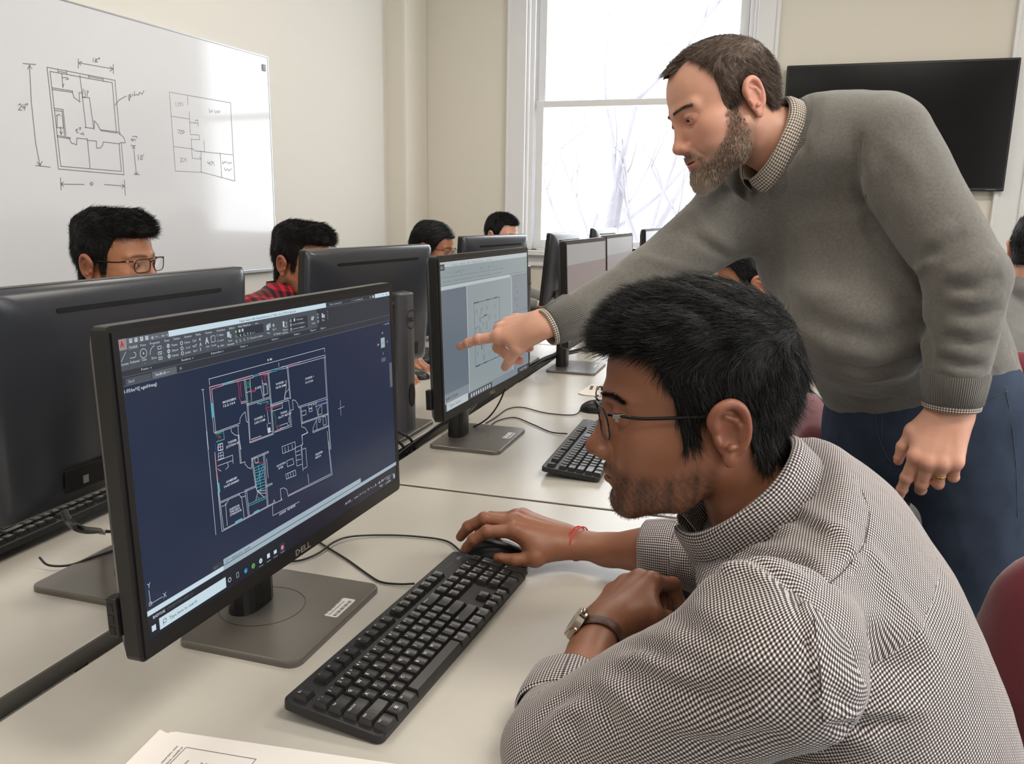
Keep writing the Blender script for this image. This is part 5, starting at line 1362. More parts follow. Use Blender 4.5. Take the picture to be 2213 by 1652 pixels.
    def ex(F): F.op(ell((.072, 0, .0905), (.022, .022, .006), (0, 28, 0)), k=.006)
    M_h1, M_h2, M_h3 = hair_mat('brown_grey_hair', (92, 76, 66), .55, .3), hair_mat('dark_brown_hair', (74, 58, 50), .55, .3), hair_mat('light_grey_hair', (168, 152, 138), .55, .3)
    def fl(P, N):
        top = sstep(.04, .09, P[:, 2])[:, None]; return (1 - top) * V3(-.35, 0, -1) + top * V3(.9, 0, -.2)
    hair_shell('hair', MI, [M_h1, M_h2, M_h3], ins, th, ex, dens=.0028, ns=38000, seg=4, inward=.05, L=(.010, .018), r=.00028, flow=fl, seed=5, noise=.0004, lift=.16, pick=lambda P, g: g.choice(3, len(P), p=(.5, .38, .12)), h=.0024)
    # beard
    bx = [-.02, -.004, .004, .012, .040, .050, .066, .082, .090, .13]; bz = [-.2, -.075, -.045, -.006, -.010, -.050, -.066, -.078, -.086, -.088]
    bl = [-.02, .0, .02, .05, .08, .13]; bb = [-.10, -.098, -.118, -.135, -.145, -.145]
    def tb(P):
        m = np.minimum(np.interp(P[:, 0], bx, bz) - P[:, 2], P[:, 2] - np.interp(P[:, 0], bl, bb)); m = np.minimum(m, P[:, 0] - .000); m = np.where(P[:, 2] > -.066, np.minimum(m, np.interp(P[:, 2], [-.066, -.05, -.01], [.068, .050, .040]) - P[:, 0]), m)
        mo = np.minimum(.0088 - np.abs(P[:, 2] + .0640 + .018 * np.maximum(0, np.abs(P[:, 1]) - .012) * 3), .031 - np.abs(P[:, 1])); mo = np.where(P[:, 0] > .078, mo, -1)
        side_ = np.minimum(np.abs(P[:, 1]) - .024, .040 - np.abs(P[:, 1])); side_ = np.minimum(side_, np.where((P[:, 2] < -.066) & (P[:, 2] > -.1) & (P[:, 0] > .06), .006, -1))
        m = np.maximum(np.maximum(m, mo * .9), side_); ch = gauss(P, (.085, 0, -.115), (.03, .03, .022)); lip = gauss(P, (.098, 0, -.0805), (.012, .018, .0055))
        return np.where(m > 0, (.0010 + .0018 * sstep(0, .02, m) + .007 * ch) * sstep(-.0005, .006, m), -.004) - .012 * lip
    def ebeard(F): F.op(ell((.091, 0, -.115), (.015, .020, .012), (0, 30, 0)), k=.012)
    def fb(P, N): return V3(.25, 0, -1) + np.stack([np.zeros(len(P)), -.3 * np.sign(P[:, 1]), np.zeros(len(P))], 1) * (np.abs(P[:, 1]) > .02)[:, None]
    M_b1, M_b2, M_b3 = hair_mat('beard_brown', (138, 108, 88), .6), hair_mat('beard_dark', (88, 66, 52), .6), hair_mat('beard_grey', (208, 192, 174), .6)
    def pk(P, g):
        w = np.clip(.34 + .8 * gauss(P, (.09, 0, -.118), (.03, .032, .022)) + .3 * gauss(P, (.02, 0, -.09), (.02, .1, .02)), 0, .9); u = g.uniform(size=len(P)); return np.where(u < w, 2, np.where(u < w + (1 - w) * .45, 1, 0))
    hair_shell('beard', MI, [M_b1, M_b2, M_b3], ins, tb, ebeard, shell=False, clump=.2, dens=.0024, seg=4, inward=.5, lenf=lambda P: .55 + .75 * gauss(P, (.09, 0, -.115), (.03, .03, .022)), ns=30000, L=(.006, .012), r=.00022, flow=fb, seed=9, pick=pk, h=.0022, jaw=1.05)
    def eb(P):                                         # eyebrows
        yy = np.abs(P[:, 1]); u = (yy - .030) / .021; zb = .0175 + .002 * (1 - u * u); m = .0034 - np.abs(P[:, 2] - zb); return np.where((np.abs(u) < 1) & (P[:, 0] > .05), m * .25, -.003)
    hair_shell('eyebrows', MI, [M_h1, M_h2, M_h3], ins, eb, None, ns=2600, dens=.0005, L=(.004, .008), r=.00018, shell=False, flow=lambda P, N: np.stack([-.3 * np.ones(len(P)), np.sign(P[:, 1]), .2 * np.ones(len(P))], 1), seed=3, pick=lambda P, g: g.choice(3, len(P), p=(.5, .4, .1)), h=.0022, noise=.0002, jaw=1.05)
    # sweater
    S = Field(np.minimum.reduce([Rwr, wnp(1990, 900, 1.6)]) - V3(.12, .30, .12), np.maximum.reduce([Lsh, Lel, wnp(1990, 900, 1.6)]) + V3(.22, .30, .14), .0045)
    hip, mid, ch = wnp(1984, 838, 1.63), wnp(1872, 560, 1.585), wnp(1752, 392, 1.555)
    S.op(ecap(hip, mid, .184, .196, side, .80)); S.op(ecap(mid, ch, .200, .150, side, .74), k=.05)
    S.op(ell(wnp(1862, 690, 1.52), (.14, .14, .13)), k=.06); S.op(ell(wnp(1800, 330, 1.50), (.12, .12, .085)), k=.05)
    S.op(cap(wnp(1752, 302, 1.54), wnp(1905, 298, 1.42), .066, .076), k=.045); S.op(cap(wnp(1720, 380, 1.56), Rsh, .082, .080), k=.04)
    S.op(cap(Lsh, Lel, .077, .063), k=.006); S.op(cap(Lel, Lwr, .066, .046), k=.010)
    S.op(cap(Rsh, Rel, .080, .058), k=.022); S.op(cap(Rel, Rwr, .058, .037), k=.02)
    ax = hip - mid; ax /= np.linalg.norm(ax); S.op(cutp(wnp(2000, 872, 1.62), ax * V3(.6, .6, 1), .28), 's', k=.01)
    dR = Rwr - Rel; dR /= np.linalg.norm(dR); S.op(cutp(Rwr + dR * .004, dR, .075), 's', k=.003); dL = Lwr - Lel; dL /= np.linalg.norm(dL); S.op(cutp(Lwr + dL * .008, dL, .075), 's', k=.003)
    nd = wnp(1598, 278, 1.50) - wnp(1668, 316, 1.515); nd /= np.linalg.norm(nd)
    MC = frame_m(wnp(1672, 314, 1.515), np.cross(np.cross(nd, V3(-.5, -.2, -.9)), nd), nd, 0, 1)
    S.op(cutp(wnp(1684, 322, 1.515), nd, .112), 's', k=.012); S.op(cap(wnp(1705, 332, 1.52), wnp(1600, 278, 1.5), .074, .082), 's', k=.008)
    FL = [([(1600, 572), (1520, 588), (1440, 570), (1380, 556)], .010, .007), ([(1600, 560), (1540, 540), (1480, 500)], .009, -.006), ([(1590, 545), (1530, 500), (1490, 450)], .010, .006), ([(1560, 600), (1470, 625), (1390, 612)], .009, .006), ([(1540, 590), (1460, 600)], .007, -.006),
          ([(1380, 556), (1350, 600), (1340, 640)], .008, .005), ([(1330, 590), (1300, 625), (1290, 680)], .007, -.004), ([(1270, 640), (1262, 690)], .007, .004), ([(1640, 420), (1690, 520), (1700, 640)], .016, -.004), ([(1450, 520), (1420, 580), (1400, 640)], .009, -.004),
          ([(1868, 285), (1850, 330), (1858, 400), (1872, 460)], .0055, -.007), ([(1872, 460), (1890, 510), (1930, 560), (1985, 600)], .011, -.014), ([(1880, 330), (1882, 400), (1905, 480)], .012, .007), ([(1905, 300), (1960, 340), (2000, 400)], .014, .004), ([(1835, 330), (1838, 420), (1862, 500)], .010, .005),
          ([(2040, 590), (2090, 585), (2150, 550)], .010, .008), ([(2035, 618), (2100, 622), (2165, 596)], .008, -.009), ([(2040, 645), (2110, 650), (2175, 635)], .009, .007), ([(2045, 672), (2110, 680), (2172, 670)], .007, -.007), ([(2035, 700), (2100, 712), (2160, 700)], .009, .007), ([(2040, 728), (2100, 742), (2150, 735)], .007, -.007),
          ([(2020, 750), (2080, 765), (2145, 768)], .009, .007), ([(2022, 775), (2090, 790), (2135, 795)], .007, -.006), ([(2015, 795), (2080, 810), (2125, 812)], .008, .005), ([(1990, 560), (2040, 540), (2090, 500)], .012, -.007), ([(2000, 530), (2060, 480)], .012, .006), ([(1975, 590), (2020, 560)], .008, .006),
          ([(1700, 700), (1800, 760), (1900, 780), (2000, 740)], .018, .008), ([(1690, 650), (1800, 710), (1900, 735), (1990, 700)], .018, -.007), ([(1800, 800), (1880, 820), (1980, 800)], .014, .008), ([(1780, 780), (1860, 800), (1990, 775)], .012, -.007), ([(1660, 600), (1760, 640), (1880, 620)], .022, .006), ([(1950, 640), (2000, 720), (2010, 800)], .014, -.009),
          ([(1800, 848), (1880, 866), (1990, 862)], .007, -.005), ([(1760, 480), (1800, 600), (1900, 660)], .022, -.006), ([(1730, 260), (1740, 330), (1710, 400)], .010, -.004), ([(2150, 800), (2190, 770)], .01, .005)]
    S.folds(FL, lambda P: .0012 * vnoise(P, 38, 2) + .0006 * vnoise(P, 110, 4))
    P, Fc = S.mesh(); o = np_mesh('sweater', P, Fc, M_sweater, ins); set_attr(o, 'guv', P)
    b = MB(); run, r_ = S.line([(1888, 240), (1864, 285), (1858, 340), (1864, 390), (1872, 430)], .0006, -.0008); b.tube(run, r_, 5); b.obj('shoulder_seam', mat('dark_wool_seam', (82, 80, 76), .95), ins)
    # ribbing, seams and shirt edges
    for c, d_, r_, sd in ((Rwr, dR, .0385, (0, 0, 1)), (Lwr, dL, .0475, (1, 0, 0))):
        L_ = .055
        vs = []; uv = []; n = 40; pr = [(-L_, r_ + .0035), (-L_ + .008, r_ + .0065), (-L_ * .5, r_ + .0045), (0, r_ + .001), (.003, r_ - .003), (-.004, r_ - .006)]
        t_, s_ = Vector(d_), None; s_ = Vector(sd); s_ = (s_ - t_ * s_.dot(t_)).normalized(); u_ = t_.cross(s_)
        for k in range(n):
            a = 2 * math.pi * k / n
            for (l, q) in pr: vs.append(Vector(c) + t_ * (l + .005) + (s_ * math.cos(a) + u_ * math.sin(a)) * q); uv.append((a * r_, l, 0))
        m = len(pr); Fq = np.array([(k * m + j, ((k + 1) % n) * m + j, ((k + 1) % n) * m + j + 1, k * m + j + 1) for k in range(n) for j in range(m - 1)])
        q = np_mesh('ribbed_cuff', np.array([v[:] for v in vs]), Fq, M_rib, ins); set_attr(q, 'guv', np.array(uv))
        pts, tt = ring_pts(Vector(c) + t_ * .010, t_, r_ - .0035, r_ - .0035, sd); q = band('shirt_cuff', pts, .007, .0022, M_gcol, ins, closed=True, up=[tt] * len(pts))
    collar('shirt_collar', MC @ Matrix.Translation((0, 0, -.012)), M_gcol, ins, r=.068, rx=1.14, h0=.032, fall=.044, gap=14, point=.016, tilt=.004)
    pts, _ = ring_pts(MC @ Vector((.002, 0, -.016)), MC.to_3x3() @ Vector((.05, 0, 1)), .098, .086, MC.to_3x3() @ Vector((1, 0, 0)), 48)
    ax_ = (MC.to_3x3() @ Vector((0, 0, 1))); band('ribbed_neckband', [p - ax_ * .004 * (1 + 1.6 * math.exp(-((min(i, 48 - i)) / 7) ** 2)) for i, p in enumerate(pts)], .0135, .0055, M_rib, ins, closed=True, up=[ax_ + (p - Vector(MC.translation)).normalized() * -.55 for p in pts])
    # jeans and shoes
    J = Field(V3(-.10, 1.25, .0), V3(.75, 2.10, 1.05), .0065)
    Lh, Rh = wnp(2100, 905, 1.55), wnp(1895, 905, 1.70); J.op(ecap(wnp(1992, 905, 1.62), wnp(1988, 850, 1.62), .170, .176, side, .80))
    Lk, Rk = wnp(2130, 1330, 1.56), Rh + V3(-.03, .02, -.42); La = np.array([Lk[0] + .03, Lk[1] + .05, .09]); Ra = np.array([Rk[0] + .02, Rk[1] + .06, .09])
    J.op(ecap(Lh, Lk, .112, .088, side, .95), k=.03); J.op(cap(Lk, La, .086, .075), k=.02); J.op(ecap(Rh, Rk, .108, .080, side, .95), k=.025); J.op(cap(Rk, Ra, .078, .072), k=.02)
    for a_ in (La, Ra): J.op(cutp(a_ - V3(0, 0, .03), (0, 0, -1), .14), 's', k=.003)
    J.disp(lambda P: .003 * vnoise(P, 30, 7) + .0012 * vnoise(P, 90, 8) + fold(P, wnp(1830, 960, 1.55), wnp(1940, 1000, 1.5), .012, .006) + fold(P, wnp(1830, 1000, 1.55), wnp(1950, 1030, 1.5), .012, .006) + fold(P, wnp(2040, 1300, 1.46), wnp(2160, 1370, 1.44), .014, .008) + fold(P, wnp(2050, 1390, 1.46), wnp(2160, 1420, 1.44), .014, .007))
    P, Fc = J.mesh(); np_mesh('jeans', P, Fc, M_jean, ins)
    b = MB()
    for pts in ([(1896, 872), (1893, 905), (1898, 945), (1915, 985), (1925, 1000)], [(1908, 872), (1906, 950)], [(2118, 868), (2150, 858), (2178, 845)], [(2116, 876), (2150, 866), (2180, 852)], [(2172, 835), (2185, 900), (2196, 1000), (2200, 1120)], [(1800, 850), (1798, 862)]):
        run, r_ = J.line(pts); b.tube(run, r_, 5)
    b.obj('stitching', M_jstitch, ins)
    st = V3(-.4, -.85, 0)
    for pts in ([wnp(1884, 858, 1.48), wnp(1880, 900, 1.475), wnp(1885, 945, 1.475), wnp(1905, 985, 1.48)], [wnp(2125, 858, 1.425), wnp(2155, 850, 1.43), wnp(2178, 842, 1.445)]): pass
    for a_ in (La, Ra):
        K = Field(a_ + V3(-.26, -.16, -.10), a_ + V3(.10, .12, .09), .004); fx = a_ + V3(-.13, -.06, -.055)
        K.op(cap(a_ + V3(.02, .01, -.045), fx, .040, .038)); K.op(cap(fx, a_ + V3(-.19, -.085, -.062), .042, .028), k=.02); K.op(cap(a_ + V3(0, 0, -.03), a_ + V3(0, 0, .03), .042, .042), k=.02); K.op(cutp((a_[0], a_[1], .004), (0, 0, -1), .4), 's', k=.004)
        P, Fc = K.mesh(); np_mesh('shoe', P, Fc, M_shoe, ins)
    # wedding ring on the left hand
    J_ = xf(np.array([[.088 + .043 * .62 * .5, -(-.0155), -.018]]), ML)[0]
    a0 = R(52); pb = V3(.088, .0155, .001) + V3(math.cos(a0), 0, -math.sin(a0)) * .024; pts, tt = ring_pts(ML @ Vector(pb), ML.to_3x3() @ Vector((math.cos(a0), 0, -math.sin(a0))), .0108, .0108, ML.to_3x3() @ Vector((0, 1, 0)), 24)
    band('gold_ring', pts, .0021, .0012, M_gold, ins, closed=True, up=[tt] * 24, n=8)
    finish(ins)
build_instructor()

# ================================================================== the seated student in the gingham shirt
stu = thing('person', 'seated young man in glasses and a black and white gingham shirt, hand on the mouse', 'person', (.22, .90, 0))
MS = Matrix.Translation((-.061, .905, 1.084)) @ Matrix.Rotation(R(192.5), 4, 'Z') @ Matrix.Rotation(R(5.8), 4, 'Y') @ Matrix.Rotation(R(-1), 4, 'X') @ Matrix.Scale(1.04, 4)
def build_student():
    nb = wnp(1632, 1096, .920); nl = xf(nb[None], MS.inverted())[0]
    P, Fc = (F := head_field(.0015, wide=1.0, jaw=.98, nose=1.12, neck=((-.040, 0, -.055), tuple(nl), .050, .052), brow=1.0, eyelid=.4, cheek=1.12, lips=1.22, chin=1.0)).mesh()
    t = head_tint(P, .80, .95, .92); x, y, z = P.T
    t[:, 0] = np.clip(t[:, 0] * (.6 + .4 * vnoise(P, 300, 3)) + .35 * gauss(P, (.088, 0, -.11), (.02, .02, .015)), 0, 1)
    head = (xf(P, MS), Fc, t)
    # right hand on the mouse, thumb towards the camera
    Rwr = wnp(1228, 1171, 1.292); Rel = wnp(1500, 1200, 1.17); MRh = frame_m(Rwr, wnp(1108, 1128, 1.285) - Rwr, (0.05, -.16, 1), 0, 1.0)
    fa = xf((Rwr * .35 + Rel * .65)[None], MRh.inverted())[0]
    hR = hand_geo(MRh, dict(index=(20, 34, 20, 3), middle=(16, 36, 24, 0), ring=(26, 44, 28, -2), pinky=(36, 44, 28, -6)), ((.046, .044, -.022), (.074, .047, -.036), (.100, .041, -.046)), [((-.06, fa[1] * .35, fa[2] * .35), .027, .85), (tuple(fa), .037, .92)], h=.0015, wrist=(.027, .020))
    # left hand resting, seen from the wrist side
    Lwr = wnp(1291, 1378, 1.005); Lel = wnp(1190, 1620, .83); ML = frame_m(wnp(1302, 1352, 1.02), wnp(1378, 1270, 1.085) - wnp(1300, 1366, 1.015), (-.55, -.45, .75), R(0), 1.02)
    fb = xf((Lwr * .4 + Lel * .6)[None], ML.inverted())[0]; fb[1] *= -1
    hL = hand_geo(ML, FIST, ((.046, .040, -.020), (.068, .040, -.040), (.084, .028, -.052)), [((-.045, fb[1] * .3, fb[2] * .3), .026, .86), (tuple(fb), .036, .95)], left=True, h=.0015, wrist=(.0265, .0205))
    # shirt skeleton
    c7, ch, lo, pv = wnp(1668, 1120, .90), wnp(1822, 1375, .905), wnp(1935, 1650, .92), wnp(1990, 1960, .95)
    Lsh, Rsh = wnp(1655, 1350, .70), wnp(1745, 1100, 1.06); side = (0.12, 1, 0)
    T = Field(V3(-.25, .5, .35), V3(.5, 1.3, 1.05), .009); T.op(ecap(c7 * .45 + ch * .55, ch, .11, .13, side, .6)); T.op(cap(c7, c7 * .45 + ch * .55, .045, .08), k=.03); T.op(ecap(ch, lo, .14, .14, side, .65), k=.03); T.op(ecap(lo, pv, .14, .14, side, .7), k=.03); T.op(cap(nb, c7, .045, .045), k=.02)
    T.op(cap(Lsh + V3(.01, .02, -.04), Lel, .032, .030), k=.02); T.op(cap(Rsh, Rel, .032, .03), k=.02); P, Fc = T.mesh()
    person_skin(stu, SK_S, [head, hR, hL, (P, Fc, np.zeros((len(P), 3)))]); eyes_geo(stu, MS, (1, 0, -.12))
    # shirt
    S = Field(V3(-.40, .45, .40), V3(.52, 1.32, 1.12), .0040)
    tor = [(ecap(c7, ch, .150, .182, side, .64, .66), .03), (ecap(ch, lo, .182, .178, side, .66), .05), (ecap(lo, pv, .178, .175, side, .68), .04)]
    for p_, k_ in tor: S.op(p_, k=k_)
    S.op(cap(wnp(1690, 1160, .88), Lsh + V3(.0, .03, -.01), .066, .072), k=.04); S.op(cap(wnp(1700, 1130, .93), Rsh, .062, .066), k=.04)
    S.op(ell(wnp(1768, 1140, .92), (.085, .11, .066)), k=.04)
    S.op(cap(Lsh + V3(.01, 0, -.03), Lel * .93 + Lsh * .07 + V3(0, 0, -.006), .078, .058), k=.012)
    fo = wnp(1232, 1492, .91); S.op(cap(Lel, fo, .052, .043), k=.012)
    S.op(cap(Rsh, wnp(1520, 1205, 1.16), .070, .050), k=.02); rc = wnp(1402, 1192, 1.205); S.op(cap(wnp(1520, 1205, 1.16), rc, .050, .041), k=.012)
    dl = fo - Lel; dl /= np.linalg.norm(dl); S.op(cutp(fo, dl, .07), 's', k=.004); dr = rc - wnp(1520, 1205, 1.16); dr /= np.linalg.norm(dr); S.op(cutp(rc, dr, .07), 's', k=.004)
    hd = nb - c7; nd = wnp(1520, 980, .905) - wnp(1600, 1075, .915); nd /= np.linalg.norm(nd)
    MC = frame_m(wnp(1607, 1072, .915), np.cross(np.cross(nd, V3(-1, 0, -.4)), nd), nd, 0, 1)
    S.op(cutp(wnp(1624, 1092, .918), nd, .215), 's', k=.022); S.op(cap(wnp(1652, 1130, .925), wnp(1545, 995, .91), .046, .078), 's', k=.006)
    FL = [([(1505, 1195), (1560, 1150), (1640, 1130), (1720, 1150)], .006, .006), ([(1520, 1212), (1600, 1160), (1690, 1165)], .005, -.005), ([(1540, 1222), (1610, 1185), (1680, 1190), (1740, 1215)], .006, .005), ([(1640, 1120), (1720, 1120), (1790, 1160)], .006, -.005), ([(1650, 1100), (1740, 1100), (1820, 1150), (1860, 1230)], .008, .006), ([(1690, 1170), (1760, 1210), (1800, 1270)], .008, .005), ([(1700, 1200), (1760, 1250)], .006, -.004),
          ([(1490, 1225), (1560, 1205), (1640, 1218), (1700, 1262), (1728, 1320), (1745, 1420), (1757, 1560)], .0035, -.006), ([(1500, 1235), (1570, 1225), (1640, 1240), (1690, 1280)], .006, .006), ([(1735, 1300), (1760, 1410), (1772, 1540)], .005, .003),
          ([(1840, 1010), (1880, 1100), (1868, 1180), (1820, 1240), (1722, 1312)], .0032, -.0035),
          ([(1330, 1428), (1380, 1420), (1440, 1450), (1520, 1465), (1600, 1440)], .008, .008), ([(1310, 1450), (1380, 1450), (1450, 1480), (1540, 1495)], .007, -.007), ([(1290, 1470), (1340, 1500), (1400, 1560)], .008, .006), ([(1340, 1395), (1400, 1400), (1460, 1420)], .007, -.005), ([(1380, 1370), (1450, 1380), (1560, 1430), (1700, 1440)], .009, .005), ([(1270, 1490), (1310, 1530), (1340, 1600)], .007, -.006),
          ([(1160, 1570), (1200, 1520), (1270, 1490)], .006, -.005), ([(1180, 1600), (1210, 1550), (1260, 1520)], .008, .006), ([(1240, 1540), (1250, 1600), (1240, 1650)], .007, -.005), ([(1200, 1560), (1205, 1620)], .006, .004), ([(1430, 1560), (1560, 1570), (1700, 1530)], .012, .005), ([(1440, 1600), (1560, 1610), (1690, 1580)], .009, -.005), ([(1440, 1290), (1500, 1310), (1580, 1350)], .010, .005), ([(1450, 1330), (1520, 1360)], .008, -.004),
          ([(1780, 1552), (1850, 1548), (1930, 1535), (2010, 1530)], .007, .007), ([(1780, 1568), (1860, 1566), (1950, 1552)], .006, -.007), ([(1790, 1600), (1900, 1600)], .009, .004), ([(1800, 1300), (1900, 1340), (2000, 1390)], .014, .004), ([(1790, 1420), (1890, 1440), (2000, 1450)], .012, -.004), ([(1870, 1180), (1930, 1260)], .008, .004), ([(1900, 1240), (1980, 1360), (2040, 1450)], .010, .004), ([(1790, 1480), (1830, 1530), (1900, 1560)], .008, -.004),
          ([(1400, 1255), (1450, 1240), (1490, 1190)], .006, .004), ([(1440, 1140), (1480, 1180), (1490, 1230)], .006, -.005)]
    S.folds(FL, lambda P: .0011 * vnoise(P, 42, 12) + .0006 * vnoise(P, 120, 14))
    P, Fc = S.mesh()
    # weave coordinates follow each garment panel
    prs = [cap(Lsh + V3(.01, 0, -.03), Lel * .93 + Lsh * .07, .078, .058), cap(Lel, fo, .052, .043), cap(Rsh, wnp(1520, 1205, 1.16), .070, .050), cap(wnp(1520, 1205, 1.16), rc, .050, .041)]
    d = np.stack([f(P.astype(f4)) for f, _, _ in prs], 1)
    ax = (lo - c7) / np.linalg.norm(lo - c7); s_ = V3(side); s_ = s_ - ax * (s_ @ ax); s_ /= np.linalg.norm(s_); n_ = np.cross(ax, s_); qv = P - c7
    tu = np.stack([qv @ ax, np.arctan2((qv @ n_) / .68, qv @ s_) * .155, np.zeros(len(P))], 1)
    ty = np.stack([(qv @ s_), (qv @ ax) + (qv @ n_), np.zeros(len(P))], 1)
    ua = V3(*(CR @ np.array([-.85, 0, -.53]))) * .86 - CR[:, 1] * .50; rel = wnp(1520, 1205, 1.16)
    reg = np.where((qv @ ax) < .098, 1, 0); ra_ = Rsh - rel
    reg = np.where((d[:, 0] < .034) & ((P - Lsh) @ ua > -.008) & (P[:, 1] < Lsh[1] + .12), 2, reg); reg = np.where((d[:, 1] < d[:, 0] - .004) & (reg == 2) & ((P - Lel) @ (fo - Lel) > 0), 3, reg); reg = np.where((d[:, 1] < .012) & ((P - Lel) @ (fo - Lel) > .0005), 3, reg)
    reg = np.where((d[:, 2] < .016) & ((P - Rsh) @ (rel - Rsh) > 0), 4, reg); reg = np.where((d[:, 3] < .012) & ((P - rel) @ (rc - rel) > 0), 5, reg)
    uvs = np.stack([tu, ty, limb_uv(P, Lsh, Lel, .068, (0, 0, 1)), limb_uv(P, Lel, fo, .048, (0, 0, 1)), limb_uv(P, Rsh, rel, .06), limb_uv(P, rel, rc, .045)], 0)
    fr = np.sort(reg[Fc], 1)[:, 1]; uvc = uvs[fr[:, None], Fc]
    wrap = uvc[..., 1].max(1) - uvc[..., 1].min(1) > .12; uvc[..., 1] = np.where(wrap[:, None] & (uvc[..., 1] < 0), uvc[..., 1] + 2 * np.pi * np.array([.155, 1, .068, .048, .06, .045])[fr][:, None], uvc[..., 1])
    o = np_mesh('gingham_shirt', P, Fc, M_ging, stu); b = MB()
    if len(o.data.loops) == uvc.shape[0] * 4: at_ = o.data.attributes.new('guv', 'FLOAT_VECTOR', 'CORNER'); at_.data.foreach_set('vector', np.ascontiguousarray(uvc, f4).ravel())
    for pts in ([(1500, 1222), (1560, 1208), (1640, 1220), (1700, 1264), (1728, 1322), (1745, 1420), (1757, 1560)], [(1862, 1060), (1882, 1110), (1868, 1180), (1820, 1240), (1728, 1308)], [(1758, 1330), (1772, 1440), (1778, 1560)]):
        run, r_ = S.line(pts, .0005); b.tube(run, r_, 5)
    b.obj('seam_stitching', mat('mid_dark_seam_thread', (70, 62, 64), .9), stu)  # mid-dark thread lines along the shirt seams
    # rolled cuffs
    for c, dd, r_ in ((fo, dl, .0445), (rc, dr, .0425)):
        n = 44; pr = [(-.050, r_ + .004), (-.046, r_ + .0075), (-.03, r_ + .0072), (-.012, r_ + .005), (.001, r_ + .003), (.004, r_), (.001, r_ - .004), (-.012, r_ - .005)]; vs = []; uvv = []
        t_ = Vector(dd); s2 = Vector((0, 0, 1)); s2 = (s2 - t_ * s2.dot(t_)).normalized(); u_ = t_.cross(s2)
        for k in range(n + 1):
            a = 2 * math.pi * k / n; l0 = 0
            for j, (l, qq) in enumerate(pr):
                if j: l0 += math.hypot(l - pr[j - 1][0], qq - pr[j - 1][1])
                vs.append(Vector(c) + t_ * (l + .003 * math.sin(a * 2 + 1)) + (s2 * math.cos(a) + u_ * math.sin(a)) * (qq + .0012 * math.sin(a * 5))); uvv.append((a * r_, l0, 0))
        m = len(pr); Fq = np.array([(k * m + j, (k + 1) * m + j, (k + 1) * m + j + 1, k * m + j + 1) for k in range(n) for j in range(m - 1)])
        oo = np_mesh('rolled_cuff', np.array([v[:] for v in vs]), Fq, M_ging, stu); set_attr(oo, 'guv', np.array(uvv))
    collar('shirt_collar', MC @ Matrix.Translation((0, 0, -.016)), M_ging, stu, r=.0715, rx=1.10, h0=.036, fall=.052, gap=10, point=.020, tilt=.004)
    # trousers and shoes under the desk
    J = Field(V3(-.45, .55, 0), V3(.48, 1.35, .66), .009); hip = V3(.24, .93, .53); M_tr = mat('charcoal_trousers', (40, 40, 44), .9, bump=(900, .3))
    J.op(ecap(hip + V3(0, -.05, 0), hip + V3(0, .05, 0), .14, .14, (1, 0, 0), .8))
    for sy in (-.11, .11):
        k_ = V3(-.20, .93 + sy * 1.5, .55); a_ = V3(-.12, .93 + sy * 1.5, .10); J.op(cap(hip + V3(0, sy * .8, -.0), k_, .088, .066), k=.03); J.op(cap(k_, a_, .064, .055), k=.02); J.op(cutp(a_ - V3(0, 0, .02), (0, 0, -1), .12), 's', k=.003)
        K = Field(a_ + V3(-.24, -.07, -.10), a_ + V3(.08, .07, .05), .005); K.op(cap(a_ + V3(.02, 0, -.05), a_ + V3(-.12, 0, -.055), .038, .036)); K.op(cap(a_ + V3(-.12, 0, -.055), a_ + V3(-.17, 0, -.062), .040, .028), k=.02); K.op(cutp((a_[0], a_[1], .004), (0, 0, -1), .4), 's', k=.004); P, Fc = K.mesh(); np_mesh('shoe', P, Fc, M_shoe, stu)
    P, Fc = J.mesh(); np_mesh('trousers', P, Fc, M_tr, stu)
    # hair
    xs = [-.13, -.060, -.046, -.042, -.036, -.010, .006, .010, .024, .028, .032, .043, .052, .12]; zs = [-.067, -.066, -.048, -.022, -.006, .003, -.004, -.030, -.032, -.010, .018, .042, .062, .064]
    def th(P):
        m = interp_mask(P, xs, zs); top = sstep(.045, .105, P[:, 2]); fr = sstep(-.03, .06, P[:, 0]); return np.where(m > 0, (.0045 + .0045 * top + .009 * top * fr + .003 * sstep(-.02, -.09, P[:, 0]) * sstep(-.04, .04, P[:, 2])) * sstep(0, .010, m), -.004) - .001
    def ex(F):
        F.op(ell((.056, 0, .086), (.042, .048, .020), (0, 22, 0)), k=.015); F.op(ell((.076, 0, .076), (.020, .042, .015), (0, 30, 0)), k=.012); F.op(ell((.012, 0, .096), (.06, .055, .024), (0, 8, 0)), k=.02); pass
        F.disp(lambda P: np.where((P[:, 2] > .04), .0022 * np.sin(P[:, 1] * 190 + 3 * np.sin(P[:, 0] * 40)) * sstep(.05, .09, P[:, 2]) + .0007 * vnoise(P, 160, 21), 0))
    M_k1, M_k2, M_k3 = hair_mat('black_hair', (14, 12, 12), .55, .25), hair_mat('black_hair_sheen', (26, 23, 22), .35, .5), hair_mat('black_hair_soft', (24, 21, 20), .4, .6)
    def fl(P, N):
        top = sstep(.045, .080, P[:, 2])[:, None]; cr = V3(-.078, .0, .098); v = P - cr; v = v / (np.linalg.norm(v, axis=1)[:, None] + 1e-6)
        return top * (v * .5 + V3(.9, 0, -.05)) + (1 - top) * V3(-.12, 0, -1) + top * np.stack([np.zeros(len(P)), np.zeros(len(P)), .35 * sstep(.03, .09, P[:, 0])], 1)
    hair_shell('hair', MS, [M_k1, M_k2, M_k3], stu, th, ex, dens=.002, seg=4, inward=.08, ns=48000, L=(.012, .026), r=.00028, flow=fl, seed=15, lift=.16, curl=.26, clump=.5, h=.0022, pick=lambda P, g: g.choice(3, len(P), p=(.5, .2, .3)), noise=.0007)
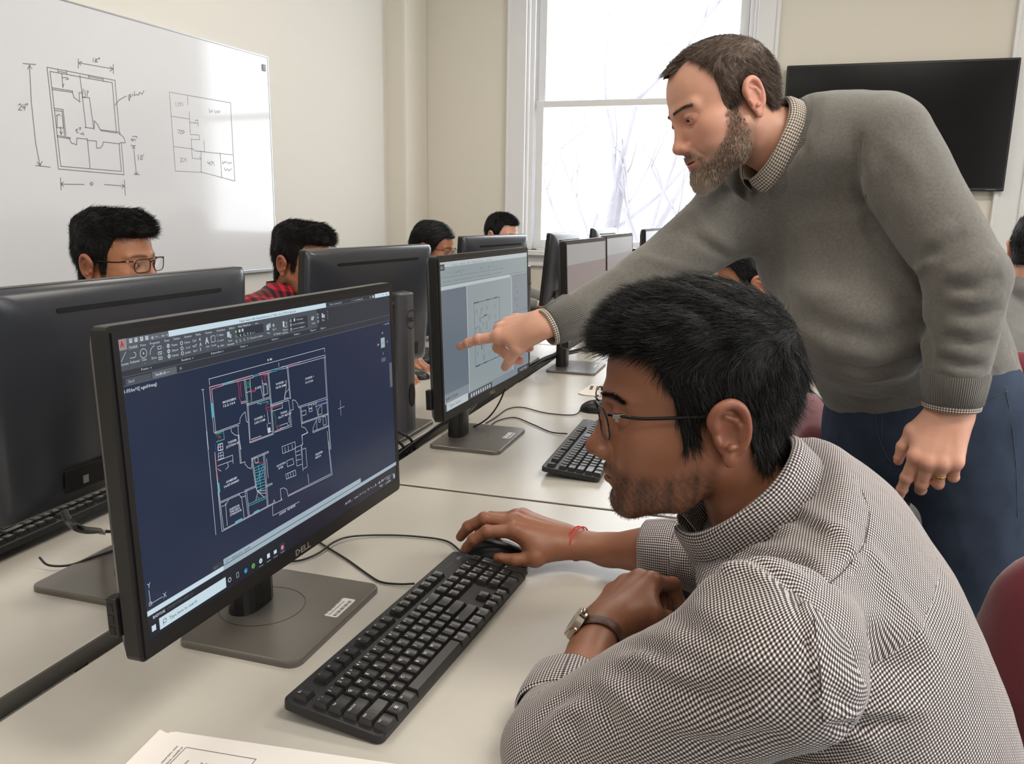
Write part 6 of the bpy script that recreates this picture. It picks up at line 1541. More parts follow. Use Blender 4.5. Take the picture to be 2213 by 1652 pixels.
    # short beard hairs along the jaw
    def bm(P):
        j = sstep(-.060, -.080, P[:, 2] - .25 * np.maximum(0, .045 - P[:, 0]) * 1.0); return np.where((P[:, 0] > .004) & (P[:, 0] < .11) & (P[:, 2] > -.128) & (j > .2) & ~((P[:, 2] > -.094) & (np.abs(P[:, 1]) < .024)), .0004, -.004)
    hair_shell('beard', MS, [M_k3, M_k1], stu, bm, None, shell=False, ns=7000, seg=3, L=(.0016, .0036), r=.00014, flow=lambda P, N: V3(.2, 0, -1) + N * .6, seed=31, h=.0022, noise=.0001, jaw=.98, pick=lambda P, g: g.choice(2, len(P)))
    def eb(P):
        yy = np.abs(P[:, 1]); u = (yy - .031) / .022; zb = .0175 + .003 * (1 - u * u); m = .0030 - np.abs(P[:, 2] - zb); return np.where((np.abs(u) < 1) & (P[:, 0] > .05), m * .35, -.003)
    hair_shell('eyebrows', MS, [M_k1, M_k3], stu, eb, None, shell=False, ns=3200, dens=.0007, seg=3, L=(.004, .0075), r=.00018, flow=lambda P, N: np.stack([-.3 * np.ones(len(P)), np.sign(P[:, 1]), .2 * np.ones(len(P))], 1), seed=3, pick=lambda P, g: g.choice(2, len(P)), h=.0022, noise=.0002)
    glasses(MS, stu, mat('dark_metal_frame', (34, 32, 34), .3, metal=.6))
    # wristwatch
    wt = V3(Lwr - Lel); wt /= np.linalg.norm(wt); wc = np.array(ML @ Vector((-.024, -fb[1] * .16, fb[2] * .16))); s3 = Vector(ML.to_3x3() @ Vector((0, 1, 0))).normalized(); up3 = Vector(ML.to_3x3() @ Vector((0, 0, 1))).normalized()
    watch = bpy.data.objects.new('wristwatch', None); COL.objects.link(watch); watch.parent = stu; KIDS.setdefault(stu.name, []).append(watch)
    pts, tt = ring_pts(wc, wt, .0262, .0315, up3, 40); band('leather_strap', pts, .0085, .0016, M_leather, watch, closed=True, up=[tt] * 40)
    fdir = Vector((-.85, -.10, .50)); fdir = (fdir - Vector(wt) * fdir.dot(Vector(wt))).normalized(); fc = Vector(wc) + fdir * .0300; Mw = frame_m(fc, wt, fdir)
    b = MB(); n = 40; b.prism([(.0205 * math.cos(2 * math.pi * k / n), .0205 * math.sin(2 * math.pi * k / n)) for k in range(n)], -.004, .0055, 0, .001)
    for sx in (-1, 1): b.box((sx * .020 - .004, -.009, -.003), (sx * .020 + .004, .009, .002), .001)
    b.tube([(0, -.0205, .001), (0, -.0245, .001)], .0028, 12); b.obj('case', M_steelw, watch, mtx=Mw)
    b = MB(); b.prism([(.0178 * math.cos(2 * math.pi * k / n), .0178 * math.sin(2 * math.pi * k / n)) for k in range(n)], .0054, .0058); d0 = b.obj('dial', mat('watch_dial', (178, 166, 150), .25), watch, mtx=Mw)
    b = MB(); b.box((-.0006, 0, .0059), (.0006, .012, .0061)); b.box((0, -.0008, .0059), (.009, .0008, .0061)); b.obj('hands', M_print, watch, mtx=Mw)
    # red thread bracelet on the right wrist
    rt = Rwr - Rel; rt /= np.linalg.norm(rt); bc = np.array(MRh @ Vector((-.016, fa[1] * .10, fa[2] * .10)))
    for k_, (o_, tl) in enumerate(((0, .10), (.003, -.08))):
        pts, tt = ring_pts(bc + rt * o_, Vector(rt) + Vector((0, 0, tl)), .0262, .0315, (0, 0, 1), 30); band('red_thread', pts, .0013, .0012, mat('red_cotton_thread', (204, 60, 52), .7), stu, closed=True, up=[tt] * 30, n=8)
    finish(stu)
def glasses(M, root, fm, w=.0275, hh=.0175, rect_=.6, lens=True, thick=.0009):
    g = bpy.data.objects.new('glasses', None); COL.objects.link(g); g.parent = root; KIDS.setdefault(root.name, []).append(g)
    X = .107; b = MB(); Lm = None
    if 'lens_glass' not in MATS:
        m = bpy.data.materials.new('lens_glass'); m.use_nodes = True; nt = m.node_tree; nt.nodes.clear(); t = nt.nodes.new('ShaderNodeBsdfTransparent'); gl = nt.nodes.new('ShaderNodeBsdfGlossy'); gl.inputs['Roughness'].default_value = .03
        x = nt.nodes.new('ShaderNodeMixShader'); x.inputs[0].default_value = .13; o = nt.nodes.new('ShaderNodeOutputMaterial'); nt.links.new(t.outputs[0], x.inputs[1]); nt.links.new(gl.outputs[0], x.inputs[2]); nt.links.new(x.outputs[0], o.inputs[0]); MATS['lens_glass'] = m
    for s in (-1, 1):
        pts = []
        for k in range(37):
            a = 2 * math.pi * k / 36; c_, s_ = math.cos(a), math.sin(a); y = .0335 + w * math.copysign(abs(c_) ** .62, c_); z = -.004 + (hh if s_ > 0 else hh * 1.06) * math.copysign(abs(s_) ** .62, s_)
            pts.append((X - .010 * ((y - .01) / .055) ** 2 + .10 * z, s * y, z))
        b.tube(pts, thick, 8); q = MB(); q.add(pts[:-1], [tuple(range(36))]); q.obj('lens', MATS['lens_glass'], g, mtx=M)
        b.tube([(X - .010, s * .060, .008), (X - .018, s * .069, .009), (.075, s * .076, .008)], .0017, 8)
        t = MB(); t.tube(spline([(X - .020, s * .070, .0085), (.06, s * .0775, .006), (.0, s * .0790, .005), (-.012, s * .0765, .004), (-.030, s * .0720, -.012), (-.036, s * .070, -.028)], 5), .0018, 8); t.obj('temple_arm', fm, g, mtx=M)
        h_ = MB(); h_.box((X - .025, s * .0705 - .0016, .0066), (X - .014, s * .0705 + .0016, .0108), .0005); h_.obj('hinge', mat('bright_hinge_metal', (190, 188, 186), .2, metal=1), g, mtx=M)
    b.tube([(X + .001, -.0075, .004), (X + .004, 0, .0075), (X + .001, .0075, .004)], thick * 1.2, 8); b.tube([(X - .001, -.012, .0115), (X + .002, 0, .013), (X - .001, .012, .0115)], thick, 8); b.obj('rim', fm, g, mtx=M)
build_student()

# ================================================================== maroon chairs
M_maroon = mat('maroon_chair_fabric', (112, 24, 42), .85, noise=(700, .25), bump=(1100, .5), sheen=.5)
M_chairblk = mat('chair_black_plastic', (28, 28, 30), .5)
def chair(loc, rz, label):
    t = thing('office_chair', label, 'chair', (loc[0], loc[1], 0), rz, 'maroon swivel chairs')
    Fd = Field(V3(-.26, -.27, .38), V3(.26, .27, .54), .012); Fd.op(boxp((0, 0, .455), (.225, .235, .035), None, .033)); Fd.op(ell((0, 0, .47), (.19, .19, .030)), k=.02)
    P, F = Fd.mesh(); np_mesh('seat', P, F, M_maroon, t)
    Fd = Field(V3(-.36, -.28, .46), V3(-.15, .28, .96), .012); Fd.op(ell((-.265, 0, .675), (.045, .235, .185))); Fd.op(boxp((-.262, 0, .675), (.026, .190, .145), (0, -4, 0), .025), k=.05); Fd.op(boxp((-.262, 0, .69), (.022, .205, .09), (0, -4, 0), .02), k=.04)
    P, F = Fd.mesh(); np_mesh('backrest', P, F, M_maroon, t)
    b = MB(); b.tube(spline([(-.05, 0, .40), (-.22, 0, .41), (-.30, 0, .50), (-.30, 0, .66)], 6), .016, 8); b.obj('back_support', M_chairblk, t)
    b = MB(); b.tube([(0, 0, .08), (0, 0, .42)], .025, 12); b.obj('gas_lift', M_chairblk, t)
    for k in range(5):
        a = 2 * math.pi * k / 5 + .3; c, s = math.cos(a), math.sin(a); b = MB(); b.tube([(0, 0, .105), (.14 * c, .14 * s, .09), (.27 * c, .27 * s, .068)], .018, 8, rs=[.026, .02, .014]); l = b.obj('base_arm', M_chairblk, t)
        b = MB(); b.tube([(.27 * c - .016 * s, .27 * s + .016 * c, .028), (.27 * c + .016 * s, .27 * s - .016 * c, .028)], .028, 14); b.tube([(.27 * c, .27 * s, .03), (.27 * c, .27 * s, .07)], .008, 6); b.obj('castor', M_chairblk, l)
    return t
chair((.40, .93), R(-122), 'maroon swivel chair under the student in gingham, its back at the lower right corner')
chair((-.13, 2.09), math.pi, 'empty maroon chair pushed up to the desk, just right of the seated student\'s head')
chair((.235, 2.75), math.pi, 'maroon chair of the person hidden under the pointing arm')
chair((.93, 3.36), R(75), 'maroon chair at the right edge behind the standing man')
chair((-1.83, 1.76), 0, 'maroon chair of the young man with glasses by the whiteboard')
chair((-1.70, 2.44), 0, 'maroon chair of the person in red plaid')
chair((-1.67, 3.50), 0, 'maroon chair of the long-haired woman')
chair((-1.68, 4.62), 0, 'maroon chair of the short-haired person by the window wall')
# ================================================================== people further back
M_k = [hair_mat('black_hair', (17, 15, 15), .34, .6), hair_mat('black_hair_sheen', (30, 27, 26), .28, .8), hair_mat('black_hair_soft', (24, 21, 20), .4, .6)]
M_plaid = check_mat('red_black_plaid', (186, 28, 48), (112, 22, 36), (30, 20, 26), .034, .8)
M_tee = mat('dark_grey_tshirt', (52, 54, 60), .9, bump=(900, .3)); M_knit = mat('slate_knit', (66, 72, 80), .95, bump=(500, .6), noise=(300, .2)); M_blk = mat('black_striped_top', (26, 27, 31), .85, bump=(600, .3)); M_grey = mat('grey_jersey', (128, 128, 126), .9, bump=(700, .3)); M_trs = mat('dark_trousers', (36, 38, 44), .9, bump=(700, .3))
def male_hair(top=.012, front=.0, side=.005, fade=0.0):
    xs = [-.13, -.060, -.046, -.042, -.036, -.010, .006, .010, .024, .028, .032, .043, .052, .12]; zs = [-.067, -.066, -.048, -.022, -.006, .003, -.004, -.030, -.032, -.010, .018, .042, .062, .064]
    def th(P):
        m = interp_mask(P, xs, zs); tp = sstep(.045, .105, P[:, 2]); fr = sstep(-.02, .06, P[:, 0]); return np.where(m > 0, (side + (top - side) * tp + front * tp * fr) * sstep(0, .010, m), -.004) - .001
    return th
def seated(label, hm, sk, shirt, hair='male', spec=False, glasses_=None, dirv=None, lean=.05, arms=((.27, -.15, .785), (.27, .15, .785)), top=.012, front=.0, trs=None, beard=.0, hands=True, byaw=None, ns=9000, seat_x=-.17, shoulder=1.0, up=.0):
    pos, yaw, pit, roll, sc = hm; M = Matrix.Translation(pos) @ Matrix.Rotation(R(yaw), 4, 'Z') @ Matrix.Rotation(R(pit), 4, 'Y') @ Matrix.Rotation(R(roll), 4, 'X') @ Matrix.Scale(sc, 4)
    yaw = yaw if byaw is None else byaw; B = Matrix.Translation((pos[0], pos[1], 0)) @ Matrix.Rotation(R(yaw), 4, 'Z'); zh = pos[2]
    px_ = B @ Vector((seat_x, 0, 0)); root = thing('person', label, 'person', (px_.x, px_.y, 0))
    def b(*a): return xf(np.array([a], float), B)[0]
    nb = b(-.045, 0, zh - .205); sideW = V3(*(B.to_3x3() @ Vector((0, 1, 0)))); fwW = V3(*(B.to_3x3() @ Vector((1, 0, 0))))
    nl = xf(nb[None], M.inverted())[0]
    P, F = head_field(.0030, neck=((-.035, 0, -.06), tuple(nl), .052, .056), jaw=.92 if hair == 'long' else 1.0, brow=.7 if hair == 'long' else 1).mesh()
    parts = [(xf(P, M), F, head_tint(P, beard, .9, beard))]
    Sh = shoulder; sh = [b(-.075, s * .185 * Sh, zh - .265 + up) for s in (-1, 1)]; pel = b(seat_x, 0, .56); chst = b(-.10, 0, zh - .40)
    el = [b(.04, s * .255, .815) for s in (-1, 1)]; wr = [b(*a) for a in arms]
    for i, s in enumerate((-1, 1)):
        d = wr[i] - el[i]; HM = frame_m(wr[i] + d / np.linalg.norm(d) * .012, d + V3(0, 0, -.02), (0, 0, 1), 0, .95); e = xf((wr[i] * .6 + el[i] * .4)[None], HM.inverted())[0]; 
        if s > 0: e[1] *= -1
        parts.append(hand_geo(HM, FLAT, TH_FWD, [(tuple(e), .030, .9)], left=(s > 0), h=.0030))
    T = Field(np.minimum(b(-.35, -.35, .4), b(.35, .35, .4)) - .15, np.maximum(b(-.35, -.35, zh), b(.35, .35, zh)) + V3(.15, .15, -.15), .012)
    T.op(ecap(pel, chst, .13, .14, sideW, .65)); T.op(cap(nb, chst, .045, .08), k=.02)
    P, F = T.mesh(); parts.append((P, F, np.zeros((len(P), 3)))); person_skin(root, sk, parts); eyes_geo(root, M, (1, 0, -.2))
    lo = np.minimum.reduce(sh + el + wr + [pel, nb]) - V3(.2, .2, .12); hi = np.maximum.reduce(sh + el + wr + [pel, nb]) + V3(.2, .2, .1); S = Field(lo, hi, .0085)
    S.op(ecap(pel + V3(0, 0, -.02), chst, .165, .175 * Sh, sideW, .68)); S.op(ecap(chst, b(-.065, 0, zh - .26 + up), .175 * Sh, .12, sideW, .6), k=.05)
    for i in (0, 1):
        S.op(cap(b(-.06, (-.05, .05)[i], zh - .225 + up), sh[i], .058, .066), k=.04); S.op(cap(sh[i], el[i], .066, .050), k=.03); S.op(cap(el[i], wr[i], .050, .034), k=.02); d = wr[i] - el[i]; S.op(cutp(wr[i], d, .06), 's', k=.005)
    S.op(ecap(nb + V3(0, 0, -.01 + up) - fwW * .012, nb + V3(0, 0, .06 + up) - fwW * .02, .066, .068, sideW, .95)); S.op(cap(nb + V3(0, 0, -.035 + up), nb + V3(0, 0, .16) + fwW * .03, .057, .060), 's', k=.006); S.disp(lambda P: .003 * vnoise(P, 34, 5) + .0015 * vnoise(P, 80, 6)); P, F = S.mesh()
    uvt = np.stack([(P - pel) @ sideW + .6 * ((P - pel) @ fwW), P[:, 2] + .3 * ((P - pel) @ fwW), np.zeros(len(P))], 1); r_ = np.stack([cap(sh[0], el[0], .066, .05)[0](P.astype(f4)), cap(sh[1], el[1], .066, .05)[0](P.astype(f4))], 1)
    for i in (0, 1): uvt = np.where((r_[:, i] < .012)[:, None], limb_uv(P, sh[i], el[i], .06), uvt)
    o = np_mesh('shirt', P, F, shirt, root); set_attr(o, 'guv', uvt)
    Jb = Field(np.minimum(b(-.35, -.3, 0), b(.5, .3, 0)) - V3(.15, .15, 0), np.maximum(b(-.35, -.3, .7), b(.5, .3, .7)) + V3(.15, .15, 0), .012); Jb.op(ecap(pel - V3(0, 0, .03) - sideW * .04, pel - V3(0, 0, .03) + sideW * .04, .13, .13, fwW, .8))
    for s in (-1, 1):
        kn = b(.24, s * .13, .53); an = b(.20, s * .13, .10); Jb.op(cap(pel + sideW * s * .09 - V3(0, 0, .01), kn, .082, .062), k=.03); Jb.op(cap(kn, an, .060, .052), k=.02)
        K = Field(an + V3(-.28, -.28, -.11), an + V3(.28, .28, .05), .008); K.op(cap(an - fwW * .02 - V3(0, 0, .05), an + fwW * .12 - V3(0, 0, .055), .038, .036)); K.op(cap(an + fwW * .12 - V3(0, 0, .055), an + fwW * .17 - V3(0, 0, .062), .04, .028), k=.02); K.op(cutp((an[0], an[1], .004), (0, 0, -1), .4), 's', k=.004); P, F = K.mesh(); np_mesh('shoe', P, F, M_shoe, root)
    P, F = Jb.mesh(); np_mesh('trousers', P, F, trs or M_trs, root)
    if hair == 'long':
        def th(P): m = interp_mask(P, [-.13, -.01, .02, .05, .07, .12], [-.20, -.16, -.03, .035, .060, .062]); return np.where(m > 0, .010 * sstep(0, .010, m), -.004) - .001
        def ex(Fh):
            for s in (-1, 1):
                Fh.op(ecap((-.005, s * .066, .04), (-.010, s * .074, -.07), .036, .036, (1, 0, 0), .45), k=.02); Fh.op(ecap((-.010, s * .074, -.07), (.0, s * .078, -.128), .038, .040, (1, 0, 0), .45), k=.02)
            Fh.op(ecap((-.07, 0, .02), (-.085, 0, -.128), .07, .075, (0, 1, 0), .45), k=.03)
        def fl(P, N): q = sstep(.03, .09, P[:, 2]) * sstep(-.09, -.02, P[:, 0]); return V3(-.25, 0, -1) + np.stack([-.9 * q, np.sign(P[:, 1]) * 1.2 * q, .5 * q], 1)
        hair_shell('hair', M, M_k, root, th, ex, ns=12000, L=(.018, .034), r=.0005, flow=fl, seed=41, lift=.03, curl=.06, h=.004, pick=lambda P, g: g.choice(3, len(P), p=(.5, .2, .3)), noise=.0008, zmin=-.3)
        # lengths falling over the shoulders
        L_ = []; rng = np.random.RandomState(5)
        for s in (-1, 1):
            Q = Field(V3(-.13, -.14, -.42), V3(.09, .14, -.08), .005); Q.op(ecap((-.005, s * .078, -.10), (.020, s * .082, -.36), .040, .022, (1, 0, 0), .5)); Q.op(ecap((-.08, 0, -.10), (-.095, 0, -.30), .075, .06, (0, 1, 0), .35), k=.02); Q.disp(lambda P: .002 * np.sin(P[:, 0] * 500) + .002 * np.sin(P[:, 1] * 420)); P, F = Q.mesh(); L_.append((P, F))
        P, F = merge(L_); np_mesh('hair_lengths', xf(P, M), F, M_k[:1], root)
    else:
        def ex(Fh):
            if front: Fh.op(ell((.066, 0, .088), (.044, .046, .018), (0, 22, 0)), k=.015)
            Fh.disp(lambda P: np.where(P[:, 2] > .04, .002 * np.sin(P[:, 1] * 190 + 3 * np.sin(P[:, 0] * 40)), 0))
        def fl(P, N):
            tp = sstep(.045, .080, P[:, 2])[:, None]; return tp * V3(.9, 0, .15) + (1 - tp) * V3(-.1, 0, -1)
        hair_shell('hair', M, M_k, root, male_hair(top, front), ex, ns=ns, L=(.012, .024), dens=.002, seg=4, r=.0004, flow=fl, seed=11, lift=.2, h=.0035, pick=lambda P, g: g.choice(3, len(P), p=(.5, .2, .3)))
    if glasses_: glasses(M, root, glasses_, w=.026, hh=.0165, thick=.0012)
    finish(root); return root
gm = mat('dark_metal_frame', (34, 32, 34), .3, metal=.6)
seated('young man with glasses and thick black hair, chin hidden by the left monitor', ((-1.655, 1.762, 1.150), 6, 2, 2, 1.03), SK_B, M_tee, glasses_=gm, top=.022, front=.006, byaw=0, ns=12000)
seated('young man in a red and black plaid shirt, face behind a monitor', ((-1.512, 2.448, 1.118), -4, 6, 0, 1.03), SK_B, M_plaid, top=.022, front=.006, byaw=4, beard=.5, ns=12000, shoulder=1.2, up=.095, arms=((.30, -.13, .785), (.27, .17, .785)))
seated('woman with long black hair and glasses looking down at her screen', ((-1.478, 3.518, 1.134), 2, 12, 2, .96), SK_B, M_knit, hair='long', glasses_=gm, byaw=-2, arms=((.34, -.16, .785), (.30, .14, .785)), shoulder=.9)
seated('person with short dark hair, only the top of the head above a monitor', ((-1.50, 4.60, 1.170), -14, 8, 0, 1.0), SK_I, M_grey, top=.012, byaw=0)
seated('person in black seen between the pointing arm and the seated student\'s hair', ((-.045, 2.74, 1.085), 186, 14, 0, 1.0), SK_B, M_blk, top=.014, byaw=180, seat_x=-.29)
seated('dark-haired person in a grey top at the right edge of the picture', ((.955, 3.47, 1.195), 62, 6, 0, 1.05), SK_I, M_grey, top=.010, byaw=75, arms=((.22, -.15, .785), (.22, .15, .785)))

# ================================================================== keyboards
def DK(px, py, z=0.0):          # point on the desk surface seen at a photo position
    o = Vector((0, 0, CAMZ)); d = W(px, py, 1) - o; t = (DESK + z - CAMZ) / d.z; return o + d * t
M_kb = mat('keyboard_black', (32, 32, 34), .42, bump=(900, .08)); M_key = mat('key_black', (40, 39, 39), .3, bump=(1200, .04)); M_leg = mat('key_legend_white', (226, 226, 222), .6); M_orl = mat('key_legend_orange', (206, 130, 40), .6)
U = .01905
def key_rows():
    K = []; x = {0: -.0445, 1: -.0185, 2: .0005, 3: .0195, 4: .0385, 5: .0570}; Y0 = -.2145
    def row(r, items, y=0.0):
        for it in items:
            if isinstance(it, (int, float)): y += it; continue
            t, w = (it, 1) if isinstance(it, str) else it; K.append((x[r], Y0 + (y + w / 2) * U, w, 1, t)); y += w
    row(0, ['Esc', 1, 'F1', 'F2', 'F3', 'F4', .5, 'F5', 'F6', 'F7', 'F8', .5, 'F9', 'F10', 'F11', 'F12', .25, 'PrtSc', 'ScrLk', 'Pause'])
    row(1, list('`1234567890-=') + [('Backspace', 2), .25, 'Ins', 'Home', 'PgUp', .25, 'Num', '/', '*', '-'])
    row(2, [('Tab', 1.5)] + list('QWERTYUIOP[]') + [('\\', 1.5), .25, 'Del', 'End', 'PgDn', .25, '7', '8', '9'])
    row(3, [('Caps Lock', 1.75)] + list('ASDFGHJKL;\'') + [('Enter', 2.25), 3.5, '4', '5', '6'])
    row(4, [('Shift', 2.25)] + list('ZXCVBNM,./') + [('Shift', 2.75), 1.25, '^', 1.25, '1', '2', '3'])
    row(5, [('Ctrl', 1.25), ('WIN', 1.25), ('Alt', 1.25), (' ', 6.25), ('Alt', 1.25), ('Fn', 1.25), ('Menu', 1.25), ('Ctrl', 1.25), .25, '<', 'v', '>', .25, ('0', 2), '.'])
    K.append((.5 * (x[2] + x[3]), Y0 + 22 * U, 1, 2, '+')); K.append((.5 * (x[4] + x[5]), Y0 + 22 * U, 1, 2, 'Ent')); return K
def key_geo(b, x, y, w, d, t, z0, tops):
    hw, hd = w * U / 2 - .0006, d * U / 2 - .0006; tw, td = hw - .0026, hd - .0028; zt = z0 + .0075; ox = -.0006
    lo = [(x - hd, y - hw, z0), (x + hd, y - hw, z0), (x + hd, y + hw, z0), (x - hd, y + hw, z0)]; m1 = [(x + ox + sx * (td + .0007), y + sy * (tw + .0007), zt - .0008) for sx, sy in ((-1, -1), (1, -1), (1, 1), (-1, 1))]
    hi = []; n = 6; fs = []
    vs = lo + m1
    # scooped top: a few strips along the width
    base = len(vs)
    for j in range(n + 1):
        yy = y - tw + 2 * tw * j / n; dip = -.0009 * (1 - ((j / n - .5) * 2) ** 2) if t != ' ' else .0006 * (1 - 0)
        for sx in (-1, 1): vs.append((x + ox + sx * td, yy, zt + dip))
    for k in range(4): fs.append((k, (k + 1) % 4, 4 + (k + 1) % 4, 4 + k))
    for j in range(n): fs.append((base + 2 * j, base + 2 * j + 1, base + 2 * j + 3, base + 2 * j + 2))
    fs.append((4, 5, base + 1, base)); fs.append((6, 7, base + 2 * n, base + 2 * n + 1)); fs.append((7, 4, base) + tuple(base + 2 * j for j in range(1, n + 1))); fs.append((5, 6, base + 2 * n + 1) + tuple(base + 2 * j + 1 for j in range(n - 1, -1, -1)))
    b.add(vs, fs, 0)
    zz_ = zt + .0001
    if t == 'WIN':
        for sx in (-1, 1):
            for sy in (-1, 1): b.box((x + ox + sx * .0011 - .0008, y + sy * .0011 - .0008, zz_), (x + ox + sx * .0011 + .0008, y + sy * .0011 + .0008, zz_ + .0001), mi=1)
    elif t.strip():
        wd = w > 1.3 or len(t) > 1; h = .0022 if wd else .0042; mi = 2 if t in ('F1',) else 1
        add_text(b, t, (x + ox - td + .0012 + h, y - tw + .0012, zz_), (0, 1, 0), (-1, 0, 0), h, mi, bold=.012)
        if t in '`1234567890-=': add_text(b, '~!@#$%^&*()_+'['`1234567890-='.index(t)], (x + ox - td + .0012 + .0024, y + .0010, zz_), (0, 1, 0), (-1, 0, 0), .0024, mi, bold=.01)
def keyboard(label, loc, rz, group='keyboards on the desks'):
    t = thing('keyboard', label, 'keyboard', loc, rz, group); T = Matrix.Rotation(-R(-5.6), 4, 'Y'); T = Matrix.Translation((0, 0, .0125)) @ T
    b = MB(); o = rrect(.127, .4425, .009, 4); b.prism(o, -.006, .0045, 0, .002); 
    b.obj('case', M_kb, t, mtx=T)
    b = MB(); b.tube([(.0615 if k in (0, 3) else .0615, 0, 0) for k in range(0)], .001) if False else None
    b.box((.0608, -.212, .0045), (.0618, .212, .0052)); b.obj('front_rim', mat('keyboard_rim', (52, 52, 56), .35), t, mtx=T)
    b = MB()
    for s in (-1, 1): b.box((-.060, s * .18 - .012, -.013), (-.045, s * .18 + .012, -.004), .001)
    for s in (-1, 1): b.box((.045, s * .19 - .012, -.0085), (.056, s * .19 + .012, -.004), .001)
    b.obj('feet', M_kb, t, mtx=T)
    b = MB()
    for k in range(3): b.prism([(-.0475 + .0008 * math.cos(a_ * .7854), .163 + .008 * k + .0008 * math.sin(a_ * .7854)) for a_ in range(8)], .0045, .0049)
    add_text(b, 'DELL', (-.043, .195, .0049), (0, 1, 0), (-1, 0, 0), .0045, bold=.03); b.obj('lights_and_logo', mat('kb_mark', (150, 152, 156), .5), t, mtx=T)
    ks = key_rows(); skip = [k for k in ks if k[4] in ('PrtSc', 'ScrLk', 'Pause', 'Ins')]
    for k in ks:
        if k in skip: continue
        b = MB(); key_geo(b, 0, 0, k[2], k[3], k[4], 0, None); o = b.obj('key', [M_key, M_leg, M_orl], t); o.matrix_basis = T @ Matrix.Translation((k[0], k[1], .0043))
    b = MB()
    for k in skip: key_geo(b, k[0], k[1], k[2], k[3], k[4], .0043, None)
    o = b.obj('key', [M_key, M_leg, M_orl], t, mtx=T); tag(o, kind='stuff')
    return t
KB = keyboard('black full-size keyboard in front of the nearest monitor', (-.395, .908, DESK + .0005), -.072)
def kb_copy(loc, rz, label):
    c = copy_tree(KB); c.location = loc; c.rotation_euler = (0, 0, rz); c['label'] = label; return c
k2 = DK(1262, 975); kb_copy((-.366, 1.828, DESK + .0005), .01, 'black keyboard in front of the grey-screen monitor, left of the student\'s nose')
kb_copy((-1.185, 1.02, DESK + .0005), math.pi + .02, 'black keyboard behind the large monitor at the left edge')
kb_copy((-1.23, 2.78, DESK + .0005), math.pi, 'black keyboard by the woman\'s hand, between two monitors')
kb_copy((-1.22, 4.25, DESK + .0005), math.pi, 'farthest keyboard, a sliver between the pointed-at monitor and the window end')
M_cab = mat("black_cable", (22, 21, 21), .45)
# mice
M_mouse = mat('black_mouse_plastic', (24, 24, 26), .35); M_mouse2 = mat('mouse_groove', (8, 8, 8), .6)
Fm = Field(V3(-.065, -.04, -.002), V3(.065, .04, .045), .0014)
Fm.op(ell((.006, 0, .006), (.054, .030, .030))); Fm.op(ell((-.02, 0, .004), (.036, .029, .022)), k=.012); Fm.op(boxp((0, 0, -.010), (.08, .05, .0115), None, .002), 's', k=.001)
Fm.op(boxp((-.03, 0, .032), (.028, .0005, .02), None, .0004), 's', k=.0006); Fm.op(ell((-.035, 0, .026), (.010, .0045, .010)), 's', k=.001)
Fm.disp(lambda P: -.0007 * np.exp(-((P[:, 2] - .0095 - .08 * (P[:, 0] + .02) * .4) / .0011) ** 2) * (P[:, 0] < .03))
MP_, MF_ = Fm.mesh()
def mouse(label, loc, rz, cable, group='computer mice'):
    t = thing('computer_mouse', label, 'mouse', loc, rz, group); np_mesh('shell', MP_, MF_, M_mouse, t)
    b = MB(); b.tube([(-.035, -.0025, .0185), (-.035, .0025, .0185)], .0088, 18); b.obj('scroll_wheel', mat('rubber_wheel', (40, 40, 42), .7), t)
    if cable:
        inv = (Matrix.Translation(loc) @ Matrix.Rotation(rz, 4, 'Z')).inverted(); pts = [(-.044, 0, .006), (-.052, 0, .006)] + [tuple(inv @ Vector(p)) for p in cable]
        b = MB(); b.tube(spline(pts, 8), .0017, 8); b.obj('cable', M_cab, t)
    return t

mouse('black mouse under the seated student\'s right hand', (-.388, 1.166, DESK), .02, [DK(965, 1170, .004), DK(900, 1160, .004), DK(830, 1157, .004), DK(760, 1160, .006), DK(722, 1172, .006), DK(690, 1195, .004), DK(655, 1210, .003), DK(620, 1215, .003)])
mouse('black mouse showing just left of the student\'s glasses', (-.425, 2.235, DESK), .05, [DK(1240, 897, .003), DK(1180, 893, .003), DK(1130, 881, .003), DK(1098, 884, .003), DK(1070, 903, .003), DK(1050, 915, .003)])
mouse('black mouse by the woman\'s monitor, next to the rear keyboard', (-1.115, 2.48, DESK), math.pi + .3, None)
def cable_thing(label, pts, r=.0017, cat='cable', name='cable', n=8):
    b = MB(); P = [Vector(p) for p in pts]; b.tube(spline(P, 8), r, n); o = b.obj(name, M_cab); return tag(o, label, cat)
cable_thing('thin black keyboard cable looping over the desk to the nearest keyboard', [DK(896, 1262, .006), DK(862, 1263, .004), DK(822, 1258, .003), DK(792, 1240, .003), DK(750, 1210, .003), DK(705, 1182, .003), DK(672, 1160, .003), DK(640, 1140, .003)])
cable_thing('thin black cable of the keyboard by the grey-screen monitor', [DK(1226, 938, .006), DK(1190, 934, .003), DK(1150, 917, .003), DK(1112, 903, .003), DK(1075, 910, .003), DK(1055, 925, .003), DK(1040, 935, .003)])
cable_thing('short black cable hanging from the grey-screen monitor beside its stand', [(-.60, 1.86, DESK + .19), (-.605, 1.90, DESK + .12), (-.64, 1.90, DESK + .05), (-.70, 1.92, DESK + .006), (-.745, 1.93, DESK + .003)], .002)
for k, (dy, lab) in enumerate(((0, 'thick black cable curving down behind the nearest monitor, left one of two'), (.05, 'thick black cable curving down behind the nearest monitor, right one of two'))):
    cable_thing(lab, [(-.90, 1.62 + dy, DESK + .24), (-.87, 1.63 + dy, DESK + .15), (-.83, 1.66 + dy, DESK + .05), (-.790, 1.69 + dy, DESK + .01), (-.781, 1.70 + dy, DESK - .06)], .0035)
rng = random.Random(3)
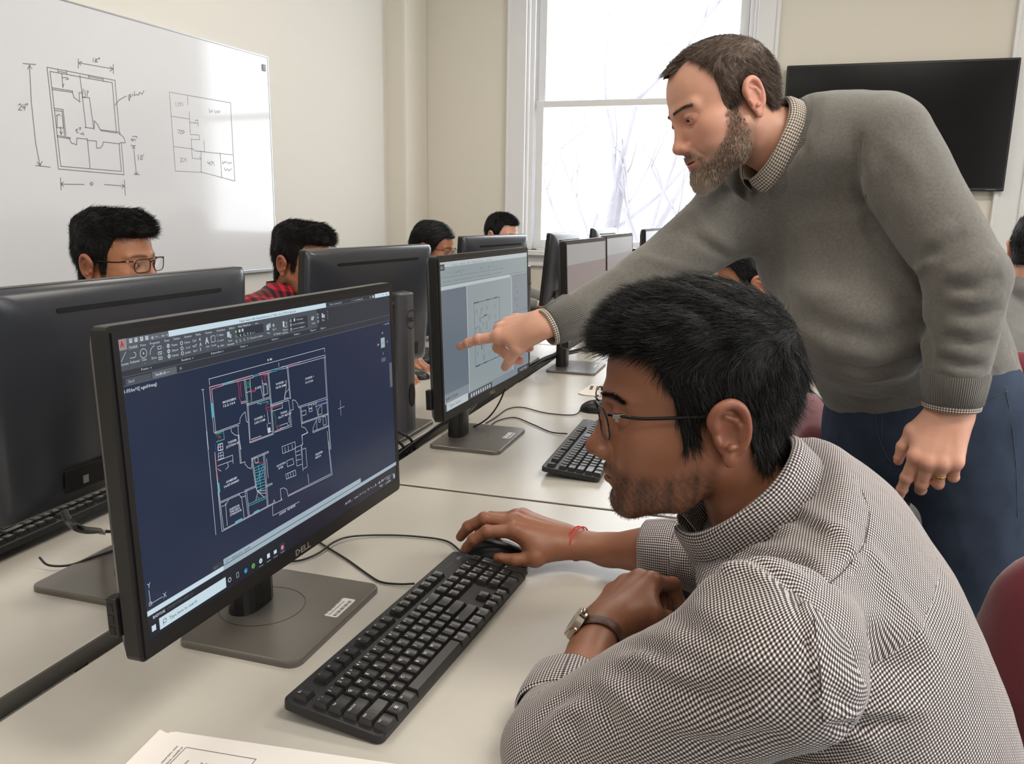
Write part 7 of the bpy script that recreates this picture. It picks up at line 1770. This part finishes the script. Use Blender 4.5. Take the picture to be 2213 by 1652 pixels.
for k in range(6):
    y0 = 2.35 + .03 * k; z = .012 + .006 * (k % 3)
    cable_thing('black cable of the bundle in the gap between the desk rows, by the third monitor' if k else 'outermost black cable of the bundle in the gap by the third monitor', [(-.70 + .01 * k, 2.95 + .03 * k, DESK + z + .02), (-.73, 2.80 + .02 * k, DESK + z + .03 - .003 * k), (-.765 - .004 * (k % 2), 2.62 + .015 * k, DESK + z + .012), (-.781, 2.45 - .02 * k, DESK + z), (-.781, 2.25 - .03 * k, DESK - .015)], .0028)['group'] = 'cables in the gap between the desk rows'
for k in range(4):
    cable_thing('black cable lying in the gap between the desk rows, behind the grey-screen monitor\'s stand', [(-.74, 1.99 + .01 * k, DESK + .010 + .006 * k), (-.772 + .003 * k, 1.93, DESK + .010 + .004 * k), (-.781 + .003 * (k % 2), 1.84, DESK + .004 + .003 * k), (-.781, 1.70 - .05 * k, DESK - .01), (-.781, 1.6 - .05 * k, DESK - .08)], .0026)['group'] = 'cables behind the grey-screen monitor'
t = thing('power_cord', 'black plugged cable with a pale connector end behind the left monitor', 'cable', DK(215, 1150, .03))
o = DK(215, 1150, .03); b = MB(); b.tube([Vector(p) - o for p in spline([W(138, 1105, .93), W(150, 1128, .925), W(178, 1145, .92), o + Vector((0, 0, .002))], 6)], .0045, 10); b.obj('plug', M_cab, t)
b = MB(); b.tube([Vector((0, 0, .001)), Vector((.008, .005, -.001))], .005, 10); b.obj('connector_end', mat('pale_connector', (176, 168, 156), .5), t)
b = MB(); b.tube(spline([(.008, .005, 0), (.04, .02, -.004), (.08, .03, -.012), (.12, .05, -.025)], 6), .0028, 8); b.obj('cord', M_cab, t)
cable_thing('thin black cable sagging across the left monitor\'s stand plate', [DK(85, 1205, .02), DK(105, 1222, .010), DK(150, 1222, .008), DK(200, 1205, .011), DK(250, 1188, .011), DK(300, 1170, .011)], .0018)
# ================================================================== papers
M_paper = mat('white_paper', (236, 230, 226), .8); M_ink = mat('grey_print_ink', (92, 88, 90), .8); M_inkr = mat('red_print_ink', (160, 60, 60), .8)
A, Bp = DK(346, 1578, .001), DK(905, 1660, .001); ux = (Bp - A).normalized(); uy = Vector((0, 0, 1)).cross(ux)
t = thing('paper_sheet', 'white printed sheet with a text box at the bottom edge of the picture', 'paper', A, math.atan2(ux.y, ux.x), 'loose printed papers')
b = MB(); b.prism([(0.0, 0), (.0, -.26), (.34, -.26), (.34, 0), (.018, 0), (.016, -.003), (.010, -.004)][::-1], 0, .0006); b.obj('sheet', M_paper, t)
b = MB(); b.prism([(.014, -.002), (-.006, -.27), (.335, -.28), (.345, -.004)][::-1], .0007, .0011); b.obj('second_sheet', M_paper, t)
b = MB()
def pl(x0, y0, x1, y1, w=.0004, mi=0):
    d = Vector((x1 - x0, y1 - y0, 0)); 
    if d.length == 0: return
    d.normalize(); n = Vector((-d.y, d.x, 0)) * w; b.quad(Vector((x0, y0, .0013)) - n, Vector((x1, y1, .0013)) - n, Vector((x1, y1, .0013)) + n, Vector((x0, y0, .0013)) + n, mi)
pl(.045, -.022, .125, -.024); pl(.125, -.024, .121, -.16); pl(.045, -.022, .040, -.16); pl(.04, -.16, .121, -.16)
for k, (x, txt, w_) in enumerate(((.036, 'Cumpntcr oidcd drnftng cxcrcisc onc', .085), (.042, 'Stndcnt nomc omd scction nnmbcr', .080), (.060, 'Gronnd flcor plon', .030), (.076, 'BEDROOM AREA 12.5', .045), (.081, 'LIVING 24 x 12', .04), (.087, 'KITCHEN 10 x 9', .046), (.092, 'Dmcnsoin n fcct', .036), (.105, 'Scale 1:50', .024), (.112, 'Rev A', .015))):
    add_text(b, txt, (x, -.028 - (.012 if 1 < k else -.006) - w_, .0013), (0, 1, 0), (-1, 0, 0), .0026, 0, width=w_, bold=.02)
add_text(b, 'NOTE', (.022, -.075, .0013), (0, 1, 0), (-1, 0, 0), .003, 1, width=.012, bold=.03)
pl(.165, -.034, .18, -.036); pl(.17, -.028, .166, -.046); pl(.158, -.036, .19, -.040); pl(.158, -.036, .155, -.06)
b.obj('printed_text', [M_ink, M_inkr], t)
A = DK(1249, 851, .001); t = thing('booklet', 'small open white booklet with print beside the third monitor\'s base', 'paper', A, math.atan2(.12, 1))
b = MB(); b.prism([(0, 0), (.0, 0.0), (.02, -.02), (.15, -.03), (.17, .13), (.03, .15)], 0, .002); b.obj('page', mat('cream_page', (236, 226, 216), .7), t)
b = MB(); 
for k in range(4): b.box((.03 + .02 * k, .06, .0021), (.04 + .02 * k, .12, .0022))
b.box((.07, .01, .0021), (.10, .04, .0022)); b.obj('print', M_ink, t)
